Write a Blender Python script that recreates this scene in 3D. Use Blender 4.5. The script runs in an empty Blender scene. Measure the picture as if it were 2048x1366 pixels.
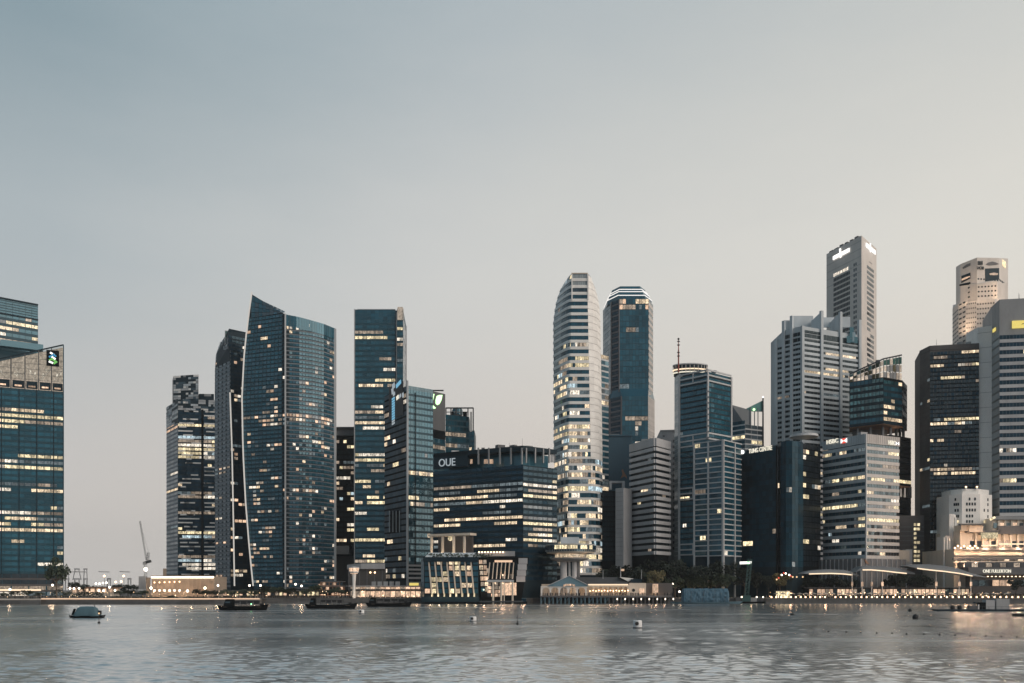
import bpy, bmesh, math, random
from mathutils import Vector, noise as mnoise
R = math.radians
rnd = random.Random(11)
scene = bpy.context.scene
col = scene.collection

# ------------------------------------------------------------------ camera
F, CX, HZ, EYE = 1763.0, 1024.0, 1178.0, 8.2        # focal length in photo pixels, centre column, horizon row, eye height
cam = bpy.data.cameras.new('camera'); camo = bpy.data.objects.new('camera', cam); col.objects.link(camo)
camo.location = (0, 0, EYE); camo.rotation_euler = (R(90), 0, 0)
cam.sensor_width = 36; cam.lens = F / 2048 * 36; cam.shift_y = (HZ - 683) / 2048
cam.clip_start = 1; cam.clip_end = 30000
scene.camera = camo

# ------------------------------------------------------------------ dusk sky
world = bpy.data.worlds.new('World'); scene.world = world; world.use_nodes = True
wn, wl = world.node_tree.nodes, world.node_tree.links
wn.clear()
def W(t, **k):
    n = wn.new(t)
    for a, v in k.items(): setattr(n, a, v)
    return n
def srgb(r, g, b):
    return tuple(((c / 255) / 12.92 if c / 255 <= .04045 else ((c / 255 + .055) / 1.055) ** 2.4) for c in (r, g, b))
tc = W('ShaderNodeTexCoord')
dot = W('ShaderNodeVectorMath', operation='DOT_PRODUCT'); S = Vector((.78, .62, .05)).normalized(); dot.inputs[1].default_value = S
wl.new(tc.outputs['Generated'], dot.inputs[0])
mp = W('ShaderNodeMapRange'); mp.inputs[1].default_value = -1; mp.inputs[2].default_value = 1
wl.new(dot.outputs['Value'], mp.inputs[0])
cl = W('ShaderNodeTexNoise'); cl.inputs['Scale'].default_value = 2.2; cl.inputs['Detail'].default_value = 7; cl.inputs['Roughness'].default_value = .6
mpc = W('ShaderNodeMapping'); mpc.inputs['Scale'].default_value = (1, 1, 3.2); mpc.inputs['Rotation'].default_value = (0, R(24), 0)
wl.new(tc.outputs['Generated'], mpc.inputs[0]); wl.new(mpc.outputs[0], cl.inputs['Vector'])
clm = W('ShaderNodeMath', operation='MULTIPLY_ADD'); clm.inputs[1].default_value = .13; clm.inputs[2].default_value = -.065
wl.new(cl.outputs['Fac'], clm.inputs[0])
add = W('ShaderNodeMath', operation='ADD'); wl.new(mp.outputs[0], add.inputs[0]); wl.new(clm.outputs[0], add.inputs[1])
def ramp(stops):
    r = W('ShaderNodeValToRGB'); e = r.color_ramp.elements
    while len(e) < len(stops): e.new(.5)
    for el, (p, c) in zip(e, stops): el.position = p; el.color = (*srgb(*c), 1)
    wl.new(add.outputs[0], r.inputs[0]); return r
low = ramp([(.0, (162, 169, 176)), (.3, (172, 175, 179)), (.6, (208, 203, 198)), (.80, (212, 203, 195)), (.94, (222, 208, 194)), (1, (230, 213, 196))])
mid = ramp([(.0, (148, 163, 173)), (.3, (150, 165, 174)), (.6, (177, 186, 190)), (.77, (206, 207, 205)), (.94, (224, 221, 213)), (1, (228, 223, 213))])
high = ramp([(.0, (116, 141, 155)), (.3, (114, 139, 152)), (.58, (126, 149, 160)), (.68, (154, 170, 178)), (.77, (175, 185, 190)), (.92, (198, 201, 199)), (1, (206, 207, 204))])
sep = W('ShaderNodeSeparateXYZ'); wl.new(tc.outputs['Generated'], sep.inputs[0])
def level(a0, a1, A_, B_):
    mz = W('ShaderNodeMapRange', interpolation_type='SMOOTHSTEP'); mz.inputs[1].default_value = a0; mz.inputs[2].default_value = a1
    wl.new(sep.outputs['Z'], mz.inputs[0]); mx = W('ShaderNodeMix', data_type='RGBA')
    wl.new(mz.outputs[0], mx.inputs['Factor']); wl.new(A_, mx.inputs['A']); wl.new(B_, mx.inputs['B']); return mx.outputs['Result']
sky = level(.31, .60, level(.05, .36, low.outputs[0], mid.outputs[0]), high.outputs[0])
bg = W('ShaderNodeBackground'); bg.inputs[1].default_value = 1.0
wo = W('ShaderNodeOutputWorld'); wl.new(sky, bg.inputs[0]); wl.new(bg.outputs[0], wo.inputs[0])

# the last light of the set sun, from the right
sun = bpy.data.lights.new('sun', 'SUN'); suno = bpy.data.objects.new('sun', sun); col.objects.link(suno)
sun.energy = 2.3; sun.angle = R(60); sun.color = (1, .86, .74)
suno.rotation_euler = Vector((-.74, .50, -.40)).to_track_quat('-Z', 'Y').to_euler()

scene.view_settings.view_transform = 'Standard'; scene.view_settings.look = 'None'
scene.view_settings.exposure = 0; scene.view_settings.gamma = 1
scene.render.engine = 'CYCLES'
scene.cycles.use_denoising = True; scene.cycles.max_bounces = 5; scene.cycles.diffuse_bounces = 2
scene.cycles.glossy_bounces = 3; scene.cycles.transmission_bounces = 2; scene.cycles.sample_clamp_indirect = 4
scene.cycles.caustics_reflective = False; scene.cycles.caustics_refractive = False

# ------------------------------------------------------------------ materials
MATS = {}
def newmat(name):
    m = bpy.data.materials.new(name); m.use_nodes = True; m.node_tree.nodes.clear(); MATS[name] = m
    return m, m.node_tree.nodes, m.node_tree.links
def rand_value(N, L):
    a = N.new('ShaderNodeObjectInfo'); g = N.new('ShaderNodeNewGeometry')
    s = N.new('ShaderNodeMath'); s.operation = 'ADD'; f = N.new('ShaderNodeMath'); f.operation = 'FRACT'
    L.new(a.outputs['Random'], s.inputs[0]); L.new(g.outputs['Random Per Island'], s.inputs[1]); L.new(s.outputs[0], f.inputs[0])
    return f.outputs[0], g
def solid(name, c, rough=.7, metal=0, var=.25, scale=.15, ior=1.45, bump=0):
    """weathered solid: large soft stains plus piece-to-piece variation"""
    m, N, L = newmat(name)
    o = N.new('ShaderNodeOutputMaterial'); p = N.new('ShaderNodeBsdfPrincipled'); L.new(p.outputs[0], o.inputs[0])
    p.inputs['Roughness'].default_value = rough; p.inputs['Metallic'].default_value = metal; p.inputs['IOR'].default_value = ior
    rv, g = rand_value(N, L)
    t = N.new('ShaderNodeTexNoise'); t.inputs['Scale'].default_value = scale; t.inputs['Detail'].default_value = 6
    t.inputs['Roughness'].default_value = .65
    mpn = N.new('ShaderNodeMapping'); mpn.inputs['Scale'].default_value = (1, 1, .35)
    L.new(g.outputs['Position'], mpn.inputs[0]); L.new(mpn.outputs[0], t.inputs['Vector'])
    a = N.new('ShaderNodeMath'); a.operation = 'MULTIPLY_ADD'; a.inputs[1].default_value = .35; L.new(rv, a.inputs[0]); L.new(t.outputs['Fac'], a.inputs[2])
    r = N.new('ShaderNodeMapRange'); r.inputs[1].default_value = .3; r.inputs[2].default_value = 1.05
    r.inputs[3].default_value = 1 - var; r.inputs[4].default_value = 1 + var; L.new(a.outputs[0], r.inputs[0])
    mu = N.new('ShaderNodeVectorMath'); mu.operation = 'SCALE'; mu.inputs[0].default_value = c; L.new(r.outputs[0], mu.inputs['Scale'])
    L.new(mu.outputs[0], p.inputs['Base Color'])
    if bump:
        b = N.new('ShaderNodeBump'); b.inputs['Strength'].default_value = bump; b.inputs['Distance'].default_value = .3
        t2 = N.new('ShaderNodeTexNoise'); t2.inputs['Scale'].default_value = 1.2; L.new(g.outputs['Position'], t2.inputs['Vector'])
        L.new(t2.outputs['Fac'], b.inputs['Height']); L.new(b.outputs[0], p.inputs['Normal'])
    return m
def glass(name, c, rough=.1, ior=1.7, var=.6):
    m, N, L = newmat(name)
    o = N.new('ShaderNodeOutputMaterial'); p = N.new('ShaderNodeBsdfPrincipled'); L.new(p.outputs[0], o.inputs[0])
    p.inputs['Roughness'].default_value = rough; p.inputs['IOR'].default_value = ior
    p.inputs['Specular Tint'].default_value = (.55, .86, 1, 1)
    rv, g = rand_value(N, L)
    t = N.new('ShaderNodeTexNoise'); t.inputs['Scale'].default_value = .05; t.inputs['Detail'].default_value = 3
    L.new(g.outputs['Position'], t.inputs['Vector'])
    a = N.new('ShaderNodeMath'); a.operation = 'MULTIPLY_ADD'; a.inputs[1].default_value = .5; L.new(rv, a.inputs[0]); L.new(t.outputs['Fac'], a.inputs[2])
    r = N.new('ShaderNodeMapRange'); r.inputs[1].default_value = .3; r.inputs[2].default_value = 1.2
    r.inputs[3].default_value = 1 - var; r.inputs[4].default_value = 1 + var; L.new(a.outputs[0], r.inputs[0])
    mu = N.new('ShaderNodeVectorMath'); mu.operation = 'SCALE'; mu.inputs[0].default_value = c; L.new(r.outputs[0], mu.inputs['Scale'])
    L.new(mu.outputs[0], p.inputs['Base Color'])
    b = N.new('ShaderNodeBump'); b.inputs['Strength'].default_value = .12; b.inputs['Distance'].default_value = .4
    t2 = N.new('ShaderNodeTexNoise'); t2.inputs['Scale'].default_value = .3; L.new(g.outputs['Position'], t2.inputs['Vector'])
    L.new(t2.outputs['Fac'], b.inputs['Height'])
    wnz = N.new('ShaderNodeTexWhiteNoise'); wnz.noise_dimensions = '1D'; L.new(rv, wnz.inputs['W'])
    su = N.new('ShaderNodeVectorMath'); su.operation = 'MULTIPLY_ADD'; su.inputs[1].default_value = (.09, .09, .09); su.inputs[2].default_value = (-.045, -.045, -.045); L.new(wnz.outputs['Color'], su.inputs[0])
    ad = N.new('ShaderNodeVectorMath'); ad.operation = 'ADD'; L.new(b.outputs[0], ad.inputs[0]); L.new(su.outputs[0], ad.inputs[1])
    no = N.new('ShaderNodeVectorMath'); no.operation = 'NORMALIZE'; L.new(ad.outputs[0], no.inputs[0]); L.new(no.outputs[0], p.inputs['Normal'])
    return m
def lit(name, c, s, lo=.12, hi=1.6, scale=.9):
    """a lit room seen through a window: ceiling lights, partitions and blinds vary the glow"""
    m, N, L = newmat(name)
    o = N.new('ShaderNodeOutputMaterial'); e = N.new('ShaderNodeEmission')
    rv, g = rand_value(N, L)
    mpn = N.new('ShaderNodeMapping'); mpn.inputs['Scale'].default_value = (1, 1, .7)
    L.new(g.outputs['Position'], mpn.inputs[0])
    t = N.new('ShaderNodeTexNoise'); t.inputs['Scale'].default_value = scale; t.inputs['Detail'].default_value = 4; t.inputs['Roughness'].default_value = .75
    L.new(mpn.outputs[0], t.inputs['Vector'])
    r = N.new('ShaderNodeMapRange'); r.inputs[1].default_value = .33; r.inputs[2].default_value = .68
    r.inputs[3].default_value = lo; r.inputs[4].default_value = hi; L.new(t.outputs['Fac'], r.inputs[0])
    k = N.new('ShaderNodeMapRange'); k.inputs[3].default_value = .5 * s; k.inputs[4].default_value = 1.6 * s; L.new(rv, k.inputs[0])
    mu = N.new('ShaderNodeMath'); mu.operation = 'MULTIPLY'; L.new(r.outputs[0], mu.inputs[0]); L.new(k.outputs[0], mu.inputs[1])
    dt = N.new('ShaderNodeVectorMath'); dt.operation = 'DOT_PRODUCT'; dt.inputs[1].default_value = (3.6, 2.3, 0); L.new(g.outputs['Position'], dt.inputs[0])
    si = N.new('ShaderNodeMath'); si.operation = 'SINE'; L.new(dt.outputs['Value'], si.inputs[0]); ab = N.new('ShaderNodeMath'); ab.operation = 'ABSOLUTE'; L.new(si.outputs[0], ab.inputs[0])
    ml = N.new('ShaderNodeMapRange'); ml.inputs[1].default_value = .08; ml.inputs[2].default_value = .45; ml.inputs[3].default_value = .35; ml.inputs[4].default_value = 1.1; L.new(ab.outputs[0], ml.inputs[0])
    m2 = N.new('ShaderNodeMath'); m2.operation = 'MULTIPLY'; L.new(mu.outputs[0], m2.inputs[0]); L.new(ml.outputs[0], m2.inputs[1])
    e.inputs[0].default_value = (*c, 1); L.new(m2.outputs[0], e.inputs[1])
    gl = N.new('ShaderNodeBsdfGlossy'); gl.inputs[0].default_value = (.06, .06, .06, 1); gl.inputs['Roughness'].default_value = .1
    ad = N.new('ShaderNodeAddShader'); L.new(e.outputs[0], ad.inputs[0]); L.new(gl.outputs[0], ad.inputs[1]); L.new(ad.outputs[0], o.inputs[0])
    return m
def clear(name, c, k):
    m, N, L = newmat(name)
    o = N.new('ShaderNodeOutputMaterial'); tr = N.new('ShaderNodeBsdfTransparent'); tr.inputs[0].default_value = (*c, 1); gl = N.new('ShaderNodeBsdfGlossy'); gl.inputs['Roughness'].default_value = .08
    mx = N.new('ShaderNodeMixShader'); mx.inputs[0].default_value = k; L.new(tr.outputs[0], mx.inputs[1]); L.new(gl.outputs[0], mx.inputs[2]); L.new(mx.outputs[0], o.inputs[0]); return m
def emit(name, c, s):
    m, N, L = newmat(name)
    o = N.new('ShaderNodeOutputMaterial'); e = N.new('ShaderNodeEmission'); e.inputs[0].default_value = (*c, 1); e.inputs[1].default_value = s
    L.new(e.outputs[0], o.inputs[0]); return m

glass('glass_teal', (.016, .074, .106)); glass('glass_deep', (.010, .056, .085)); glass('glass_navy', (.008, .028, .048), .14, 1.42); glass('glass_ink', (.009, .036, .056), .3, 1.28)
glass('glass_black', (.005, .009, .013), .3, 1.3); glass('glass_grey', (.045, .062, .075)); glass('glass_blue', (.03, .085, .115), .2)
glass('glass_brown', (.022, .020, .021)); glass('glass_sail', (.035, .088, .125)); glass('glass_green', (.05, .13, .11), .3)
clear('glass_clear', (.82, .84, .82), .05)
glass('glass_pale', (.30, .33, .34), .15, 1.5, .25)
solid('frame_dark', (.012, .026, .036), .5, ior=1.2); solid('frame_teal', (.016, .056, .078), .4, ior=1.3); solid('frame_black', (.007, .009, .011), .85, ior=1.1)
solid('frame_grey', (.14, .16, .18), .5); solid('metal_pale', (.42, .43, .44), .4); solid('steel_dark', (.05, .055, .06), .45)
solid('concrete', (.42, .42, .43), .8); solid('concrete_dark', (.13, .13, .135), .8); solid('concrete_blue', (.46, .50, .525), .75)
solid('concrete_warm', (.55, .51, .48), .8); solid('concrete_brown', (.085, .078, .076), .8); solid('white_clad', (.78, .755, .72), .5, var=.15)
solid('cream', (.62, .54, .45), .75); solid('granite', (.54, .50, .465), .7); solid('brown_granite', (.16, .14, .145), .7)
solid('blue_paint', (.045, .105, .15), .6, var=.15); solid('slate', (.07, .073, .078), .8); solid('roof_blue', (.12, .21, .26), .6)
solid('grey_panel', (.28, .285, .29), .6); solid('paving', (.12, .11, .10), .9, scale=.4); solid('quay_stone', (.10, .10, .10), .9, scale=.5, var=.4)
solid('sandstone', (.34, .27, .21), .8); solid('canopy_grey', (.17, .185, .20), .6); solid('coping', (.50, .45, .40), .8); solid('earth', (.05, .055, .05), .95, scale=.02, var=.4)
solid('leaf_dark', (.018, .026, .018), .8, var=.6, scale=1.5); solid('leaf_mid', (.032, .045, .026), .8, var=.6, scale=1.5)
solid('leaf_gold', (.12, .10, .045), .8, var=.6, scale=1.5); solid('bark', (.06, .05, .042), .9)
solid('hull_black', (.008, .009, .010), .9, ior=1.15); solid('deck_wood', (.09, .07, .055), .8); solid('tarp_blue', (.055, .13, .19), .7, var=.5, scale=.9, bump=.6)
solid('tarp_teal', (.07, .135, .165), .6, var=.2, scale=.8); solid('buoy_white', (.7, .7, .7), .4); solid('rubber', (.012, .012, .013), .6)
solid('crane_green', (.02, .075, .075), .5); solid('cloth_dark', (.02, .021, .024), .9, var=.6, scale=3); solid('cloth_pale', (.3, .27, .24), .9, var=.5, scale=3)
solid('far_grey', (.26, .26, .27), .8); solid('red_paint', (.3, .07, .05), .6); solid('terracotta', (.30, .17, .11), .8)
lit('lit_warm', (1, .77, .51), .95); lit('lit_yellow', (1, .82, .50), .95); lit('lit_pale', (1, .88, .72), .95)
lit('lit_dim', (1, .78, .58), .36, .15, 1.4); lit('lit_faint', (.62, .78, .84), .16, .2, 1.5); lit('lit_cool', (.72, .92, 1), .75); lit('lit_teal', (.12, .34, .38), .14)
lit('lit_screen', (.86, .70, .55), .62, .4, 1.4, .9); lit('lit_peach', (1, .66, .44), .85, .4, 1.4)
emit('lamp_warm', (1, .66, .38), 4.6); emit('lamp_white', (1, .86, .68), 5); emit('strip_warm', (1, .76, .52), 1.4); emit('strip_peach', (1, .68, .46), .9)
emit('sign_white', (1, .98, .94), 1.6); emit('sign_soft', (1, .93, .76), .95); emit('sign_pale', (.62, .70, .75), .55); emit('sign_green', (.55, 1, .45), 2.4)
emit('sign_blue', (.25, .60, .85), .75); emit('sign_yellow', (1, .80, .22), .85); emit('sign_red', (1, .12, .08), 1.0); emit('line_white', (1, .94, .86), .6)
emit('crown_white', (1, .96, .92), 1.1); emit('sign_teal', (.20, .40, .46), .26); emit('logo_green', (.22, .62, .15), .9); emit('logo_blue', (.08, .36, .62), .8)
emit('lamp_green', (.3, 1, .4), 5); emit('sign_amber', (1, .66, .36), 1.2)

# water surface: the waves are real geometry, the bump only carries the finest ripples
m, N, L = newmat('water')
o = N.new('ShaderNodeOutputMaterial'); p = N.new('ShaderNodeBsdfPrincipled')
p.inputs['Base Color'].default_value = (.055, .075, .088, 1); p.inputs['IOR'].default_value = 1.5
g = N.new('ShaderNodeNewGeometry')
def wnoise(sx, sy, sc, det=3, ro=.55):
    mm = N.new('ShaderNodeMapping'); mm.inputs['Scale'].default_value = (sx, sy, 1); L.new(g.outputs['Position'], mm.inputs[0])
    t = N.new('ShaderNodeTexNoise'); t.inputs['Scale'].default_value = sc; t.inputs['Detail'].default_value = det; t.inputs['Roughness'].default_value = ro
    L.new(mm.outputs[0], t.inputs['Vector']); return t.outputs['Fac']
big = wnoise(.3, 1, .04, 3)
pr = N.new('ShaderNodeMapRange'); pr.inputs[1].default_value = .35; pr.inputs[2].default_value = .65; pr.inputs[3].default_value = .17; pr.inputs[4].default_value = .28
L.new(big, pr.inputs[0]); L.new(pr.outputs[0], p.inputs['Roughness'])
b1 = N.new('ShaderNodeBump'); b1.inputs['Distance'].default_value = .06; b1.inputs['Strength'].default_value = .6; L.new(wnoise(.5, 1, 1.6, 4), b1.inputs['Height'])
L.new(b1.outputs[0], p.inputs['Normal'])
gw = N.new('ShaderNodeBsdfGlossy'); gw.inputs[0].default_value = (.91, .91, .905, 1); L.new(pr.outputs[0], gw.inputs['Roughness']); L.new(b1.outputs[0], gw.inputs['Normal'])
mxw = N.new('ShaderNodeMixShader'); mxw.inputs[0].default_value = .76; L.new(p.outputs[0], mxw.inputs[1]); L.new(gw.outputs[0], mxw.inputs[2]); L.new(mxw.outputs[0], o.inputs[0])

# ------------------------------------------------------------------ helpers
def PX(px, Y): return (px - CX) / F * Y
def PZ(py, Y): return EYE + (HZ - py) / F * Y
def pt(px, Y): return Vector((PX(px, Y), Y))
def py_of(z, Y): return HZ - (z - EYE) * F / Y
GZ = 3.0                                                            # promenade level above the water

class MB:
    def __init__(s): s.v = []; s.f = []; s.m = []
    def face(s, pts, m=0):
        i = len(s.v); s.v += [tuple(p) for p in pts]; s.f.append(tuple(range(i, i + len(pts)))); s.m.append(m)
    def box(s, c, d, rz=0, m=0, rot=None):
        i = len(s.v); ca, sa = math.cos(rz), math.sin(rz)
        for z in (-.5, .5):
            for x, y in ((-.5, -.5), (.5, -.5), (.5, .5), (-.5, .5)):
                q = Vector((x * d[0], y * d[1], z * d[2]))
                q = rot @ q if rot is not None else Vector((q.x * ca - q.y * sa, q.x * sa + q.y * ca, q.z))
                s.v.append((c[0] + q.x, c[1] + q.y, c[2] + q.z))
        for f in ((3, 2, 1, 0), (4, 5, 6, 7), (0, 1, 5, 4), (1, 2, 6, 5), (2, 3, 7, 6), (3, 0, 4, 7)):
            s.f.append(tuple(i + k for k in f)); s.m.append(m)
        return s
    def prism(s, poly, z0, z1, m=0, mtop=None):
        n = len(poly); i = len(s.v)
        zz0 = z0 if isinstance(z0, (list, tuple)) else [z0] * n; zz1 = z1 if isinstance(z1, (list, tuple)) else [z1] * n
        s.v += [(p[0], p[1], z) for p, z in zip(poly, zz0)] + [(p[0], p[1], z) for p, z in zip(poly, zz1)]
        for k in range(n):
            j = (k + 1) % n; s.f.append((i + k, i + j, i + n + j, i + n + k)); s.m.append(m)
        s.f.append(tuple(range(i + n, i + 2 * n))); s.m.append(m if mtop is None else mtop)
        s.f.append(tuple(range(i + n - 1, i - 1, -1))); s.m.append(m)
        return s
    def loft(s, rings, m=0, cap=True):
        i = len(s.v); n = len(rings[0])
        for r in rings: s.v += [tuple(p) for p in r]
        for a in range(len(rings) - 1):
            for k in range(n):
                j = (k + 1) % n; s.f.append((i + a * n + k, i + a * n + j, i + (a + 1) * n + j, i + (a + 1) * n + k)); s.m.append(m)
        if cap:
            s.f.append(tuple(i + k for k in range(n - 1, -1, -1))); s.m.append(m)
            e = i + (len(rings) - 1) * n; s.f.append(tuple(e + k for k in range(n))); s.m.append(m)
        return s
    def tube(s, p, q, r0, r1=None, n=8, m=0):
        p, q = Vector(p), Vector(q); r1 = r0 if r1 is None else r1; d = (q - p)
        u = d.orthogonal().normalized(); w = d.normalized().cross(u)
        rg = []
        for c, r in ((p, r0), (q, r1)):
            rg.append([c + (u * math.cos(2 * math.pi * k / n) + w * math.sin(2 * math.pi * k / n)) * r for k in range(n)])
        return s.loft(rg, m)
    def lathe(s, c, prof, n=24, m=0, sy=1.0):
        rg = []
        for r, z in prof:
            rg.append([(c[0] + r * math.cos(2 * math.pi * k / n), c[1] + sy * r * math.sin(2 * math.pi * k / n), c[2] + z) for k in range(n)])
        return s.loft(rg, m)
    def ball(s, c, r, n=10, m=0):
        return s.lathe(c, [(max(.02 * r, r * math.sin(math.pi * k / 6)), -r * math.cos(math.pi * k / 6)) for k in range(7)], n, m)
    def mesh(s, name, mats):
        me = bpy.data.meshes.new(name); me.from_pydata(s.v, [], s.f)
        for k in ([mats] if isinstance(mats, str) else mats): me.materials.append(MATS[k])
        if any(s.m): me.polygons.foreach_set('material_index', s.m)
        me.update(); return me

CUBES = {}
def cube_mesh(mat):
    if mat not in CUBES: CUBES[mat] = MB().box((0, 0, 0), (1, 1, 1)).mesh('block_' + mat, mat)
    return CUBES[mat]

def props(o, label=None, cat=None, group=None, kind=None):
    if label: o['label'] = label
    if cat: o['category'] = cat
    if group: o['group'] = group
    if kind: o['kind'] = kind
    return o
def link(name, data, loc=(0, 0, 0), parent=None, rot=None, scale=None):
    o = bpy.data.objects.new(name, data); col.objects.link(o); o.location = loc
    if rot is not None: o.rotation_euler = rot
    if scale is not None: o.scale = scale
    if parent is not None: o.parent = parent
    return o
def copy_tree(o, loc, rz=None, label=None, scale=None):
    def cp(a, par):
        c = a.copy(); col.objects.link(c); c.parent = par
        for ch in kids.get(a, ()): cp(ch, c)
        return c
    kids = {}
    todo = [o]
    while todo:
        a = todo.pop(); kids[a] = list(a.children); todo += kids[a]
    c = cp(o, None); c.location = loc
    if rz is not None: c.rotation_euler = (0, 0, rz)
    if label: c['label'] = label
    if scale is not None: c.scale = (scale,) * 3
    return c

class Thing:
    """an Empty at the base of a thing, with its parts as children given in world coordinates"""
    def __init__(s, name, label, cat, base, group=None):
        s.o = Vector(base); s.e = link(name, None, s.o); s.e.empty_display_size = .5; props(s.e, label, cat, group); s.p = []; s.cap = 300
    def box(s, name, mat, c, d, rz=0, par=None, rot=None):
        return link(name, cube_mesh(mat), Vector(c) - s.o if par is None else Vector(c) - s.o - par.location, par or s.e, rot if rot is not None else (0, 0, rz), d)
    def mesh(s, name, mb, mats, par=None, kind=None, label=None):
        me = mb.mesh(name, mats); off = s.o if par is None else s.o + par.location
        me.transform(__import__('mathutils').Matrix.Translation(-off))
        o = link(name, me, (0, 0, 0), par or s.e)
        return props(o, label, None, None, kind)
    def text(s, name, txt, c, rz, h, mat, w=None, par=None, shear=0):
        cu = bpy.data.curves.new(name, 'FONT'); cu.body = txt; cu.align_x = 'CENTER'; cu.align_y = 'CENTER'; cu.extrude = .06; cu.size = 1; cu.shear = shear
        t = bpy.data.objects.new(name, cu); col.objects.link(t); bpy.context.view_layer.update()
        me = bpy.data.meshes.new_from_object(t); bpy.data.objects.remove(t)
        xs = [v.co.x for v in me.vertices]; ys = [v.co.y for v in me.vertices]
        k = h / (max(ys) - min(ys)); kx = (w / (max(xs) - min(xs))) if w else k
        me.materials.clear(); me.materials.append(MATS[mat])
        return link(name, me, Vector(c) - s.o - (par.location if par else Vector()), par or s.e, (R(90), 0, rz), (kx, k, 4))
    def pane(s, c, d, rz, mat, islit, name='window'): s.p.append((islit, d[0] * d[2], c, d, rz, mat, name))
    def flush(s):
        s.p.sort(key=lambda t: (-int(t[0]), -t[1]))
        for t in s.p[:s.cap]: s.box(t[6], t[5], t[2], t[3], t[4])
        rest = s.p[s.cap:]
        if rest:
            mb = MB(); names = []
            for t in rest:
                if t[5] not in names: names.append(t[5])
                mb.box(t[2], t[3], t[4], names.index(t[5]))
            s.mesh('window_glazing', mb, names, kind='stuff')
        s.p = []

WARM = (('lit_warm', .5), ('lit_yellow', .28), ('lit_dim', .5), ('lit_pale', .3), ('lit_faint', .45), ('lit_cool', .1))
YEL = (('lit_yellow', .6), ('lit_warm', .3), ('lit_dim', .35), ('lit_pale', .3), ('lit_faint', .35), ('lit_cool', .08))
PEACH = (('lit_peach', .6), ('lit_pale', .3), ('lit_dim', .5), ('lit_faint', .7), ('lit_warm', .2))
def pick(ws):
    t = rnd.random() * sum(w for _, w in ws)
    for k, w in ws:
        t -= w
        if t <= 0: return k
    return ws[-1][0]
def face_axes(P, Q):
    d = (Q - P); L = d.length; d = d / L
    return d, Vector((d.y, -d.x)), L, math.atan2(d.y, d.x)
def facade(b, P, Q, z0, z1, nf, nb, slab=.3, slabmat=None, out=.2, slabt=.5, glass='glass_teal', lits=WARM, p0=.05, rows=(), run=.72,
           gap=.25, fill=1.0, skip=None, pin=.04, floorvar=True, name='window', slabname='floor_slab', slab_over=0, ends=(0, 0), alt=None):
    """one face: per storey a spandrel and a row of panes; rows = (photo row top, bottom, share of lit panes)"""
    d, n, Lf, rz = face_axes(P, Q); pitch = (z1 - z0) / nf; Ym = (P.y + Q.y) / 2
    bw = (Lf - ends[0] - ends[1]) / nb; hg = pitch * (1 - slab)
    for i in range(nf):
        zb = z0 + i * pitch; zc = zb + pitch * slab + hg / 2
        if slabmat and slab > 0:
            c = (P + Q) / 2 + n * (out - slabt / 2)
            b.box(slabname, slabmat, (c.x, c.y, zb + pitch * slab / 2), (Lf + slab_over, slabt, pitch * slab * .98), rz)
        yy = py_of(zc, Ym); pf = p0; special = False
        for (ya, yb, pr) in rows:
            if ya <= yy <= yb: pf = pr; special = True
        if floorvar and not special: pf *= rnd.choice((0, .3, 1, 2.2))
        st = rnd.random() < pf; km = pick(lits)
        for j in range(nb):
            if rnd.random() > run: st = rnd.random() < pf; km = pick(lits)
            if special and pf < .99 and rnd.random() < .12: st = rnd.random() < pf
            q = P + d * (ends[0] + (j + .5) * bw)
            if skip and skip(q.x / q.y * F + CX, py_of(zc, q.y), i, j): continue
            c = q + n * pin
            mt = km if st else (alt if alt and rnd.random() < .25 else glass)
            b.pane((c.x, c.y, zc), (max(.2, bw - gap), .12, hg * fill * (.92 if st else 1)), rz, mt, st, name)
def fins(b, P, Q, z0, z1, ks, w, dep, mat, name='mullion', out=None):
    d, n, Lf, rz = face_axes(P, Q)
    for k in ks:
        c = P + d * (Lf * k) + n * ((dep / 2 - .05) if out is None else out)
        b.box(name, mat, (c.x, c.y, (z0 + z1) / 2), (w, dep, z1 - z0), rz)
def rails(b, P, Q, zs, h, dep, mat, name='beam', over=0):
    d, n, Lf, rz = face_axes(P, Q); c = (P + Q) / 2 + n * (dep / 2 - .03)
    for z in zs: b.box(name, mat, (c.x, c.y, z), (Lf + over, dep, h), rz)
def para(L, C, Rr): return [L, C, Rr, L + Rr - C]
def onface(P, Q, px, out=0.0):
    """the point of the face line P-Q that stands at photo column px"""
    k = (px - CX) / F; d = Q - P
    t = (k * P.y - P.x) / (d.x - k * d.y); n = face_axes(P, Q)[1]
    return P + d * t + n * out
def roof_clutter(b, poly, z, n, seed=1, mast=0):
    """plant boxes, a rail and thin masts standing on a flat roof"""
    r = random.Random(seed); cc = sum((Vector(p_) for p_ in poly), Vector((0, 0))) / len(poly)
    for k in range(n):
        q = cc + (Vector(poly[r.randrange(len(poly))]) - cc) * r.uniform(.1, .7); h = r.uniform(1.0, 3.2)
        b.box('roof_unit', r.choice(('grey_panel', 'concrete_dark', 'steel_dark', 'metal_pale')), (q.x, q.y, z + h / 2), (r.uniform(1.5, 5), r.uniform(1.5, 4), h), r.uniform(0, 1.5))
    for k in range(mast):
        q = cc + (Vector(poly[r.randrange(len(poly))]) - cc) * r.uniform(.2, .8); b.mesh('roof_mast', MB().tube((q.x, q.y, z), (q.x, q.y, z + r.uniform(4, 8)), .14, .06, 5), 'steel_dark')
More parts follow.
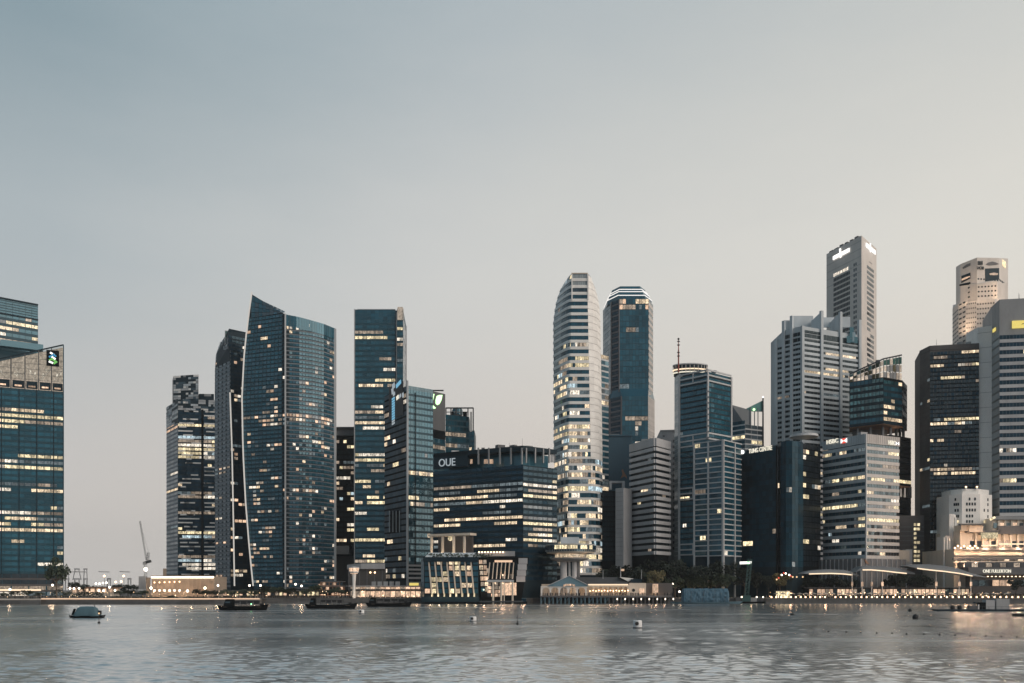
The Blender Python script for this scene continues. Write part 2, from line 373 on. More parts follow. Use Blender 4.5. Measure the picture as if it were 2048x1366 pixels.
def point_light(parent, loc, power, color=(1, .74, .48), r=.4, spot=None, name='warm_light'):
    l = bpy.data.lights.new(name, 'SPOT' if spot else 'POINT'); l.energy = power; l.color = color; l.shadow_soft_size = r
    o = bpy.data.objects.new(name, l); col.objects.link(o)
    base = parent.o if parent else Vector((0, 0, 0)); o.location = Vector(loc) - base
    if parent: o.parent = parent.e
    if spot:
        l.spot_size = spot[1]; l.spot_blend = .8; o.rotation_euler = (Vector(spot[0]) - Vector(loc)).to_track_quat('-Z', 'Y').to_euler()
    return o

# ================================================================== setting
import numpy as np
def build_water():
    ny, nx = 880, 620
    ys = 58 * (532 / 58) ** (np.arange(ny) / (ny - 1)); u = np.linspace(-.72, .72, nx)
    Yg = np.repeat(ys[:, None], nx, 1); Xg = u[None, :] * Yg
    step = np.maximum(np.gradient(ys)[:, None], .4 * 1.44 / nx * Yg)
    rg = np.random.default_rng(5); Zg = np.zeros_like(Xg)
    patch = np.zeros_like(Xg)
    for _ in range(7):
        kx, ky = rg.normal(0, .018), rg.normal(0, .06); patch += np.sin(kx * Xg + ky * Yg + rg.uniform(0, 6.28))
    patch = .55 + .45 / (1 + np.exp(-1.1 * patch))
    for k in range(46):
        lam = .6 * (4.0 / .6) ** rg.random(); th = rg.normal(0, .42) + np.pi / 2; kk = 2 * np.pi / lam
        amp = .0175 * lam ** .9 / np.sqrt(46) * 2.2
        Zg += amp * np.clip(lam / (step * 1.9) - 1, 0, 1) * np.sin(kk * (np.cos(th) * Xg + np.sin(th) * Yg) + rg.uniform(0, 6.28))
    Zg *= patch
    edge = np.minimum(1, np.minimum(np.arange(ny), np.arange(ny)[::-1])[:, None] / 6) * np.minimum(1, np.minimum(np.arange(nx), np.arange(nx)[::-1])[None, :] / 6)
    Zg = Zg * edge
    co = np.stack([Xg, Yg, Zg], -1).reshape(-1, 3)
    idx = np.arange(ny * nx).reshape(ny, nx); q = np.stack([idx[:-1, :-1], idx[:-1, 1:], idx[1:, 1:], idx[1:, :-1]], -1).reshape(-1, 4)
    # calm water all round the rippled field
    n0 = len(co); w = .72
    ring = np.array([(-58 * w, 58, 0), (58 * w, 58, 0), (532 * w, 532, 0), (-532 * w, 532, 0), (-5000, -1500, 0), (5000, -1500, 0), (5000, 4600, 0), (-5000, 4600, 0)], float)
    co = np.concatenate([co, ring]); q2 = np.array([(4, 5, 1, 0), (5, 6, 2, 1), (6, 7, 3, 2), (7, 4, 0, 3)]) + n0
    q = np.concatenate([q, q2])
    me = bpy.data.meshes.new('water'); me.vertices.add(len(co)); me.vertices.foreach_set('co', co.ravel().astype(np.float32))
    me.loops.add(len(q) * 4); me.loops.foreach_set('vertex_index', q.ravel().astype(np.int32)); me.polygons.add(len(q))
    me.polygons.foreach_set('loop_start', np.arange(0, len(q) * 4, 4, dtype=np.int32)); me.polygons.foreach_set('loop_total', np.full(len(q), 4, np.int32))
    me.polygons.foreach_set('use_smooth', np.ones(len(q), bool)); me.update(calc_edges=True); me.materials.append(MATS['water']); return me
props(link('water', build_water()), kind='structure')
QUAY = [(-420, 470), (82, 470), (82, 474), (520, 474), (524, 508), (1062, 508), (1066, 510), (1528, 510), (1532, 492), (2500, 492)]
qp = [pt(a, b) for a, b in QUAY]
land = [Vector((-2600, qp[0].y))] + qp + [Vector((2600, qp[-1].y)), Vector((4800, 4400)), Vector((-1500, 4400)), Vector((-2300, 1500))]
mb = MB(); mb.prism(land, -2, GZ)
props(link('ground', mb.mesh('ground', 'paving')), kind='structure')
# quay walls of cut stone courses, one run of blocks per stretch
def quay_run(a, b, Y, label):
    t = Thing('quay_wall', label, 'quay wall', (PX((a + b) / 2, Y), Y, 0))
    x0, x1 = PX(a, Y), PX(b, Y); n = max(2, int((x1 - x0) / 9)); w = (x1 - x0) / n
    for k in range(n):
        for r, (zc, h) in enumerate(((.35, 1.3), (1.65, 1.2))):
            t.box('stone', 'quay_stone', (x0 + (k + .5) * w + (w * .25 if r and k < n - 1 else 0), Y - .16 + rnd.uniform(-.05, .05), zc), (w - .08, .5, h))
        t.box('coping_stone', 'coping' if Y < 480 else 'quay_stone', (x0 + (k + .5) * w, Y - .12, 2.66), (w - .05, .9, .72))
    return t
quay_run(-80, 82, 470, 'dark stone quay wall below the glass tower at the left edge')
tq = quay_run(84, 520, 474, 'long grey quay wall with a lit peach coping line at left')
tq.box('glow_strip', 'strip_peach', (PX(302, 474), 473.2, 2.98), (PX(520, 474) - PX(84, 474), .12, .62))  # lamplight on the coping, put in as a dim glowing strip
quay_run(524, 850, 508, 'quay wall set back behind the moored dark boats')
quay_run(850, 1062, 508, 'quay wall behind the two lit glass pavilions')
quay_run(1066, 1528, 510, 'quay wall behind the piles of the arcaded pier')
quay_run(1532, 2150, 492, 'long dark quay wall under the row of globe lights at right')

# ================================================================== towers, left to right
def z(py, Y): return PZ(py, Y)
def vert(p, zz): return (p.x, p.y, zz)

# --- glass tower with slanted lit crown at the left edge
P, Q = pt(0, 522), pt(127, 535); dd = (Q - P).normalized(); P = P - dd * 22
t = Thing('office_tower', 'tall teal glass tower with a lit slanted crown and a ribbon emblem, left edge', 'tower', (Q.x - 20, Q.y, GZ))
bv = Vector((-.58, .815)) * 42
zt, zcr = z(690, 535), z(784, 535)
t.mesh('wall', MB().prism([P, Q, Q + bv, P + bv], GZ, zcr), 'frame_teal')
facade(t, P, Q, z(1148, 535), zcr - 1.6, 32, 16, .42, 'frame_teal', .1, .3, 'glass_teal', YEL, .12,
       rows=[(820, 850, .8), (905, 935, .88), (960, 985, .75), (1010, 1070, .82), (1078, 1090, .7), (1118, 1140, .45), (990, 1008, .06), (860, 900, .12)], gap=.3, run=.8)
fins(t, P, Q, z(1148, 535), zcr, [.245, .41, .575, .74, .905], .5, .35, 'frame_dark')
fins(t, P, Q, z(1148, 535), zt, [1.0], .5, .6, 'frame_teal', 'corner_post')
# podium storeys and lit ground floors
facade(t, P, Q, z(1172, 530), z(1148, 535), 2, 12, .3, 'concrete_brown', .15, .4, 'glass_brown', YEL, .06, gap=.3, name='podium_window')
facade(t, P, Q, GZ + .2, z(1172, 530), 2, 6, .28, 'concrete_brown', .3, .5, 'lit_yellow', YEL, .95, gap=.8, name='shop_window')
rails(t, P, onface(P, Q, 82), [z(1180, 530)], .9, 1.6, 'strip_warm', 'glow_strip')
# crown: glazed slanted screen with lit plant room behind it
d_, n_, L_, rz_ = face_axes(P, Q)
zl = z(718, 522) - (z(690, 535) - z(718, 522)) / (Q - pt(0, 522)).length * 22
def ctop(p): return zl + (zt - zl) * ((p - P).length / L_)
ks = [-24, 22, 50, 77, 103, 127]
back = t.mesh('crown', MB().prism([P - n_ * 3, Q - n_ * 3, Q + bv * .2, P + bv * .2], zcr, [ctop(P) - .6, zt - .6, zt - 2, ctop(P) - 2]), 'lit_screen')
for a, b_ in zip(ks[:-1], ks[1:]):
    A, B_ = onface(P, Q, a + 1), onface(P, Q, b_ - 1)
    mb = MB(); mb.face([vert(A, zcr + 5.8), vert(B_, zcr + 5.8), vert(B_, ctop(B_)), vert(A, ctop(A))])
    t.mesh('crown_panel', mb, 'glass_clear')
    for q in range(7):
        zz = zcr + 6 + q * 3.2
        if zz < min(ctop(A), ctop(B_)) - .5: t.box('screen_rail', 'steel_dark', (*((A + B_) / 2 - n_ * .7), zz), ((B_ - A).length, .12, .16), rz_)
    sgn = 1 if int(a) % 2 else -1
    t.mesh('lattice_brace', MB().tube(vert(A - n_ * 1.4, zcr + (5 if sgn > 0 else 14)), vert(B_ - n_ * 1.4, zcr + (14 if sgn > 0 else 5)), .16, n=5), 'white_clad')
    for q in range(2): t.box('screen_lamp', 'lit_pale', (*(A + (B_ - A) * rnd.uniform(.2, .8) - n_ * 2.2), zcr + rnd.uniform(7, 13)), (.7, .3, 1.6), rz_)
    t.box('plant_opening', 'frame_dark', (*((A + B_) / 2 - n_ * 1.2), zcr + 2.9), ((B_ - A).length * .9, .5, 4.4), rz_)
    t.box('plant_lamp', 'lit_peach', (*((A + B_) / 2 - n_ * .8), zcr + 2.0), ((B_ - A).length * .55, .3, .9), rz_)
    c = onface(P, Q, a, .1); t.box('crown_mullion', 'steel_dark', (c.x, c.y, (zcr + ctop(c)) / 2), (.45, .5, ctop(c) - zcr), rz_)
mb = MB(); e1, e2 = P, Q
for off in (0, ): mb.face([vert(P + n_ * .2, ctop(P) - .4), vert(Q + n_ * .2, zt - .4), vert(Q + n_ * .2, zt + .5), vert(P + n_ * .2, ctop(P) + .5)])
mb.face([vert(P + n_ * .2, ctop(P) + .5), vert(Q + n_ * .2, zt + .5), vert(Q - n_ * 1, zt + .5), vert(P - n_ * 1, ctop(P) + .5)])
t.mesh('crown_edge', mb, 'frame_dark')
lp = onface(P, Q, 105.5, .25)
pn = t.box('sign_panel', 'frame_black', (lp.x, lp.y, z(717, 533)), (6.8, .3, 9.6), rz_)
for k, (u, v, a, m_) in enumerate(((-.3, 3.2, .5, 'sign_white'), (.9, 2.2, .7, 'logo_blue'), (-.9, 1.3, -.5, 'logo_blue'), (.5, .2, .6, 'sign_white'), (-.8, -.9, -.6, 'logo_green'), (.9, -1.6, .6, 'logo_green'), (-.9, -3.0, .35, 'sign_white'), (1.4, -3.0, -.7, 'logo_green'))):
    c = lp + d_ * u + n_ * (.3 + .01 * k)
    t.box('emblem_ribbon', m_, (c.x, c.y, z(717, 533) + v * .85), (2.5, .1, 1.05), rz_, rot=(0, a, rz_))
# set-back upper block
P2, Q2 = pt(0, 548), pt(76, 562); P2 = P2 - (Q2 - P2).normalized() * 22
zu = z(610, 562); z0u = z(712, 562)
t.mesh('upper_wall', MB().prism([P2, Q2, Q2 + bv * .5, P2 + bv * .5], zcr, zu), 'frame_teal')
facade(t, P2, Q2, z0u, z(640, 562), 6, 12, .45, 'frame_teal', .1, .3, 'glass_teal', YEL, .05, rows=[(640, 686, .72)], gap=.3)
facade(t, P2, Q2, z(640, 562), zu, 6, 12, .4, 'frame_teal', .1, .3, 'glass_deep', YEL, 0, gap=.2)
rails(t, P2, Q2, [z(640, 562), zu], .8, .8, 'frame_dark', 'ledge')
Q3 = pt(86, 552); P3 = pt(0, 540)
t.box('roof_ledge', 'glass_deep', ((P3.x + Q3.x) / 2, (P3.y + Q3.y) / 2, z(694, 548)), ((Q3 - P3).length, 6, 3.8), math.atan2(Q3.y - P3.y, Q3.x - P3.x))
t.flush()

# --- tower with patchwork louvre crown
Y0 = 880
t = Thing('patchwork_tower', 'slender tower with a mosaic crown of grey and black panels, behind the floodlit low building', 'tower', (PX(382, Y0), Y0, GZ))
L_, C_, R_ = pt(333, 915), pt(356, 880), pt(432, 886)
t.mesh('wall', MB().prism(para(L_, C_, R_), GZ, z(800, 880)), 'frame_dark')
A, B_ = pt(347, 890), pt(397, 884)
t.mesh('upper_wall', MB().prism([A, B_, B_ + Vector((-8, 18)), A + Vector((-8, 18))], z(800, 880), z(747, 880)), 'frame_dark')
A2, B2 = pt(398, 888), pt(428, 889)
t.mesh('side_wall', MB().prism([A2, B2, B2 + Vector((-6, 14)), A2 + Vector((-6, 14))], z(800, 880), z(784, 880)), 'frame_dark')
facade(t, C_, R_, z(1150, 880), z(815, 880), 42, 9, .3, 'frame_dark', .1, .3, 'glass_navy', YEL, .12, rows=[(868, 918, .97), (984, 994, .9), (1018, 1028, .4), (1062, 1078, .85), (1118, 1140, .6)], gap=.3, run=.85)
facade(t, L_, C_, z(1150, 880), z(800, 880), 42, 3, .45, 'frame_grey', .1, .4, 'glass_grey', PEACH, .05, gap=.9)
d_, n_, Lf, rz_ = face_axes(C_, R_)
for i in range(120):                                                  # pale louvre bars scattered over the dark face
    k = rnd.randrange(42); w = rnd.choice((5, 7, 9, 11, 14)); u = rnd.choice((rnd.uniform(w / 2, 22 - w / 2), rnd.uniform(25 + w / 2, max(25.5 + w / 2, Lf - w / 2))))
    zz = z(1150, 880) + (k + .15) * (z(815, 880) - z(1150, 880)) / 42
    c = C_ + d_ * u + n_ * .35
    t.box('louvre', 'white_clad', (c.x, c.y, zz), (w, .3, 1.3), rz_)
c = C_ + d_ * 23.4 + n_ * .3; t.box('dark_slot', 'frame_black', (c.x, c.y, z(985, 880)), (2.2, .4, z(815, 880) - z(1150, 880)), rz_)
def mosaic(b, P, Q, za, zb, nx, nz, dens):
    d, n, Lq, rz = face_axes(P, Q); w = Lq / nx; h = (zb - za) / nz
    for j in range(nz):
        i = 0
        while i < nx:
            k = min(nx - i, rnd.choice((1, 1, 2, 3)))
            if rnd.random() < dens:
                c = P + d * ((i + k / 2) * w) + n * .3
                b.box('cladding_panel', rnd.choice(('metal_pale', 'grey_panel', 'white_clad', 'concrete_blue', 'glass_grey', 'frame_dark')), (c.x, c.y, za + (j + .5) * h), (w * k * .94, .25, h * .9), rz)
            i += k
mosaic(t, A, B_, z(800, 880), z(747, 880), 10, 12, .8)
mosaic(t, C_, R_, z(820, 880), z(798, 880), 15, 5, .75)
mosaic(t, L_, C_, z(845, 880), z(797, 880), 4, 10, .75)
mosaic(t, A2, B2, z(800, 880), z(784, 880), 6, 3, .25)
t.flush()

# --- sail-shaped twin towers
def interp(tab, v):
    for (a, x), (b_, y) in zip(tab[:-1], tab[1:]):
        if a <= v <= b_: return x + (y - x) * (v - a) / (b_ - a)
    return tab[0][1] if v < tab[0][0] else tab[-1][1]
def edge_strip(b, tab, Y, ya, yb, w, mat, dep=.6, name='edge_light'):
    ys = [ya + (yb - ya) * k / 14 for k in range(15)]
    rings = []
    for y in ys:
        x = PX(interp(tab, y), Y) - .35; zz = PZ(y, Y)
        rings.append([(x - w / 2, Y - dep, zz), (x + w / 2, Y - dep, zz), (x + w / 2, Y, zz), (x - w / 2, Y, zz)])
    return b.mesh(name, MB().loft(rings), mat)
t = Thing('sail_tower', 'lower sail-shaped glass tower with rounded left shoulder, left of the pointed one', 'tower', (PX(462, 760), 760, GZ))
xl = [(664, 452), (670, 446), (680, 439), (700, 432), (730, 430), (900, 429), (1180, 431)]
xr = [(664, 505), (1180, 520)]
def ring2(y):
    a, m_ = interp(xl, y), 461 if y > 700 else max(interp(xl, y) + 6, 456)
    return [pt(a, 785), pt(m_, 760), pt(interp(xr, y), 775), pt(interp(xr, y), 800), pt(a + 12, 812)]
ys = [1188, 1100, 1000, 900, 800, 730, 700, 680, 670, 664]
t.mesh('wall', MB().loft([[vert(p_, PZ(y, 770)) for p_ in ring2(y)] for y in ys]), 'frame_dark')
nf = 60
for i in range(nf):
    y = 1172 - i * (1172 - 676) / nf; rg = ring2(y - 4); h = (1172 - 676) / nf / F * 770; zc = PZ(y - 4, 770)
    for (P, Q, nb, gm, lw, pl) in ((rg[0], rg[1], 4, 'glass_grey', PEACH, .05), (rg[1], rg[2], 7, 'glass_navy', PEACH, .13)):
        d_, n_, Lf, rz_ = face_axes(P, Q)
        t.box('floor_slab', 'frame_grey' if nb == 4 else 'frame_dark', (*((P + Q) / 2 + n_ * -.1), zc - h / 2), (Lf, .5, h * (.5 if nb == 4 else .25)), rz_)
        on = rnd.random() < pl * 2
        for j in range(nb):
            if rnd.random() < .5: on = rnd.random() < pl
            c = P + d_ * (Lf * (j + .5) / nb) + n_ * .08
            t.pane((c.x, c.y, zc + h * .12), (Lf / nb * (.62 if nb == 4 else .85), .14, h * .62), rz_, pick(lw) if on else gm, on)
mb = MB(); A, B_ = pt(450, 765), pt(500, 775)
t.mesh('crown', MB().prism([A, B_, B_ + Vector((0, 14)), A + Vector((0, 14))], PZ(690, 765), PZ(662, 765)), 'glass_green')
fins(t, A, B_, PZ(690, 765), PZ(661, 765), [i / 8 for i in range(9)], .35, .4, 'metal_pale', 'crown_mullion'); rails(t, A, B_, [PZ(661.5, 765), PZ(668, 765), PZ(676, 765)], .5, .5, 'metal_pale', 'crown_rail')
edge_strip(t, [(785, 461), (900, 465), (1000, 467), (1170, 470)], 755, 785, 1172, 1.0, 'line_white')
t.flush()

t = Thing('sail_tower', 'tall curved glass tower rising to a sharp point with a white left edge', 'tower', (PX(580, 700), 700, GZ))
xl = [(583, 505), (640, 497), (700, 490), (790, 485), (900, 487), (1000, 492), (1100, 500), (1178, 508)]
arc = [(572, 698), (598, 701), (624, 706), (648, 714), (670, 726)]
arct = [629, 634, 641, 648, 657]
def ring1(y):
    a = interp(xl, y)
    return [pt(a, 712)] + [pt(px, Y) for px, Y in arc] + [pt(662, 752), pt(a + 40, 748)]
nfull = 24
rings = [[vert(p_, PZ(y, 700)) for p_ in ring1(y)] for y in [1190 - k * (1190 - 660) / nfull for k in range(nfull + 1)]]
topz = [PZ(588, 712)] + [PZ(a, Y - 1) for a, (px, Y) in zip(arct, arc)] + [PZ(662, 752), PZ(640, 748)]
tr = ring1(600); rings.append([vert(p_, zz) for p_, zz in zip(tr, topz)])
t.mesh('wall', MB().loft(rings), 'frame_dark')
nf = 66; ph = (1176 - 632) / nf
for i in range(nf):
    y = 1176 - i * ph; rg = ring1(y - ph / 2); h = ph / F * 705; zc = PZ(y - ph / 2, 705)
    segs = [(rg[0], rg[1], 11, 'glass_sail')] + [(rg[k], rg[k + 1], 4, 'glass_sail') for k in range(1, 5)]
    on = False
    for si, (P, Q, nb, gm) in enumerate(segs):
        d_, n_, Lf, rz_ = face_axes(P, Q)
        if (i > nf - 8 and si > 0 and y - ph < arct[si] + 4): continue
        t.box('floor_slab', 'frame_grey' if si else 'frame_teal', (*((P + Q) / 2 - n_ * .12), zc - h / 2), (Lf, .5, h * .28), rz_)
        for j in range(nb):
            pl = .08 if y < 800 else .18
            if 830 < y < 850 and si: pl = .65
            if 690 < y < 697 and si == 0 and j < 6: pl = .9
            if 835 < y < 845 and si == 0 and j < 5: pl = .9
            if rnd.random() < .62: on = rnd.random() < pl
            c = P + d_ * (Lf * (j + .5) / nb) + n_ * .06
            colm = si == 0 and j == 10 or si == 1 and j == 0
            t.pane((c.x, c.y, zc + h * .14), (Lf / nb * (.5 if colm else .84), .14, h * .66), rz_, pick(PEACH) if on else ('glass_black' if colm else ('glass_teal' if rnd.random() < .7 else gm)), on)
# pointed crown screen with open framework
P, Q = pt(505, 712), pt(572, 698); d_, n_, Lf, rz_ = face_axes(P, Q)
for k in range(9):
    a, b_ = P + d_ * (Lf * k / 9), P + d_ * (Lf * (k + .93) / 9)
    za = PZ(586 + 44 * k / 9, 706); zb_ = PZ(586 + 44 * (k + .93) / 9, 706); zlow = PZ(632, 706)
    for r in range(4):
        f0, f1 = r / 4, (r + .9) / 4
        mb = MB(); o_ = n_ * 1.3
        mb.face([vert(a + o_, zlow + (za - zlow) * f0), vert(b_ + o_, zlow + (zb_ - zlow) * f0), vert(b_ + o_, zlow + (zb_ - zlow) * f1), vert(a + o_, zlow + (za - zlow) * f1)])
        t.mesh('crown_panel', mb, rnd.choice(('glass_teal', 'glass_grey', 'glass_teal', 'lit_dim' if k < 2 and r > 1 else 'glass_grey', 'glass_sail')))
edge_strip(t, xl, 710.6, 584, 1172, 1.0, 'line_white')
c = pt(571, 697); t.box('vertical_fin', 'metal_pale', (c.x, c.y - .5, (GZ + PZ(628, 697)) / 2), (.9, 1.4, PZ(628, 697) - GZ))
c = pt(670.5, 726); t.box('vertical_fin', 'metal_pale', (c.x, c.y - .3, (GZ + PZ(658, 726)) / 2), (1.6, 2, PZ(658, 726) - GZ))
for k in range(4):
    A, B_ = pt(arc[k][0], arc[k][1]), pt(arc[k + 1][0], arc[k + 1][1]); za, zb_ = PZ(arct[k], arc[k][1]), PZ(arct[k + 1], arc[k + 1][1])
    d2, n2, L2, r2 = face_axes(A, B_)
    for j in range(5):
        a, b_ = A + d2 * (L2 * j / 5) + n2 * .25, A + d2 * (L2 * (j + .9) / 5) + n2 * .25
        t.mesh('parapet_panel', (lambda m_: (m_.face([vert(a, za + (zb_ - za) * j / 5 - 9), vert(b_, za + (zb_ - za) * (j + .9) / 5 - 9), vert(b_, za + (zb_ - za) * (j + .9) / 5), vert(a, za + (zb_ - za) * j / 5)]), m_)[1])(MB()), 'glass_teal')
t.flush()

# --- low dark office with yellow windows
t = Thing('office_block', 'dark office block with rows of yellow windows, wedged right of the sail tower', 'office building', (PX(690, 770), 770, GZ))
P, Q = pt(664, 770), pt(716, 770)
t.mesh('wall', MB().prism([P, Q, Q + Vector((0, 30)), P + Vector((0, 30))], GZ, PZ(872, 770)), 'frame_black')
facade(t, P, Q, PZ(1088, 770), PZ(880, 770), 20, 7, .4, 'frame_black', .1, .3, 'glass_black', YEL, .6, gap=.5, run=.5, floorvar=False)
t.box('plant_room', 'concrete', (PX(690, 775), 780, PZ(866, 775)), (20, 14, 5)); t.box('roof_slab', 'metal_pale', (PX(690, 775), 778, PZ(857, 775)), (24, 18, .8))
t.box('podium', 'concrete_brown', (PX(690, 765), 768, PZ(1140, 765) / 2 + 6), (26, 8, PZ(1105, 765) - 3)); t.box('canopy', 'grey_panel', (PX(686, 755), 756, PZ(1100, 755)), (11, 6, 7))
t.flush()

# --- tall flat teal tower
t = Thing('glass_slab_tower', 'tall flat teal glass slab tower with a narrow lit notch at its top right', 'tower', (PX(758, 745), 745, GZ))
P, Q = pt(709, 745), pt(791, 745); P2, Q2 = pt(794, 743), pt(806, 743); Q3 = pt(812.5, 792)
t.mesh('wall', MB().prism([P, Q, pt(791, 747.5), pt(794, 747.5), P2, Q2, Q3, pt(730, 795)], GZ, PZ(619, 745)), 'frame_teal')
facade(t, P, Q, PZ(1130, 745), PZ(640, 745), 46, 10, .42, 'frame_teal', .1, .3, 'glass_teal', YEL, .1, rows=[(668, 696, .7), (715, 722, .55), (733, 745, .35), (815, 862, .6), (908, 922, .85), (930, 950, .75), (1075, 1084, .95), (655, 666, .3)], gap=.3)
facade(t, P, Q, PZ(640, 745), PZ(621, 745), 3, 10, .1, 'frame_teal', .1, .3, 'glass_deep', YEL, 0, gap=.15)
facade(t, P2, Q2, PZ(1130, 745), PZ(645, 745), 46, 2, .42, 'frame_teal', .1, .3, 'glass_teal', YEL, .06, rows=[(668, 696, .8), (715, 722, .9)], gap=.3)
facade(t, Q2, Q3, PZ(1130, 765), PZ(650, 765), 46, 3, .3, 'frame_grey', .1, .3, 'glass_grey', YEL, .0, gap=.4)
A, B_ = onface(P2, Q2, 795, .3), onface(P2, Q2, 805.5, .3)
t.mesh('lit_notch', MB().prism([A, B_, B_ + Vector((0, 6)), A + Vector((0, 6))], PZ(640, 743), PZ(614, 743)), 'lit_screen')
t.box('roof_rail', 'metal_pale', (PX(752, 748), 750, PZ(616.5, 745)), (32, 3, 1)); t.box('roof_plant', 'grey_panel', (PX(730, 752), 756, PZ(616, 745)), (12, 6, 2.2))
t.box('edge_post', 'metal_pale', (PX(709, 744), 744, (GZ + PZ(619, 745)) / 2), (.7, .8, PZ(619, 745) - GZ)); t.box('edge_post', 'metal_pale', (PX(812.3, 790), 790, (GZ + PZ(652, 790)) / 2), (1, .8, PZ(652, 790) - GZ)); t.box('edge_post', 'frame_grey', (PX(793, 742.5), 742.5, (GZ + PZ(625, 743)) / 2), (.7, .5, PZ(625, 743) - GZ))
t.flush()

# --- dark corner tower with steel corner mast and blue light screen
t = Thing('corner_tower', 'dark glass tower with a pale corner mast and a blue light screen on its flank', 'tower', (PX(815, 570), 575, GZ))
Lc, C_, R_ = pt(769, 602), pt(815, 570), pt(866, 582)
zt = PZ(771, 570)
t.mesh('wall', MB().prism(para(Lc, C_, R_), GZ, zt), 'frame_dark')
facade(t, Lc, C_, PZ(1160, 580), zt - .5, 32, 8, .3, 'frame_black', .1, .3, 'glass_ink', WARM, .12, skip=lambda x, y, i, j: 778 < x < 802 and 1020 < y < 1066, gap=.35, run=.4)
facade(t, C_, R_, PZ(1128, 575), PZ(782, 575), 28, 9, .35, 'frame_teal', .1, .3, 'glass_teal', WARM, .07, rows=[(940, 952, .7), (1005, 1016, .7)], gap=.25, run=.5)
facade(t, C_, R_, PZ(782, 575), zt, 2, 9, .06, 'frame_grey', .1, .3, 'glass_grey', WARM, .0, gap=.1)
rails(t, C_, R_, [PZ(y, 572) for y in (1131, 1139, 1147, 1156)], 1.2, 1.2, 'concrete', 'balcony_slab')
fins(t, C_, R_, GZ, PZ(785, 573), [.29], .8, .3, 'frame_black', 'dark_slot')
for px in (780, 787, 793.5, 800):
    c = onface(Lc, C_, px, .3); t.box('vent_fin', 'glass_pale', (c.x, c.y, PZ(1043, c.y)), (.5, .5, PZ(1022, c.y) - PZ(1065, c.y)), face_axes(Lc, C_)[3])
c0 = onface(Lc, C_, 790, .02); t.box('vent_recess', 'frame_black', (c0.x, c0.y, PZ(1043, c0.y)), (13, .4, PZ(1022, c0.y) - PZ(1065, c0.y)), face_axes(Lc, C_)[3])
t.mesh('corner_mast', MB().tube((C_.x, C_.y - .6, GZ), (C_.x, C_.y - .6, zt + 3), .75, .7, 10), 'metal_pale')
d_, n_, Lf, rz_ = face_axes(Lc, C_)
c = onface(Lc, C_, 793, .35); scr = t.box('light_screen', 'concrete_brown', (c.x, c.y, PZ(802, c.y)), (Lf * .62, .3, 22), rz_)
for k in range(11):
    c = onface(Lc, C_, 788.5, .7); t.box('screen_bar', 'sign_blue' if k < 9 else 'sign_pale', (c.x, c.y, PZ(797 + 5 * k, c.y)), (4.6, .2, 1.15), rz_, rot=(0, -.12, rz_))
for (px, py, w, h, mt) in ((799, 768, 8, 2.6, 'sign_blue'), (789, 772, 4.2, 3.6, 'sign_pale'), (787, 782, 3.0, 4.0, 'sign_pale'), (790, 788, 3.2, 2.2, 'sign_pale'), (797, 795, 3.6, 2.6, 'sign_soft'), (802, 792, 3.4, 2.2, 'sign_pale'), (808, 790, 2.2, 3.0, 'sign_pale')):
    c = onface(Lc, C_, px, .75); t.box('screen_shape', mt, (c.x, c.y, PZ(py, c.y)), (w, .2, h), rz_, rot=(0, -.25, rz_))
t.box('roof_arm', 'steel_dark', (PX(870, 585), 588, PZ(779, 585)), (11, .8, .8)); t.box('roof_plant', 'glass_grey', (PX(840, 590), 596, zt + .5), (16, 8, 2))
t.flush()

roof_clutter(t, para(Lc, C_, R_), zt, 4, 3, 1)
# --- dark block with green emblem
t = Thing('emblem_block', 'dark grey flank tower carrying a glowing green leaf-shaped emblem', 'tower', (PX(878, 635), 635, GZ))
P, Q = pt(864, 630), pt(890.5, 640)
t.mesh('wall', MB().prism([P, Q, Q + Vector((-3, 30)), P + Vector((-2, 30))], PZ(878, 635), PZ(785, 635)), 'concrete_dark')
facade(t, P, Q, PZ(1130, 635), PZ(878, 635), 20, 5, .35, 'frame_teal', .1, .3, 'glass_deep', WARM, .1, rows=[(890, 900, .9)], gap=.3)
t.mesh('lower_wall', MB().prism([P, Q, Q + Vector((-3, 30)), P + Vector((-2, 30))], GZ, PZ(878, 635)), 'frame_dark')
c = (P + Q) / 2; rz_ = face_axes(P, Q)[3]; t.box('dark_band', 'frame_black', (c.x, c.y - .3, PZ(869, 635)), ((Q - P).length, .4, 6), rz_)
def blob(b, name, P, Q, pts, mat, out=.5):
    mb = MB(); n = face_axes(P, Q)[1]; A = []
    for px, py in pts:
        c = onface(P, Q, px, out); A.append(vert(c, PZ(py, c.y)))
    mb.face(A); Bk = [(a[0] - n.x * .4, a[1] - n.y * .4, a[2]) for a in A]
    for k in range(len(A)): j = (k + 1) % len(A); mb.face([A[k], Bk[k], Bk[j], A[j]])
    return b.mesh(name, mb, mat)
blob(t, 'emblem_leaf', P, Q, [(873, 792), (878, 790), (884, 790), (882, 800), (878, 808), (874, 810), (871, 807), (871, 800)], 'sign_green')
blob(t, 'emblem_leaf', P, Q, [(863, 788), (868, 788), (866, 797), (864.5, 804), (863, 802)], 'sign_green')
blob(t, 'emblem_leaf', P, Q, [(863.5, 811), (866, 811), (871, 816), (868, 817.5), (864, 815)], 'sign_green')
t.flush()
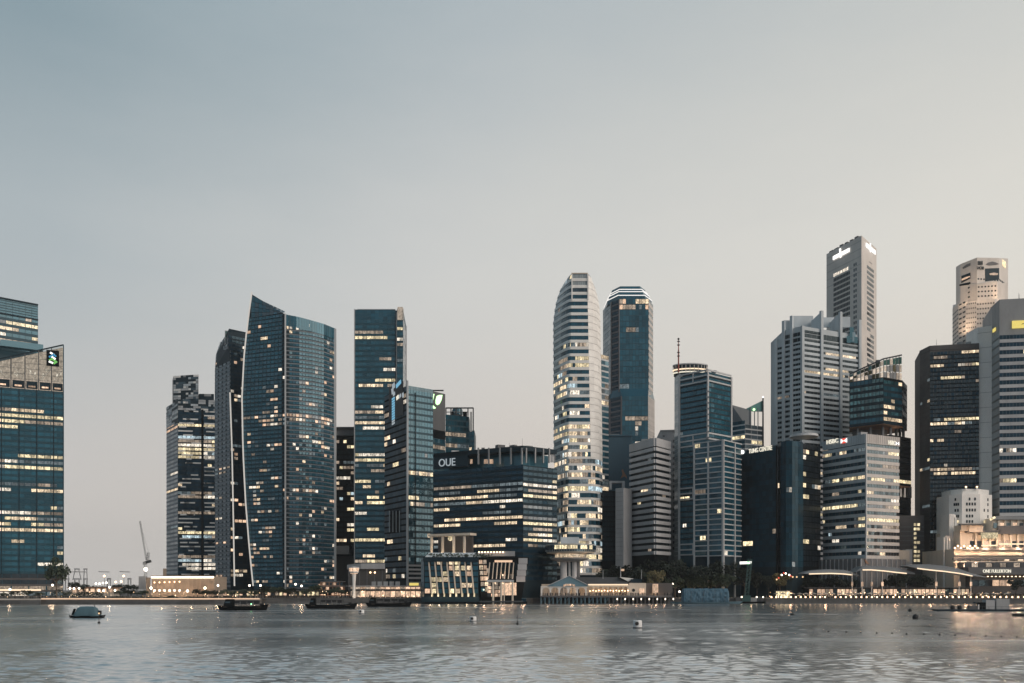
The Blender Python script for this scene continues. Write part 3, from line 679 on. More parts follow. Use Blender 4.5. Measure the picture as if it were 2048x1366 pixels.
# --- framed glass tower behind it
t = Thing('framed_tower', 'teal glass tower topped by an open roof frame and a small blue dome', 'tower', (PX(918, 665), 665, GZ))
P, Q = pt(891, 660), pt(938, 668); Q3 = pt(949, 668)
t.mesh('wall', MB().prism([P, Q, Q + Vector((0, 30)), P + Vector((8, 30))], GZ, PZ(831, 664)), 'frame_teal')
t.mesh('side_wall', MB().prism([Q, Q3, Q3 + Vector((0, 28)), Q + Vector((0, 28))], GZ, PZ(861, 668)), 'frame_teal')
facade(t, P, Q, PZ(1100, 664), PZ(832, 664), 24, 8, .3, 'frame_teal', .1, .3, 'glass_teal', WARM, .1, rows=[(888, 900, .75), (902, 912, .4)], gap=.25)
facade(t, Q, Q3, PZ(1100, 668), PZ(862, 668), 22, 2, .3, 'frame_teal', .1, .3, 'glass_teal', WARM, .1, rows=[(888, 900, .8)], gap=.25)
zf = PZ(816, 664)
for px, y0 in ((892, 835), (902, 832), (912, 832), (922, 832), (936, 832), (946.5, 862)):
    c = pt(px, 664); t.mesh('frame_post', MB().tube((c.x, c.y, PZ(y0, 664)), (c.x, c.y, zf), .45), 'steel_dark')
t.box('frame_beam', 'steel_dark', (PX(919, 663), 664, zf), (21, .9, .9)); t.box('frame_beam', 'metal_pale', (PX(914, 666), 668, PZ(822, 664)), (16, .6, .6))
t.mesh('roof_tank', MB().tube((PX(904, 668), 668, PZ(832, 664)), (PX(904, 668), 668, PZ(822, 664)), 1.4, n=12), 'frame_black'); t.mesh('roof_tank', MB().tube((PX(930, 668), 668, PZ(832, 664)), (PX(930, 668), 668, PZ(822, 664)), 1.6, n=12), 'frame_black')
t.mesh('roof_dome', MB().lathe((PX(914, 680), 684, PZ(819, 672)), [(4.2, -2), (4.4, 0), (4, 2.2), (2.9, 3.6), (.3, 4.2)], 16), 'glass_blue')
t.box('white_panel', 'white_clad', (PX(942, 666), 667, PZ(842, 664)), (1.6, .5, 15))
t.flush()

# --- broad dark office with OUE lettering
t = Thing('broad_office', 'broad dark glass office with OUE lettering and white roof columns', 'office building', (PX(1040, 512), 520, GZ))
Lc, C_, R_ = pt(867, 541), pt(1046, 511), pt(1114, 527)
zt = PZ(891, 511)
t.mesh('wall', MB().prism(para(Lc, C_, R_), GZ, PZ(930, 511)), 'frame_dark')
rw = [(938, 948, .3), (962, 980, .85), (980, 994, .75), (994, 1012, .8), (1012, 1020, .5), (1036, 1048, .85), (1064, 1080, .5), (1080, 1094, .75)]
facade(t, Lc, C_, PZ(1165, 520), PZ(934, 520), 21, 16, .45, 'frame_dark', .1, .4, 'glass_navy', WARM, .12, rows=rw, gap=.4, run=.85)
facade(t, C_, R_, PZ(1165, 515), PZ(934, 515), 21, 7, .45, 'frame_dark', .1, .4, 'glass_navy', WARM, .12, rows=rw, gap=.4, run=.85)
# crown: frame around a recessed terrace
ins = [Lc + Vector((6, 8)), C_ + Vector((0, 9)), R_ + Vector((-5, 8)), R_ + Vector((-8, 30)), Lc + Vector((12, 30))]
t.mesh('crown_wall', MB().prism(ins, PZ(930, 511), zt - 2.5), 'glass_teal')
t.mesh('roof_slab', MB().prism(para(Lc, C_, R_), zt - 2.6, zt), 'frame_dark')
A = onface(Lc, C_, 935); d_, n_, Lf, rz_ = face_axes(Lc, C_)
c = (Lc + A) / 2 - n_ * 1; t.box('sign_wall', 'frame_dark', (c.x, c.y, PZ(919, 533)), ((A - Lc).length, 2, PZ(904, 533) - PZ(934, 533)), rz_)
for px in (957, 978, 1000, 1022, 1044): c = onface(Lc, C_, px, .15); t.box('roof_column', 'grey_panel', (c.x, c.y, PZ(912, c.y)), (.8, .8, PZ(896, c.y) - PZ(929, c.y)), rz_)
d2, n2, L2, r2 = face_axes(C_, R_)
for px in (1052, 1070, 1086, 1098): c = onface(C_, R_, px, .15); t.box('roof_column', 'grey_panel', (c.x, c.y, PZ(911, c.y)), (.8, .8, PZ(897, c.y) - PZ(927, c.y)), r2)
for px in (940, 968, 975, 981): c = onface(Lc, C_, px, -1.5); t.box('terrace_lamp', 'lit_peach', (c.x, c.y, PZ(923, c.y)), (1.6, .5, 2.6), rz_)
for k in range(4): c = onface(C_, R_, 1102 + 3 * k, -1); t.box('roof_grille', 'frame_grey', (c.x, c.y, PZ(913, c.y)), (.5, .4, 7), r2)
c = onface(Lc, C_, 896, 1.2); t.text('sign_lettering', 'OUE', (c.x, c.y, PZ(925.5, c.y)), rz_, PZ(918, c.y) - PZ(933, c.y), 'sign_pale', 11.8)
roof_clutter(t, para(Lc, C_, R_), zt, 6, 5, 2)
# lit portico on its roof-level terrace
A, B_ = onface(Lc, C_, 881, 10), onface(Lc, C_, 964, 10)
c = (A + B_) / 2; ent = t.box('portico_beam', 'cream', (c.x, c.y, PZ(1070, c.y)), ((B_ - A).length, 7, 1.4), rz_)
for px in (886, 908, 930, 951): c = onface(Lc, C_, px, 12.5); t.mesh('portico_column', MB().tube((c.x, c.y, PZ(1112, c.y)), (c.x, c.y, PZ(1072, c.y)), .85, n=10), 'cream')
c = onface(Lc, C_, 915, 2); t.box('portico_back', 'concrete_brown', (c.x, c.y, PZ(1092, c.y)), (24, 2, 11), rz_)
for px in (897, 919, 941): c = onface(Lc, C_, px, 14); point_light(t, (c.x, c.y - 3, PZ(1112, c.y)), 900, r=.5)
t.mesh('wedding_lamp', MB().ball((onface(Lc, C_, 915, 8).x, onface(Lc, C_, 915, 8).y, PZ(1076, 520)), 1.5), 'lit_yellow')
t.flush()

# --- bullet-shaped pale tower
t = Thing('bullet_tower', 'tall pale bullet-shaped tower with white floor bands and a curved left side', 'tower', (PX(1155, 560), 570, GZ))
xl = [(549, 1141), (556, 1135), (566, 1128), (580, 1121), (600, 1114), (620, 1110), (645, 1107), (900, 1108), (1150, 1114)]
xr = [(549, 1178), (560, 1183), (575, 1189), (592, 1194), (612, 1198), (640, 1200), (900, 1204), (1150, 1206)]
xa = [(549, 1145), (600, 1143), (900, 1138), (1150, 1136)]; xb = [(549, 1174), (600, 1175), (900, 1181), (1150, 1184)]
BP = []
def ring3(y, o=0.0):
    l, r, a, b_ = interp(xl, HZ - (HZ - y) * 562 / 580), interp(xr, HZ - (HZ - y) * 562 / 574), interp(xa, y), interp(xb, y)
    pts = []
    for k in range(8):
        f = k / 8; pts.append(pt(l + (a - l) * (1 - (1 - f) ** 1.25), 580 - 20 * math.sin(f * math.pi / 2)))
    pts += [pt(a, 560), pt(b_, 560), pt(b_ + (r - b_) * .4, 562), pt(b_ + (r - b_) * .75, 566), pt(r, 574), pt(r - 4, 600), pt(l + 5, 600)]
    if o:
        cc = Vector((PX((l + r) / 2, 580), 580)); pts = [p_ + (p_ - cc).normalized() * o for p_ in pts]
    return pts
ys = [1190, 1100, 1000, 900, 800, 700, 650, 625, 605, 590, 578, 568, 560, 554, 549.5]
t.mesh('wall', MB().loft([[vert(p_, PZ(y, 562)) for p_ in ring3(y)] for y in ys]), 'frame_dark')
nf = 44; ph = (1150 - 551) / nf; NV = 13
for i in range(nf):
    y = 1150 - i * ph; h = ph / F * 562
    pl = .04
    if 695 < y < 800: pl = .6
    if 855 < y < 905: pl = .8
    if y > 905: pl = .72
    if 1000 < y < 1080: pl = .5
    if 905 < y < 960: pl = .85
    solid_r = y < 925; yb = y - ph * (.42 if y < 905 else .33)
    A_, B_ = ring3(y, .35), ring3(yb, .35); A2, B2 = ring3(y, .02), ring3(yb, .02)
    mb = MB()
    def strip(k0, k1, A_, B_, ya, yb_):
        for k in range(k0, k1):
            mb.face([vert(A_[k], PZ(ya, 562)), vert(A_[k + 1], PZ(ya, 562)), vert(B_[k + 1], PZ(yb_, 562)), vert(B_[k], PZ(yb_, 562))])
    strip(0, 12, A_, B_, y, yb)
    for R1, R0, yy in ((A_, A2, y), (B_, B2, yb)):
        for k in range(12): mb.face([vert(R1[k], PZ(yy, 562)), vert(R1[k + 1], PZ(yy, 562)), vert(R0[k + 1], PZ(yy, 562)), vert(R0[k], PZ(yy, 562))])
    t.mesh('floor_band', mb, 'white_clad')
    if solid_r:
        mb = MB(); C1, C2 = ring3(yb, .25), ring3(y - ph * .97, .25); strip(9, 12, C1, C2, yb, y - ph * .97); t.mesh('cladding_panel', mb, 'white_clad')
    on = rnd.random() < pl; km = pick(WARM); C1, C2 = ring3(yb, .06), ring3(y - ph, .06)
    for k in range(0, 9 if solid_r else 12):
        nb = 8 if k == 8 else 2
        for q in range(nb):
            if rnd.random() < .35: on = rnd.random() < pl; km = pick(YEL if y < 905 else WARM)
            f0, f1 = (q + .04) / nb, (q + .96) / nb
            a0, a1 = C1[k] + (C1[k + 1] - C1[k]) * f0, C1[k] + (C1[k + 1] - C1[k]) * f1; b0, b1 = C2[k] + (C2[k + 1] - C2[k]) * f0, C2[k] + (C2[k + 1] - C2[k]) * f1
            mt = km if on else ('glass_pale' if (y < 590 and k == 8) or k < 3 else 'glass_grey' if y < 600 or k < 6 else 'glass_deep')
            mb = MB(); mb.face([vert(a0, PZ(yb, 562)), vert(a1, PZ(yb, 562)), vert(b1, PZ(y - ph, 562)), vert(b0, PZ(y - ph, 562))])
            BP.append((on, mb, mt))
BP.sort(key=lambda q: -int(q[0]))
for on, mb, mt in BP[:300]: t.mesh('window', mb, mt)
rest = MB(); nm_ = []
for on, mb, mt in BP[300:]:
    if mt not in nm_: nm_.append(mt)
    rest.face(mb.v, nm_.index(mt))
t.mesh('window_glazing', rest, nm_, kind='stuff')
for px in (1144, 1176): t.box('crown_post', 'white_clad', (PX(px, 559.5), 559.5, (PZ(600, 560) + PZ(549, 560)) / 2), (.7, .6, PZ(549, 560) - PZ(600, 560)))
t.box('roof_cap', 'cream', (PX(1159, 562), 568, PZ(549, 562)), (10.5, 16, .9))
t.flush()
t = Thing('glass_annex', 'narrow banded glass annex attached to the right side of the pale bullet tower', 'office building', (PX(1206, 590), 600, GZ))
P, Q, Q2 = pt(1193, 590), pt(1202, 583), pt(1217, 588)
t.mesh('wall', MB().prism([P, Q, Q2, Q2 + Vector((0, 18)), P + Vector((0, 18))], GZ, PZ(711, 586)), 'frame_teal')
facade(t, Q, Q2, PZ(985, 586), PZ(711, 586), 24, 2, .3, 'metal_pale', .15, .4, 'glass_teal', YEL, .3, rows=[(735, 812, .65), (940, 985, .6)], gap=.2)
facade(t, P, Q, PZ(985, 588), PZ(711, 588), 24, 2, .3, 'metal_pale', .15, .4, 'glass_deep', YEL, .1, gap=.2)
t.flush()

# --- octagonal tower with bright stepped crown
t = Thing('crowned_tower', 'tall dark teal octagonal tower with bright white stepped crown lights', 'tower', (PX(1260, 800), 815, GZ))
V = [pt(1206, 830), pt(1222, 806), pt(1239, 797), pt(1297, 797), pt(1306, 815), pt(1300, 850), pt(1215, 850)]
zt = PZ(600, 800)
t.mesh('wall', MB().prism(V, GZ, zt), 'frame_dark')
Z0 = PZ(905, 800); zs_ = PZ(785, 800)
facade(t, V[2], V[3], Z0, zt, 27, 9, .14, 'frame_teal', .08, .3, 'glass_teal', PEACH, .06, rows=[(596, 604, .5), (612, 620, .6), (712, 720, .5), (845, 852, .6)], gap=.25, run=.6)
facade(t, V[1], V[2], zs_, zt, 17, 1, .3, 'brown_granite', .12, .4, 'glass_navy', PEACH, 0, gap=3.6, fill=.6)
facade(t, V[0], V[1], zs_, zt, 20, 3, .12, 'frame_grey', .08, .3, 'glass_grey', PEACH, .02, gap=.25)
facade(t, V[3], V[4], Z0, zt, 24, 1, .55, 'concrete_warm', .15, .4, 'glass_grey', PEACH, .05, gap=2.4)
fins(t, V[1], V[2], zs_, zt, [.04, .96], 1.0, .5, 'brown_granite', 'pier')
# splayed lower stage
Lw = [pt(1219, 806), pt(1244, 794), pt(1296, 794), pt(1309, 812), pt(1303, 852), pt(1212, 852)]
t.mesh('lower_wall', MB().prism(Lw, GZ, PZ(795, 800)), 'frame_dark')
t.mesh('splay', MB().loft([[vert(p_, PZ(795, 800)) for p_ in Lw], [vert(p_, PZ(778, 800)) for p_ in (pt(1222.5, 806), pt(1239, 797), pt(1297, 797), pt(1305.5, 815), pt(1300, 850), pt(1215, 850))]]), 'glass_deep')
facade(t, Lw[0], Lw[1], Z0, PZ(795, 800), 11, 1, .35, 'brown_granite', .15, .4, 'glass_navy', PEACH, .15, gap=3, fill=.8)
facade(t, Lw[1], Lw[2], Z0, PZ(795, 800), 11, 8, .14, 'frame_teal', .08, .3, 'glass_teal', PEACH, .12, rows=[(845, 852, .6)], gap=.25, run=.6)
facade(t, Lw[2], Lw[3], Z0, PZ(795, 800), 22, 1, .6, 'concrete_warm', .15, .4, 'concrete_warm', PEACH, .0, gap=.6)
fins(t, Lw[0], Lw[1], Z0, PZ(795, 800), [.05, .95], 1.6, .5, 'brown_granite', 'pier')
def inset(poly, k):
    c = sum((Vector(p_) for p_ in poly), Vector((0, 0))) / len(poly); return [c + (Vector(p_) - c) * k for p_ in poly]
oct_ = [pt(1208, 832), pt(1214, 812), pt(1236, 797), pt(1290, 797), pt(1304, 812), pt(1302, 850), pt(1215, 852)]
for k, (ya, yb, s_) in enumerate(((602, 592, .99), (592, 583, .90), (583, 577, .82), (577, 570, .74))):
    pol = inset(oct_, s_)
    t.mesh('crown_step', MB().prism(pol, PZ(ya, 800), PZ(yb, 800)), 'glass_deep')
    if k < 3: t.mesh('crown_light', MB().prism(inset(oct_, s_ + .015), PZ(yb + 1.5, 800), PZ(yb, 800)), 'crown_white')
t.flush()

# --- plain blue wall block, stepped grey block, dark block
t = Thing('blank_blue_block', 'windowless flat blue-walled block below the crowned tower', 'building', (PX(1238, 604), 606, GZ))
P, Q = pt(1213, 602), pt(1264, 602)
t.mesh('wall', MB().prism([P, Q, Q + Vector((0, 20)), P + Vector((0, 20))], GZ, PZ(872, 602)), 'blue_paint')
t.box('parapet', 'blue_paint', (PX(1238.5, 601), 601.6, PZ(871, 602)), (17.6, .6, 1.0))
blob(t, 'emblem', P, Q, [(1243, 940), (1246, 938), (1248, 944), (1253, 952), (1254, 957), (1249, 953), (1244, 955), (1241, 957), (1245, 948)], 'terracotta', .3)
t.mesh('vent_house', MB().prism([P + Vector((2, 4)), Q + Vector((-8, 4)), Q + Vector((-8, 12)), P + Vector((2, 12))], PZ(872, 602), PZ(866, 602)), 'grey_panel')
t = Thing('stair_block', 'narrow grey concrete stair block with a dark glass left half, below the blue wall', 'building', (PX(1234, 560), 566, GZ))
t.mesh('wall', MB().prism([pt(1204, 566), pt(1233, 566), pt(1233, 590), pt(1204, 590)], GZ, PZ(982, 566)), 'frame_black')
facade(t, pt(1204, 566), pt(1233, 566), PZ(1125, 566), PZ(985, 566), 14, 5, .35, 'frame_black', .1, .3, 'glass_black', YEL, .12, gap=.3)
t.mesh('stair_shaft', MB().prism([pt(1231, 556), pt(1247, 552), pt(1264, 560), pt(1264, 580), pt(1231, 580)], GZ, PZ(977, 556)), 'concrete')
for k in range(16): t.box('panel_joint', 'concrete_dark', (PX(1239, 553.6), 553.6, PZ(985 + 9 * k, 554)), (5.0, .12, .12), face_axes(pt(1231, 556), pt(1247, 552))[3])
t.box('roof_frame', 'concrete', (PX(1234, 572), 574, PZ(964, 572)), (9.6, 4, 1.4)); t.box('roof_frame', 'concrete', (PX(1247, 572), 573, PZ(971, 572)), (1.6, 4, 5.5)); t.box('roof_frame', 'concrete', (PX(1221, 572), 573, PZ(971, 572)), (1.4, 4, 5.5))
t.flush()

# --- grey horizontally banded block
t = Thing('banded_block', 'grey office block with deep continuous concrete floor bands and dark ribbon windows', 'office building', (PX(1310, 542), 550, GZ))
Lc, C_, R_ = pt(1262, 566), pt(1310, 541), pt(1338, 555)
zt = PZ(877, 541)
t.mesh('wall', MB().prism(para(Lc, C_, R_), GZ, zt - 2), 'frame_black')
for A, B_, nb in ((Lc, C_, 7), (C_, R_, 4)):
    facade(t, A, B_, PZ(1110, 548), PZ(893, 548), 18, nb, .58, 'concrete', 1.1, 1.6, 'glass_black', YEL, .03, rows=[(975, 984, .25)], gap=.2, slab_over=1.0, run=.3, slabname='floor_band')
    rails(t, A, B_, [zt - 2.2], 5.0, 1.2, 'concrete', 'parapet', .8)
t.flush()
roof_clutter(t, para(Lc, C_, R_), zt - .2, 5, 4, 1)
t = Thing('slab_block', 'plain grey concrete slab block between the banded block and the antenna tower', 'building', (PX(1335, 585), 590, GZ))
P, Q = pt(1320, 585), pt(1352, 583)
t.mesh('wall', MB().prism([P, Q, Q + Vector((2, 25)), P + Vector((2, 25))], GZ, PZ(861, 584)), 'concrete')
facade(t, pt(1339, 584), pt(1351, 583), PZ(1105, 584), PZ(880, 584), 20, 2, .5, None, .1, .3, 'concrete_dark', YEL, 0, gap=.5)
t.box('roof_vent', 'concrete_dark', (PX(1331, 583), 584.6, PZ(872, 584)), (3, .4, 1.0)); rails(t, P, Q, [PZ(861, 584)], .8, .5, 'concrete', 'parapet')
t.flush()

# --- glass tower with round roof drum and antenna
t = Thing('antenna_tower', 'teal glass tower with white corner frame, round roof drum and a tall antenna', 'tower', (PX(1415, 542), 550, GZ))
Lc, C_, R_ = pt(1359, 556), pt(1415, 541), pt(1462, 556)
zt = PZ(743, 541)
t.mesh('wall', MB().prism(para(Lc, C_, R_), GZ, zt), 'frame_teal')
A0 = pt(1349, 566)
facade(t, A0, Lc, PZ(1112, 560), PZ(752, 560), 42, 1, .12, 'metal_pale', .1, .4, 'glass_pale', YEL, 0, gap=.35, name='corner_window')
t.mesh('corner_wall', MB().prism([A0, Lc, Lc + Vector((6, 12)), A0 + Vector((6, 12))], GZ, PZ(750, 560)), 'frame_grey')
sk = lambda x, y, i, j: (745 < y < 764) or (866 < y < 896)
facade(t, Lc, C_, PZ(1112, 548), zt - .5, 33, 8, .32, 'frame_dark', .12, .4, 'glass_teal', YEL, .035, gap=.15, run=.4)
facade(t, C_, R_, PZ(880, 548), zt - .5, 13, 7, .32, 'frame_dark', .12, .4, 'glass_teal', YEL, .03, gap=.15, run=.4)
for A, B_ in ((Lc, C_), (C_, R_)):
    rails(t, A, B_, [PZ(y, 545) for y in (743, 753, 764, 868, 879, 890)], .9, .6, 'metal_pale', 'frame_beam')
rails(t, Lc, C_, [PZ(y, 548) for y in (975, 986, 997, 1088, 1099, 1109)], .9, .6, 'metal_pale', 'frame_beam')
fins(t, Lc, C_, GZ, zt, [0], 1.3, .7, 'metal_pale', 'frame_column'); fins(t, C_, R_, PZ(880, 548), zt, [0, 1], 1.3, .7, 'metal_pale', 'frame_column')
for (ya, yb) in ((764, 743), (890, 868), (997, 975), (1109, 1088)): fins(t, Lc, C_, PZ(ya, 548), PZ(yb, 548), [.5], .7, .6, 'metal_pale', 'frame_column')
for k in range(9): c = C_ + Vector((0, -.5)); t.box('column_node', 'frame_grey', (c.x, c.y, PZ(783 + 11.5 * k, 541)), (1.7, .8, .8))
# white grid extension
E1, E2, E3 = pt(1389, 545), pt(1446, 531), pt(1482, 547)
ze = PZ(880, 531)
t.mesh('extension_wall', MB().prism([E1, E2, E3, E3 + Vector((0, 12)), E1 + Vector((4, 12))], GZ, ze), 'frame_dark')
for A, B_, nb in ((E1, E2, 5), (E2, E3, 4)):
    facade(t, A, B_, PZ(1112, 540), ze - .3, 22, nb, .1, None, .1, .3, 'glass_deep', YEL, .04, gap=.2, run=.3)
    rails(t, A, B_, [PZ(1112, 540) + k * (ze - PZ(1112, 540)) / 22 for k in range(23)], .7, .6, 'metal_pale', 'grid_beam')
    fins(t, A, B_, GZ, ze, [0, .5, 1] if nb == 5 else [0, .62], 1.0, .8, 'metal_pale', 'grid_column')
# roof drum
cx_, cy_ = PX(1383, 562), 566
t.mesh('roof_drum', MB().lathe((cx_, cy_, 0), [(10.6, PZ(748, 560)), (10.6, PZ(728, 560)), (.2, PZ(727, 560))], 32, sy=.55), 'frame_dark')
for (ya, mt) in ((727, 'metal_pale'), (737, 'strip_warm'), (743, 'sign_soft')):
    t.mesh('drum_ring', MB().lathe((cx_, cy_, PZ(ya, 560)), [(10.7, -.35), (11.3, -.35), (11.3, .35), (10.7, .35)], 32, sy=.55), mt)
for k in range(26):
    a = 2 * math.pi * k / 26
    if math.sin(a) < .2: t.box('drum_post', 'concrete_warm', (cx_ + 11 * math.cos(a), cy_ + 6.05 * math.sin(a), PZ(737, 560)), (.35, .35, PZ(729, 560) - PZ(745, 560)))
ax = PX(1357, 556)
an = t.mesh('antenna', MB().tube((ax, 556, PZ(745, 556)), (ax, 556, PZ(700, 556)), .5, .4).tube((ax, 556, PZ(700, 556)), (ax, 556, PZ(680, 556)), .32, .2), 'red_paint')
for y in (705, 712, 690, 683): t.mesh('antenna_ring', MB().lathe((ax, 556, PZ(y, 556)), [(.9, -.2), (.9, .2)], 10), 'steel_dark', par=an)
t.mesh('antenna_tip', MB().ball((ax, 556, PZ(678, 556)), .7), 'frame_black', par=an)
t.mesh('roof_dish', MB().lathe((PX(1431, 552), 556, PZ(741, 552)), [(.2, -1.2), (1.6, -.4), (1.9, .8)], 14), 'metal_pale')
t.flush()
# --- stepped rear wing with green fin
t = Thing('fin_building', 'grey stepped office wing with a tilted green glass fin and roof mast', 'office building', (PX(1495, 600), 606, GZ))
P, C_, Q = pt(1462, 612), pt(1490, 604), pt(1527, 612)
t.mesh('wall', MB().prism([P, C_, Q, Q + Vector((0, 20)), P + Vector((0, 20))], GZ, [PZ(808, 612), PZ(848, 604), PZ(856, 612), PZ(856, 612), PZ(808, 612)]), 'frame_grey')
t.mesh('upper_wall', MB().prism([pt(1462, 614), pt(1500, 612), pt(1500, 630), pt(1462, 630)], PZ(860, 612), [PZ(808, 612), PZ(820, 612), PZ(820, 612), PZ(808, 612)]), 'grey_panel')
facade(t, P, C_, PZ(900, 606), PZ(842, 606), 6, 4, .3, 'concrete_blue', .2, .4, 'glass_deep', YEL, .05, gap=.1)
facade(t, C_, Q, PZ(900, 606), PZ(850, 606), 5, 3, .26, 'metal_pale', .25, .4, 'glass_grey', YEL, .05, rows=[(878, 888, .8)], gap=.7)
for px in (1501, 1509, 1516): t.mesh('roof_post', MB().tube((PX(px, 612), 612, PZ(858, 612)), (PX(px, 612), 612, PZ(816, 612)), .6 if px < 1505 else .35), 'frame_grey')
t.mesh('roof_mast', MB().tube((PX(1526, 611), 611, PZ(900, 611)), (PX(1526, 611), 611, PZ(796, 611)), .7, .5), 'steel_dark')
mb = MB()
A = [(PX(1493, 612), 612, PZ(817, 612)), (PX(1525, 612), 612, PZ(801, 612)), (PX(1525, 612), 612, PZ(823, 612)), (PX(1500, 612), 612, PZ(822, 612))]
mb.face(A); mb.face([(a[0], a[1] + 1.2, a[2]) for a in A])
for k in range(4): j = (k + 1) % 4; mb.face([A[k], A[j], (A[j][0], A[j][1] + 1.2, A[j][2]), (A[k][0], A[k][1] + 1.2, A[k][2])])
t.mesh('glass_fin', mb, 'glass_green'); t.mesh('fin_lamp', MB().ball((PX(1508, 611), 611, PZ(819, 611)), .9), 'sign_green'); t.mesh('mast_lamp', MB().ball((PX(1526, 611), 611, PZ(794, 611)), .7), 'sign_white')
t.flush()

# --- ribbed concrete tower
t = Thing('ribbed_tower', 'grey-blue concrete tower with vertical fins, stepped roofline and ribbon windows', 'tower', (PX(1605, 602), 612, GZ))
Lc, C_, R_ = pt(1552, 615), pt(1604, 600), pt(1719, 622)
zt = PZ(652, 600); zc_ = PZ(664, 600)
t.mesh('wall', MB().prism([pt(1567, 610.8), C_, R_, R_ + Vector((-24, 30)), pt(1567, 610.8) + Vector((0, 30))], GZ, zt), 'concrete_blue')
t.mesh('left_wall', MB().prism([Lc, pt(1568, 610.4), pt(1568, 622), Lc + Vector((4, 14))], GZ, PZ(680, 615)), 'concrete_blue')
facade(t, C_, R_, PZ(900, 610), PZ(685, 610), 21, 15, .52, 'concrete_blue', .35, .6, 'glass_black', WARM, .05, rows=[(744, 752, .75), (789, 797, .85), (852, 862, .6), (690, 700, .2)], gap=.2, run=.85)
facade(t, C_, R_, PZ(684, 610), PZ(671, 610), 1, 12, .15, 'concrete_blue', .35, .6, 'glass_black', WARM, .15, gap=.2)
fa = onface(C_, R_, 1642); facade(t, C_, fa, PZ(671, 606), PZ(664, 606), 1, 5, .1, 'concrete_blue', .35, .6, 'glass_black', WARM, .0, gap=.2)
facade(t, Lc, C_, PZ(900, 607), PZ(690, 607), 21, 8, .52, 'concrete_blue', .35, .6, 'glass_black', WARM, .03, rows=[(789, 797, .8)], gap=.2, run=.85)
facade(t, pt(1568, 610.4), C_, PZ(690, 606), PZ(668, 606), 2, 4, .3, 'concrete_blue', .35, .6, 'glass_black', WARM, .0, gap=.2)
for px, top in ((1604, 652), (1642, 622), (1680, 624), (1718, 640)): c = onface(C_, R_, px, .4); t.box('rib', 'concrete_blue', (c.x, c.y, (GZ + PZ(top, c.y)) / 2), (2.1, 1.8, PZ(top, c.y) - GZ), face_axes(C_, R_)[3])
for px, top in ((1553, 678), (1568, 642), (1584, 632)): c = onface(Lc, C_, px, .4); t.box('rib', 'concrete_blue', (c.x, c.y, (GZ + PZ(top, c.y)) / 2), (1.9, 1.8, PZ(top, c.y) - GZ), face_axes(Lc, C_)[3])
# stepped roof screens
for (a, b_, ya, yb, Y) in ((1568, 1586, 660, 641, 632), (1582, 1626, 655, 632, 628), (1642, 1668, 655, 635, 630), (1680, 1700, 655, 634, 632)):
    t.box('roof_screen', 'concrete_blue', ((PX(a, Y) + PX(b_, Y)) / 2, Y, (PZ(ya, Y) + PZ(yb, Y)) / 2), (PX(b_, Y) - PX(a, Y), 1, PZ(yb, Y) - PZ(ya, Y)))
for (pa, ya, pb, yb, Y) in ((1622, 630, 1644, 622, 612), (1660, 633, 1681, 624, 616)):
    A = [(PX(pa, Y + 14), Y + 14, PZ(655, Y)), (PX(pb, Y), Y, PZ(655, Y)), (PX(pb, Y), Y, PZ(yb, Y)), (PX(pa, Y + 14), Y + 14, PZ(ya, Y))]
    mb = MB(); mb.face(A); mb.face([(a[0] + 1, a[1] + 1, a[2]) for a in A]); mb.face([A[2], A[3], (A[3][0] + 1, A[3][1] + 1, A[3][2]), (A[2][0] + 1, A[2][1] + 1, A[2][2])]); t.mesh('sloping_screen', mb, 'concrete_blue')
rz_ = face_axes(C_, R_)[3]
sg = None
for (px, py, w, h) in ((1700, 665, 3.6, 7.5), (1694, 679, 3.2, 4.6), (1700, 681, 3.6, 2.6), (1704, 674, 3.0, 6.5), (1708, 680, 3.0, 4.2)):
    c = onface(C_, R_, px, 1.4 + .02 * (px - 1690)); t.box('sign_block', 'sign_teal' if px != 1704 else 'roof_blue', (c.x, c.y, PZ(py, c.y)), (w, .3, h), rz_)
t.flush()

# --- tallest tower, two smooth concrete faces with white sign
t = Thing('tallest_tower', 'tallest pale concrete tower with wedge-sharp corner and glowing white signs at its top', 'tower', (PX(1724, 702), 715, GZ))
Lc, C_, R_ = pt(1653, 739), pt(1723, 700), pt(1753, 727)
zt = PZ(471, 700)
t.mesh('wall', MB().prism([Lc, C_, R_, R_ + Vector((-18, 26)), Lc + Vector((6, 14))], GZ, zt), 'granite')
d_, n_, Lf, rz_ = face_axes(Lc, C_)
A, B_ = onface(Lc, C_, 1667), onface(Lc, C_, 1700)
facade(t, A, B_, PZ(760, 722), PZ(540, 722), 22, 11, .34, 'granite', .12, .3, 'glass_black', PEACH, .0, gap=.4, rows=[(540, 549, .93)])
facade(t, onface(Lc, C_, 1706.5), onface(Lc, C_, 1714), PZ(760, 709), PZ(528, 709), 22, 2, .45, None, .1, .3, 'glass_navy', PEACH, .0, gap=.9)
A, B_ = onface(C_, R_, 1734), onface(C_, R_, 1747.5)
for (ya, yb, k) in ((758, 532, 22), ): facade(t, A, B_, PZ(ya, 712), PZ(yb, 712), k, 2, .42, None, .1, .3, 'glass_brown', PEACH, .0, gap=.12, skip=lambda x, y, i, j: 660 < y < 673)
t.box('vent_slot', 'concrete_dark', (*onface(C_, R_, 1741, .02), PZ(522, 712)), (6.5, .2, .5), face_axes(C_, R_)[3])
for k in range(6): c = onface(Lc, C_, 1660 + 10 * k, -2); t.box('roof_plant', 'steel_dark', (c.x, c.y, zt + .8), (rnd.uniform(2, 6), 2, rnd.uniform(1.2, 2.6)), rz_)
rails(t, Lc, C_, [PZ(560 - 15 * k, 720) for k in range(0, 5)], .18, .1, 'concrete_dark', 'joint')
c = onface(Lc, C_, 1683.5, .7); sg = t.box('sign', 'sign_white', (c.x, c.y, PZ(508, c.y)), (19.5, .4, 3.0), rz_)
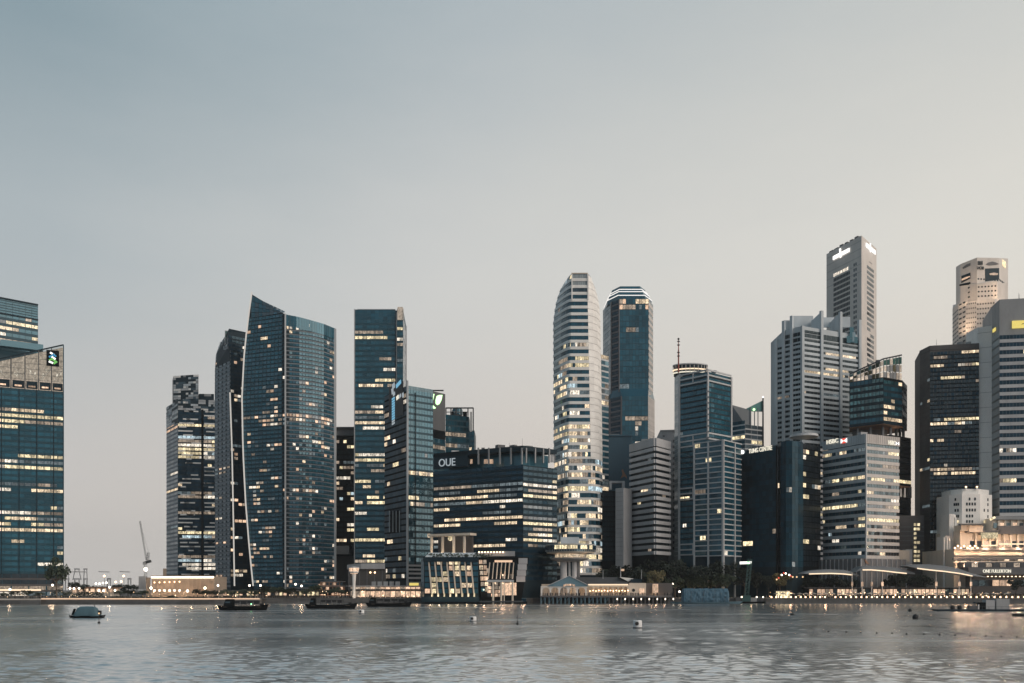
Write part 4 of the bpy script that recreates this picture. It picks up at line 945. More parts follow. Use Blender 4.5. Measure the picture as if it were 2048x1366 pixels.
c = onface(Lc, C_, 1682, .8); t.box('sign_stroke', 'sign_white', (c.x, c.y, PZ(506, c.y)), (1.6, .4, 7.6), rz_, rot=(0, -.1, rz_))
r2 = face_axes(C_, R_)[3]; c = onface(C_, R_, 1739.5, .9); t.box('sign', 'sign_white', (c.x, c.y, PZ(497.5, c.y)), (22, .4, 3.2), r2)
c = onface(C_, R_, 1739, .8); t.box('sign_stroke', 'sign_white', (c.x, c.y, PZ(495.5, c.y)), (1.6, .4, 7), r2)
t.flush()

# --- dark glass block with lit name sign
t = Thing('dark_glass_block', 'black-blue glass office with TUNG CENTRE letters on its roof edge and a rounded corner', 'office building', (PX(1555, 535.5), 520, GZ))
P, Q = pt(1480, 558.6), pt(1555, 534.5)
zt = PZ(889, 534.5)
arcp = [pt(1556, 539.7), pt(1562, 533.9), pt(1572, 530.8), pt(1584, 530.2), pt(1596, 531.8), pt(1606, 536.6)]; R_ = pt(1641, 550.2)
t.mesh('wall', MB().prism([P, Q, Q + Vector((2, 25)), P + Vector((8, 25))], GZ, zt), 'frame_dark')
t.mesh('round_corner', MB().prism(arcp + [pt(1606, 556.5), pt(1556, 556.5)], GZ, PZ(882, 531.3)), 'frame_dark')
t.mesh('side_wall', MB().prism([arcp[-1], R_, R_ + Vector((-2, 18)), arcp[-1] + Vector((0, 20))], GZ, PZ(888, 536.6)), 'frame_black')
facade(t, P, onface(P, Q, 1552), PZ(1135, 546.0), zt - .6, 22, 11, .08, 'frame_dark', .06, .2, 'glass_ink', YEL, .0, rows=[(1030, 1040, .12), (1064, 1072, .18), (1082, 1094, .25)], gap=.1, run=.3)
for A, B_ in zip(arcp[:-1], arcp[1:]): facade(t, A, B_, PZ(1135, 533.4), PZ(884, 533.4), 22, 2, .08, 'frame_dark', .06, .2, 'glass_ink', YEL, .012, rows=[(970, 980, .5), (1086, 1094, .7)], gap=.1, run=.3)
facade(t, arcp[-1], R_, PZ(1135, 542.9), PZ(890, 542.9), 22, 6, .2, 'frame_black', .06, .2, 'glass_black', YEL, .12, rows=[(1086, 1094, .6)], gap=.3, run=.3)
facade(t, pt(1636, 549.7), pt(1645, 552.3), PZ(1120, 551.2), PZ(892, 551.2), 22, 1, .5, 'concrete', .4, .6, 'glass_black', YEL, .12, gap=.4)
fins(t, P, Q, GZ, zt, [.985], .9, .5, 'frame_black', 'dark_slot')
t.mesh('roof_cap', MB().lathe((PX(1581, 541.8), 517, PZ(881, 531.3)), [(8.2, -.6), (8.0, .8), (.5, 1.4)], 24), 'metal_pale')
rails(t, P, Q, [zt - .4], .8, .5, 'frame_grey', 'roof_edge')
d_, n_, Lf, rz_ = face_axes(P, Q)
c = onface(P, Q, 1522, .7); t.text('sign_lettering', 'TUNG CENTRE', (c.x, c.y, PZ(899.5, c.y)), rz_, 2.7, 'sign_soft', 18.0)
c = onface(P, Q, 1486.5, .8); t.mesh('sign_emblem', MB().ball((c.x, c.y, PZ(904, c.y)), 1.3), 'sign_white')
c = onface(P, Q, 1522, 14); t.box('entrance_sign', 'sign_white', (c.x, c.y, PZ(1125.5, c.y)), (9, .4, 1.6), rz_); c = onface(P, Q, 1499, 14); t.mesh('entrance_lamp', MB().ball((c.x, c.y, PZ(1125, c.y)), .7), 'sign_white')
t.flush()

# --- grey banded bank
t = Thing('bank_building', 'grey banded HSBC office block with corner edge facing the water and lit signs', 'office building', (PX(1731, 532.5), 512, GZ))
Lc, C_, R_ = pt(1643, 562.3), pt(1731, 532.5), pt(1798, 545.3)
zt = PZ(868, 532.5)
t.mesh('wall', MB().prism(para(Lc, C_, R_), GZ, zt), 'concrete_dark')
rws = [(898, 915, .5), (926, 942, .5), (955, 972, .5), (1002, 1014, .75), (1030, 1044, .92), (1044, 1056, .6), (1096, 1106, .5)]
facade(t, Lc, C_, PZ(1118, 547.4), PZ(889, 547.4), 17, 12, .5, 'concrete_blue', .35, .6, 'glass_deep', YEL, .08, rows=rws, gap=.35, run=.55, floorvar=False, slabname='floor_band', skip=None)
facade(t, C_, R_, PZ(1118, 538.9), PZ(889, 538.9), 17, 12, .5, 'concrete_warm', .35, .6, 'glass_brown', YEL, .08, rows=rws, gap=.4, run=.75, floorvar=False, slabname='floor_band')
rails(t, Lc, C_, [(zt + PZ(889, 532.5)) / 2 + .4], 5.6, .7, 'concrete_blue', 'sign_band'); rails(t, C_, R_, [(zt + PZ(889, 532.5)) / 2 + .4], 5.6, .7, 'concrete_warm', 'sign_band')
for A, B_, k in ((Lc, C_, 26), (C_, R_, 18)): fins(t, A, B_, PZ(888, 537.8), zt, [(i + .5) / k for i in range(k)], .1, .8, 'concrete_dark', 'panel_joint')
fins(t, C_, R_, GZ, zt, [0], .8, .8, 'metal_pale', 'corner_rib')
d_, n_, Lf, rz_ = face_axes(Lc, C_)
c = onface(Lc, C_, 1667, 1.1); t.text('sign_lettering', 'HSBC', (c.x, c.y, PZ(883, c.y)), rz_, 2.6, 'sign_soft', 9.0)
c = onface(Lc, C_, 1690, 1.1)
mb = MB(); 
for sx in (-1, 1): mb.face([(c.x, c.y, PZ(881.5, c.y)), (c.x + d_.x * 2.4 * sx, c.y + d_.y * 2.4 * sx, PZ(881.5, c.y) + 1.5), (c.x + d_.x * 2.4 * sx, c.y + d_.y * 2.4 * sx, PZ(881.5, c.y) - 1.5)])
t.mesh('sign_emblem', mb, 'sign_white')
mb = MB()
for sz in (-1, 1): mb.face([(c.x, c.y, PZ(881.5, c.y)), (c.x + d_.x * 1.8, c.y + d_.y * 1.8, PZ(881.5, c.y) + 1.5 * sz), (c.x - d_.x * 1.8, c.y - d_.y * 1.8, PZ(881.5, c.y) + 1.5 * sz)])
t.mesh('sign_emblem', mb, 'sign_red')
d_, n_, Lf, rz_ = face_axes(C_, R_)
c = onface(C_, R_, 1781, 1.1); t.text('sign_lettering', 'HSBC', (c.x, c.y, PZ(886, c.y)), rz_, 2.6, 'sign_soft', 6.0)
c = onface(C_, R_, 1792, 1.1)
mb = MB()
for sx in (-1, 1): mb.face([(c.x, c.y, PZ(887, c.y)), (c.x + d_.x * 1.5 * sx, c.y + d_.y * 1.5 * sx, PZ(887, c.y) + 1.2), (c.x + d_.x * 1.5 * sx, c.y + d_.y * 1.5 * sx, PZ(887, c.y) - 1.2)])
t.mesh('sign_emblem', mb, 'sign_white')
roof_clutter(t, para(Lc, C_, R_), zt, 7, 6, 2)
# podium with ribbed concrete wall
A, B_, D_ = pt(1628, 551.7), pt(1722, 521.9), pt(1812, 543.1)
t.mesh('podium', MB().prism([A, B_, D_, D_ + Vector((0, 12)), A + Vector((4, 16))], GZ, PZ(1118, 532.5)), 'concrete_dark')
fins(t, A, B_, GZ, PZ(1118.5, 532.5), [i / 11 for i in range(12)], .35, .5, 'concrete', 'podium_rib'); fins(t, B_, D_, GZ, PZ(1118.5, 532.5), [i / 9 for i in range(10)], .35, .5, 'concrete', 'podium_rib')
facade(t, C_, R_, PZ(1126, 538.9), PZ(1118, 538.9), 1, 11, .2, None, .1, .4, 'frame_black', YEL, 0, gap=1.1)
blob(t, 'podium_emblem', B_, D_, [(1728, 1118), (1733, 1122), (1737, 1128), (1731, 1127)], 'terracotta', .5)
t.flush()

# --- tower with roof garden and open sky terraces
t = Thing('garden_tower', 'dark glass tower with a slanted lit garden crown and open sky terraces', 'tower', (PX(1756, 572), 580, GZ))
Lc, C_, R_ = pt(1699, 585), pt(1767, 571), pt(1804, 580); R2 = pt(1814, 596)
dv = Vector((4, 16))
def stack(za, zb, mat): t.mesh('wall', MB().prism([Lc, C_, R_, R2, R2 + Vector((-8, 14)), Lc + Vector((6, 16))], za, zb), mat)
stack(PZ(850, 575), PZ(766, 575), 'frame_dark')
facade(t, Lc, C_, PZ(850, 577), PZ(760, 577), 7, 9, .4, 'frame_dark', .08, .3, 'glass_teal', (('lit_teal', .8), ('lit_pale', .2)), .5, gap=.3, run=.8)
facade(t, C_, R_, PZ(848, 575), PZ(762, 575), 7, 5, .4, 'frame_dark', .08, .3, 'glass_teal', (('lit_teal', .6), ('lit_warm', .5)), .35, rows=[(818, 832, .9)], gap=.3)
facade(t, R_, R2, PZ(848, 588), PZ(766, 588), 7, 1, .3, 'frame_grey', .08, .3, 'glass_brown', WARM, .1, gap=.2)
zg = PZ(757, 575)
t.mesh('crown_base', MB().prism([Lc, C_, R_, R_ + Vector((-6, 14)), Lc + Vector((6, 14))], PZ(766, 575), zg), 'frame_black')
def ztop(px): return PZ(interp([(1699, 744), (1767, 724), (1804, 709)], px), 577)
for A, B_, n_p in ((Lc, C_, 9), (C_, R_, 6)):
    d_, n_, Lf, rz_ = face_axes(A, B_)
    for k in range(n_p):
        a, b_ = A + d_ * (Lf * k / n_p), A + d_ * (Lf * (k + 1) / n_p)
        pa, pb = a.x / a.y * F + CX, b_.x / b_.y * F + CX
        for r in range(3):
            f0, f1 = r / 3, (r + .86) / 3
            mb = MB(); b2 = a + (b_ - a) * .9
            mb.face([vert(a, zg + (ztop(pa) - zg) * f0), vert(b2, zg + (ztop(pb) - zg) * f0), vert(b2, zg + (ztop(pb) - zg) * f1), vert(a, zg + (ztop(pa) - zg) * f1)])
            t.mesh('crown_panel', mb, rnd.choice(('grey_panel', 'lit_screen', 'lit_screen', 'leaf_gold')) if r < 2 else rnd.choice(('leaf_mid', 'lit_screen', 'glass_green')))
        t.box('crown_mullion', 'steel_dark', (a.x, a.y - .2, (zg + ztop(pa)) / 2), (.3, .3, ztop(pa) - zg + .8), rz_)
    mb = MB(); 
    za, zb_ = ztop(A.x / A.y * F + CX), ztop(B_.x / B_.y * F + CX)
    mb.face([vert(A, za), vert(B_, zb_), vert(B_, zb_ + 1), vert(A, za + 1)]); mb.face([vert(A, za + 1), vert(B_, zb_ + 1), vert(B_ - n_ * 1.2, zb_ + 1), vert(A - n_ * 1.2, za + 1)])
    t.mesh('crown_edge', mb, 'steel_dark')
t.box('roof_plant', 'steel_dark', (PX(1758, 578), 580, ztop(1758) + 1.6), (2.2, 2, 2.4))
mb = MB()
for k in range(130):
    px = rnd.uniform(1778, 1803); Y = rnd.uniform(578, 586); c = Vector((PX(px, Y), Y, rnd.uniform(zg + 1, ztop(px) - .5))); u = Vector((rnd.gauss(0, 1), rnd.gauss(0, 1), rnd.gauss(0, 1))).normalized() * .6; v = u.orthogonal().normalized() * .5
    mb.face([c - u, c + v, c + u, c - v])
t.mesh('garden_foliage', mb, 'leaf_mid', kind='stuff')
def terrace(ya, yb):
    a, b_ = PZ(ya, 577), PZ(yb, 577)
    t.mesh('terrace_soffit', MB().prism([Lc, C_, R_, R2, R2 + Vector((-8, 14)), Lc + Vector((6, 16))], a - .5, a - .1), 'terracotta')
    t.mesh('terrace_core', MB().prism([pt(1705, 592), pt(1774, 590), pt(1774, 600), pt(1705, 600)], b_, a - .5), 'concrete_dark')
    for px in (1722, 1745, 1767, 1785): t.box('terrace_column', 'grey_panel', (PX(px, 580), 581 + abs(px - 1767) * .1, (a + b_) / 2), (1.2, 1.2, a - b_))
    for px in (1794, 1801, 1808): t.box('terrace_fin', 'steel_dark', (PX(px, 586), 587, (a + b_) / 2), (.7, 3, a - b_))
    point_light(t, (PX(1790, 582), 583, b_ + 1.2), 500, r=.4)
terrace(850, 874)
L2_, C2_, R3_ = pt(1699, 590), pt(1780, 572), pt(1822, 586)
def lower(ya, yb, nfl, rows_):
    t.mesh('lower_wall', MB().prism([L2_, C2_, R3_, R3_ + Vector((-6, 14)), L2_ + Vector((6, 16))], PZ(ya, 577), PZ(yb, 577)), 'frame_black')
    facade(t, C2_, R3_, PZ(ya, 579), PZ(yb, 579) - .3, nfl, 7, .35, 'frame_black', .08, .3, 'glass_brown', YEL, .04, rows=rows_, gap=.3)
lower(970, 872, 9, [(955, 966, .9)])
a, b_ = PZ(970, 577), PZ(993, 577)
t.mesh('terrace_soffit', MB().prism([L2_, C2_, R3_, R3_ + Vector((-6, 14)), L2_ + Vector((6, 16))], a - .5, a - .1), 'terracotta'); t.mesh('terrace_core', MB().prism([pt(1705, 592), pt(1795, 592), pt(1795, 600), pt(1705, 600)], b_, a - .5), 'concrete_dark')
for px in (1798, 1806, 1814, 1820): t.box('terrace_fin', 'steel_dark', (PX(px, 588), 588, (a + b_) / 2), (.9, 3, a - b_))
point_light(t, (PX(1806, 586), 586, b_ + 1), 400, r=.4)
lower(1190, 993, 17, [(998, 1008, .8), (1090, 1098, .8)])
t.flush()
t = Thing('lit_stair_block', 'small dark block with one column of lit yellow windows, between the bank and brown tower', 'building', (PX(1826, 560), 566, GZ))
P, Q = pt(1800, 562), pt(1848, 562)
t.mesh('wall', MB().prism([P, Q, Q + Vector((0, 12)), P + Vector((0, 12))], GZ, PZ(1031, 562)), 'concrete_brown')
d_, n_, Lf, rz_ = face_axes(P, Q)
for i in range(9):
    for px in (1830, 1837):
        if rnd.random() < .85: c = onface(P, Q, px, .1); t.box('window', 'lit_yellow', (c.x, c.y, PZ(1049 + 9 * i, 562)), (1.6, .2, 1.7), rz_)
for i in range(9): c = (P + Q) / 2 + n_ * .1; t.box('floor_band', 'concrete_dark', (c.x, c.y, PZ(1054 + 9 * i, 562)), (Lf, .3, .5), rz_)
t.box('annex', 'cream', (PX(1806, 552), 553, PZ(1112, 552)), (7, 5, 7)); t.box('annex', 'concrete', (PX(1816, 553), 554, PZ(1118, 552)), (4, 5, 12))

# --- brown tower
t = Thing('brown_tower', 'dark brown tower with chamfered left corner and one bright lit storey', 'tower', (PX(1900, 566), 576, GZ))
Lc, C_, R_ = pt(1840, 578), pt(1860, 566), pt(1958, 560)
zt = PZ(692, 566)
t.mesh('wall', MB().prism([Lc, C_, R_, R_ + Vector((0, 25)), Lc + Vector((8, 25))], GZ, zt), 'concrete_brown')
rw = [(708, 718, .35), (728, 736, .75), (826, 834, .2), (838, 850, .55), (876, 884, .4), (938, 946, .97), (1058, 1066, .4)]
facade(t, C_, R_, PZ(1135, 563), PZ(702, 563), 52, 14, .3, 'frame_black', .08, .3, 'glass_brown', WARM, .05, rows=rw, gap=.3, run=.75, alt='glass_navy')
facade(t, Lc, C_, PZ(1135, 572), PZ(702, 572), 52, 4, .3, 'concrete_brown', .12, .3, 'concrete_brown', WARM, .03, rows=[(800, 806, .8), (814, 820, .8), (938, 946, .9)], gap=.3)
rails(t, C_, R_, [zt - 1.4], 3, .4, 'concrete_brown', 'parapet'); rails(t, Lc, C_, [zt - 1.4], 3, .4, 'concrete_brown', 'parapet')
t.flush()

roof_clutter(t, [Lc, C_, R_, R_ + Vector((0, 25))], zt, 6, 7, 2)
# --- pale octagonal tower with punched windows, floodlit
t = Thing('octagonal_tower', 'pale stone stepped octagonal tower floodlit in warm light, behind the brown tower', 'tower', (PX(1960, 720), 736, GZ))
up = [pt(1912, 742), pt(1921, 730), pt(1954, 718), pt(1998, 722), pt(2016, 738), pt(2010, 765), pt(1918, 765)]
mid = [pt(1918, 734), pt(1941, 722), pt(1941.5, 728), pt(1954, 716), pt(1994, 713), pt(2001, 722), pt(2016, 730), pt(2012, 765), pt(1918, 765)]
lowr = [pt(1905, 742), pt(1917, 726), pt(1932, 716), pt(1953, 712), pt(1990, 708), pt(2012, 722), pt(2012, 770), pt(1906, 770)]
t.mesh('upper_wall', MB().prism(up, PZ(615, 722), [PZ(y, Y) for y, Y in ((534, 742), (528, 730), (515, 718), (516, 722), (517, 738), (520, 765), (530, 765))]), 'granite')
t.mesh('middle_wall', MB().prism([mid[0], mid[1], mid[3], mid[4], mid[5], mid[6], mid[7], mid[8]], PZ(620, 718), [PZ(571, 734), PZ(568, 722), PZ(568, 716), PZ(562, 713), PZ(566, 722), PZ(566, 730), PZ(566, 765), PZ(570, 765)]), 'granite')
t.mesh('lower_wall', MB().prism(lowr, GZ, [PZ(618, 742), PZ(607, 726), PZ(604, 716), PZ(601, 712), PZ(598, 708), PZ(598, 722), PZ(600, 770), PZ(610, 770)]), 'granite')
def punched(P, Q, ya, yb, nfl, nb, gap, fill=.5):
    facade(t, P, Q, PZ(yb, (P.y + Q.y) / 2), PZ(ya, (P.y + Q.y) / 2), nfl, nb, .35, None, .1, .3, 'glass_black', PEACH, .0, gap=gap, fill=fill)
punched(lowr[0], lowr[1], 622, 690, 8, 3, 1.1); punched(lowr[1], lowr[2], 604, 690, 9, 2, 1.7); punched(lowr[2], lowr[3], 604, 690, 9, 5, .9); punched(lowr[3], lowr[4], 604, 662, 6, 7, 1.0)
punched(mid[0], mid[1], 576, 604, 3, 3, 1.6); punched(mid[3], mid[4], 570, 598, 3, 6, 1.3); punched(up[3], up[4], 562, 598, 3, 4, .9); punched(up[2], up[3], 556, 566, 1, 8, 1.2)
# square openings near the top
blob(t, 'sky_opening', up[1], up[2], [(1923, 552), (1941, 545), (1941, 557), (1923, 566)], 'frame_dark', .2); blob(t, 'sky_opening', up[1], up[2], [(1919, 569), (1941, 564), (1941, 569), (1919, 572)], 'frame_black', .25)
blob(t, 'sky_opening', up[2], up[3], [(1970, 537), (1998, 536), (1998, 559), (1970, 563)], 'frame_dark', .2)
blob(t, 'opening_light', up[2], up[3], [(1978, 547), (1988, 545), (1996, 547), (1994, 550), (1980, 550)], 'lit_peach', .45); blob(t, 'opening_light', up[1], up[2], [(1924, 558), (1932, 554), (1940, 552), (1940, 554), (1930, 559), (1924, 561)], 'lit_peach', .45)
blob(t, 'vent_arch', up[2], up[3], [(1971, 529), (1976, 525), (1984, 523), (1992, 525), (1998, 528), (1992, 530), (1978, 531)], 'concrete_dark', .2); blob(t, 'vent_arch', up[1], up[2], [(1925, 535), (1933, 529), (1941, 526), (1941, 531), (1926, 538)], 'concrete_dark', .2)
c = onface(up[2], up[3], 1960, .5); t.text('sign_lettering', 'UOB', (c.x, c.y, PZ(536, c.y)), face_axes(up[2], up[3])[3], 2.4, 'frame_dark', 6.5)
for k in range(4): c = onface(up[2], up[3], 1956 + 2.6 * k, .4); t.box('emblem_bar', 'frame_dark', (c.x, c.y, PZ(526, c.y)), (.6, .3, 3.2), face_axes(up[2], up[3])[3])
c = onface(up[3], up[4], 2007.5, .4); t.box('sign_panel', 'lit_yellow', (c.x, c.y, PZ(528, c.y)), (8, .3, 5.2), face_axes(up[3], up[4])[3])
for (px, Y, y, tx, ty, en) in ((1920, 722, 684, 1920, 600, 28800), (1930, 708, 684, 1936, 600, 21600), (1955, 705, 601, 1958, 560, 16200), (1975, 700, 604, 1980, 575, 16200), (2008, 712, 600, 2006, 570, 16200), (1917, 724, 616, 1926, 585, 9000)):
    point_light(t, (PX(px, Y - 14), Y - 14, PZ(y, Y)), en * .75, (1, .70, .46), .5, spot=((PX(tx, Y + 8), Y + 8, PZ(ty, Y)), R(85)))
t.flush()

# --- grey tower with yellow sign at the right edge
t = Thing('striped_tower', 'grey and blue striped tower with a yellow roof sign at the right edge', 'tower', (PX(2010, 545), 555, GZ))
Lc, C_, R_ = pt(1984, 558), pt(1999, 545), pt(2150, 538)
zt = PZ(599, 545)
t.mesh('wall', MB().prism([Lc, C_, R_, R_ + Vector((0, 30)), Lc + Vector((10, 30))], GZ, zt), 'grey_panel')
facade(t, C_, R_, PZ(1062, 542), PZ(668, 542), 26, 22, .45, 'concrete', .25, .5, 'glass_navy', YEL, .05, gap=.15, run=.4, slabname='floor_band')
facade(t, Lc, C_, PZ(1062, 552), PZ(668, 552), 26, 1, .25, 'concrete_dark', .15, .4, 'glass_pale', YEL, .03, gap=.6, rows=[(900, 1062, .02)])
rails(t, C_, R_, [PZ(1046, 542)], .9, .6, 'terracotta', 'floor_band')
c = onface(C_, R_, 2042, .5); t.box('sign_panel', 'sign_yellow', (c.x, c.y, PZ(648.5, c.y)), (10.5, .6, 4.6), face_axes(C_, R_)[3])
c = onface(C_, R_, 2045, .9); mb = MB(); d_ = face_axes(C_, R_)[0]
mb.face([(c.x - 1.3, c.y, PZ(650, c.y)), (c.x, c.y, PZ(646, c.y)), (c.x + 1.6, c.y, PZ(650, c.y)), (c.x, c.y, PZ(647.8, c.y))]); t.mesh('sign_emblem', mb, 'frame_black')
c = onface(Lc, C_, 1990, .5); t.box('sign_panel', 'sign_yellow', (c.x, c.y, PZ(660, c.y)), (4.4, .5, 2.0), face_axes(Lc, C_)[3], rot=(0, 0, face_axes(Lc, C_)[3]))
P, Q = pt(1955, 562), pt(1987, 558)
t.mesh('service_shaft', MB().prism([P, Q, Q + Vector((0, 14)), P + Vector((0, 14))], GZ, PZ(653, 560)), 'white_clad')
roof_clutter(t, [C_, R_, R_ + Vector((0, 25))], zt, 5, 8, 2)
rails(t, P, Q, [PZ(665 + 30 * k, 560) for k in range(12)], .15, .1, 'concrete_dark', 'joint')
t.flush()

# --- old white stepped building
t = Thing('art_deco_block', 'old pale stepped stone building with tall pilasters, left of the floodlit terraces', 'building', (PX(1938, 532), 540, GZ))
def tier(a, b_, ya, yb, Y, dep, name='wall'):
    A, B_, m1, m2 = pt(a, Y + 6), pt(b_, Y + 6), pt(a + (b_ - a) * .3, Y), pt(a + (b_ - a) * .72, Y)
    t.mesh(name, MB().prism([A, m1, m2, B_, B_ + Vector((0, dep)), A + Vector((0, dep))], PZ(yb, Y), PZ(ya, Y)), 'white_clad'); return A, m1, m2, B_
tier(1902, 1978, 978, 990, 541, 12, 'roof_tier'); w1 = tier(1898, 1984, 988, 1190, 538, 16); tier(1893, 1912, 1028, 1190, 534, 8, 'side_tier'); tier(1886, 1902, 1072, 1190, 531, 8, 'side_tier')
for i, y in enumerate((998, 1008, 1020, 1032, 1043)):
    for (a, b_, n_w) in ((w1[0], w1[1], 3 + i % 2), (w1[1], w1[2], 4), (w1[2], w1[3], 2)):
        d_, n_, Lf, rz_ = face_axes(a, b_)
        for k in range(n_w):
            if rnd.random() < .8: c = a + d_ * (Lf * (.2 + .6 * (k + .5) / n_w)) + n_ * .05; t.box('window', 'lit_yellow' if rnd.random() < .12 else 'glass_black', (c.x, c.y, PZ(y, 538)), (.9, .25, 1.7), rz_)
for px in (1888, 1894, 1899, 1905, 1911): c = pt(px, 530.6 if px < 1903 else 535); t.box('pilaster', 'white_clad', (c.x, c.y, (GZ + PZ(1075 if px < 1903 else 1034, 532)) / 2), (.8, 1.0, PZ(1075 if px < 1903 else 1034, 532) - GZ))
for px in (1932, 1954): c = pt(px, 540); t.box('parapet_block', 'white_clad', (c.x, c.y, PZ(977, 540)), (.9, .9, 1.6)); t.mesh('roof_lamp', MB().ball((c.x, c.y, PZ(974, 540)), .55), 'lamp_warm')

# ================================================================== waterfront
# --- floodlit terraces (hotel and arcade at the right edge)
t = Thing('floodlit_hotel', 'warm floodlit tiered stone building with ONE FULLERTON sign at the lower right', 'building', (PX(1985, 520), 530, GZ))
def block(name, a, b_, ya, yb, Y, dep, mat='cream'):
    A, B_ = pt(a, Y), pt(b_, Y); return t.mesh(name, MB().prism([A, B_, B_ + Vector((0, dep)), A + Vector((0, dep))], PZ(yb, Y), PZ(ya, Y)), mat)
block('wall', 1908, 2130, 1098, 1195, 520, 40); block('wall', 1920, 2130, 1062, 1098, 526, 30); block('attic', 1985, 2130, 1036, 1062, 532, 22)
block('corner_tower', 1922, 1942, 1050, 1062, 524, 8); block('corner_tower', 1938, 1966, 1047, 1064, 523, 9)
for (a, b_, y, Y, d_, mt) in ((1908, 2130, 1098, 519.3, 1.4, 'concrete_dark'), (1908, 2130, 1109, 519.2, 1.2, 'cream'), (1906, 2130, 1118, 519, 1.2, 'concrete_dark'), (1906, 2130, 1124, 519, 1, 'cream'), (1932, 2000, 1063, 525, 1.4, 'concrete_dark'), (1995, 2130, 1060, 525, 5, 'concrete_dark'), (1985, 2130, 1036, 531, 2, 'grey_panel'), (1958, 1994, 1068, 524.6, .8, 'slate'), (1918, 1970, 1049, 522, .9, 'slate')):
    t.box('cornice', mt, ((PX(a, Y) + PX(b_, Y)) / 2, Y, PZ(y, Y)), (PX(b_, Y) - PX(a, Y), 1.6, d_))
for k in range(11):                                                 # pilasters between the bays of the main floor
    px = 1913 + 17 * k; t.box('pilaster', 'cream', (PX(px, 519), 519.4, PZ(1131, 519)), (1.2, 1, PZ(1120, 519) - PZ(1142, 519)))
    t.box('bay_window', 'glass_brown' if k % 3 else 'lit_peach', (PX(px + 8.5, 519.6), 519.9, PZ(1130, 519)), (3.0, .3, 4.4))
for k in range(9):
    px = 1945 + 14 * k; t.box('bay_window', 'lit_peach' if k in (2, 4, 5) else 'glass_brown', (PX(px, 525.5), 525.8, PZ(1088, 525)), (2.6, .3, 3.6)); t.box('column', 'cream', (PX(px + 7, 525), 525.2, PZ(1082, 525)), (1.0, .9, PZ(1066, 525) - PZ(1097, 525)))
for (a, b_, y, Y) in ((1963, 1993, 1091, 524), (1998, 2022, 1088, 524), (2024, 2070, 1088, 524), (1921, 1933, 1123.5, 518.4), (2009, 2018, 1120, 518.4), (2036, 2046, 1120, 518.4)):
    t.box('light_trough', 'strip_warm', ((PX(a, Y) + PX(b_, Y)) / 2, Y, PZ(y, Y)), (PX(b_, Y) - PX(a, Y), .5, .75))
t.box('lit_panel', 'lit_yellow', (PX(1979, 523.6), 523.8, PZ(1071, 524)), (10, .4, 3.4)); t.box('lit_slope', 'lit_yellow', (PX(1985, 530), 530, PZ(1037, 530)), (3.4, .5, 1.2), 0, rot=(0, -.5, 0))
for k in range(6): px = 1992 + 13 * k; t.box('attic_window', 'lit_peach' if k % 2 else 'glass_brown', (PX(px, 531), 531.7, PZ(1051, 531)), (2.4, .4, 3.2)); t.box('column', 'cream', (PX(px + 6, 531), 531.5, PZ(1050, 531)), (1.1, .8, 5.6))
# dark arcade fascia with sign, glazed shopfront
block('fascia', 1938, 2130, 1135, 1149, 508, 14, 'concrete_dark'); block('roof_terrace', 1930, 2130, 1124, 1135, 511, 10, 'slate')
c = pt(1994, 507.4); t.text('sign_lettering', 'ONE FULLERTON', (c.x, c.y, PZ(1142.5, c.y)), 0, 1.9, 'sign_soft', 16.0)
for k in range(14): px = 1975 + 8 * k; t.box('soffit_lamp', 'lamp_warm', (PX(px, 508), 507.6, PZ(1153, 508)), (.7, .4, .4))
block('shopfront', 1945, 2130, 1150, 1188, 512, 10, 'concrete_brown')
for k in range(12): px = 1950 + 14 * k; t.box('shop_window', 'lit_peach' if 2 < k < 6 else rnd.choice(('glass_brown', 'lit_dim')), (PX(px, 511.6), 511.8, PZ(1166, 512)), (3.6, .3, 3.4)); t.box('terrace_panel', 'slate' if k % 2 else 'lit_dim', (PX(px, 510.6), 510.8, PZ(1130, 511)), (3.4, .3, 2.4))
for (px, Y, y, en) in ((1925, 514, 1132, 1500), (1948, 513, 1126, 1300), (1972, 514, 1132, 1500), (1996, 514, 1127, 1700), (2020, 514, 1132, 1700), (2044, 514, 1127, 1600), (1940, 519, 1097, 900), (1970, 519, 1096, 900), (2005, 519, 1096, 1000), (2035, 519, 1096, 1000), (1916, 515, 1100, 900), (2000, 527, 1058, 500), (2030, 527, 1058, 500), (1950, 517, 1056, 400)):
    point_light(t, (PX(px, Y), Y - 2, PZ(y, Y)), en * 3.1, (1, .62, .38), .5)
for k in range(9): px = 1910 + 6 * k if k < 4 else 1935 + 5 * (k - 4); t.mesh('wall_lamp', MB().ball((PX(px, 517), 517, PZ(1096 - (k % 2) * 4, 517)), .55), 'lamp_warm')

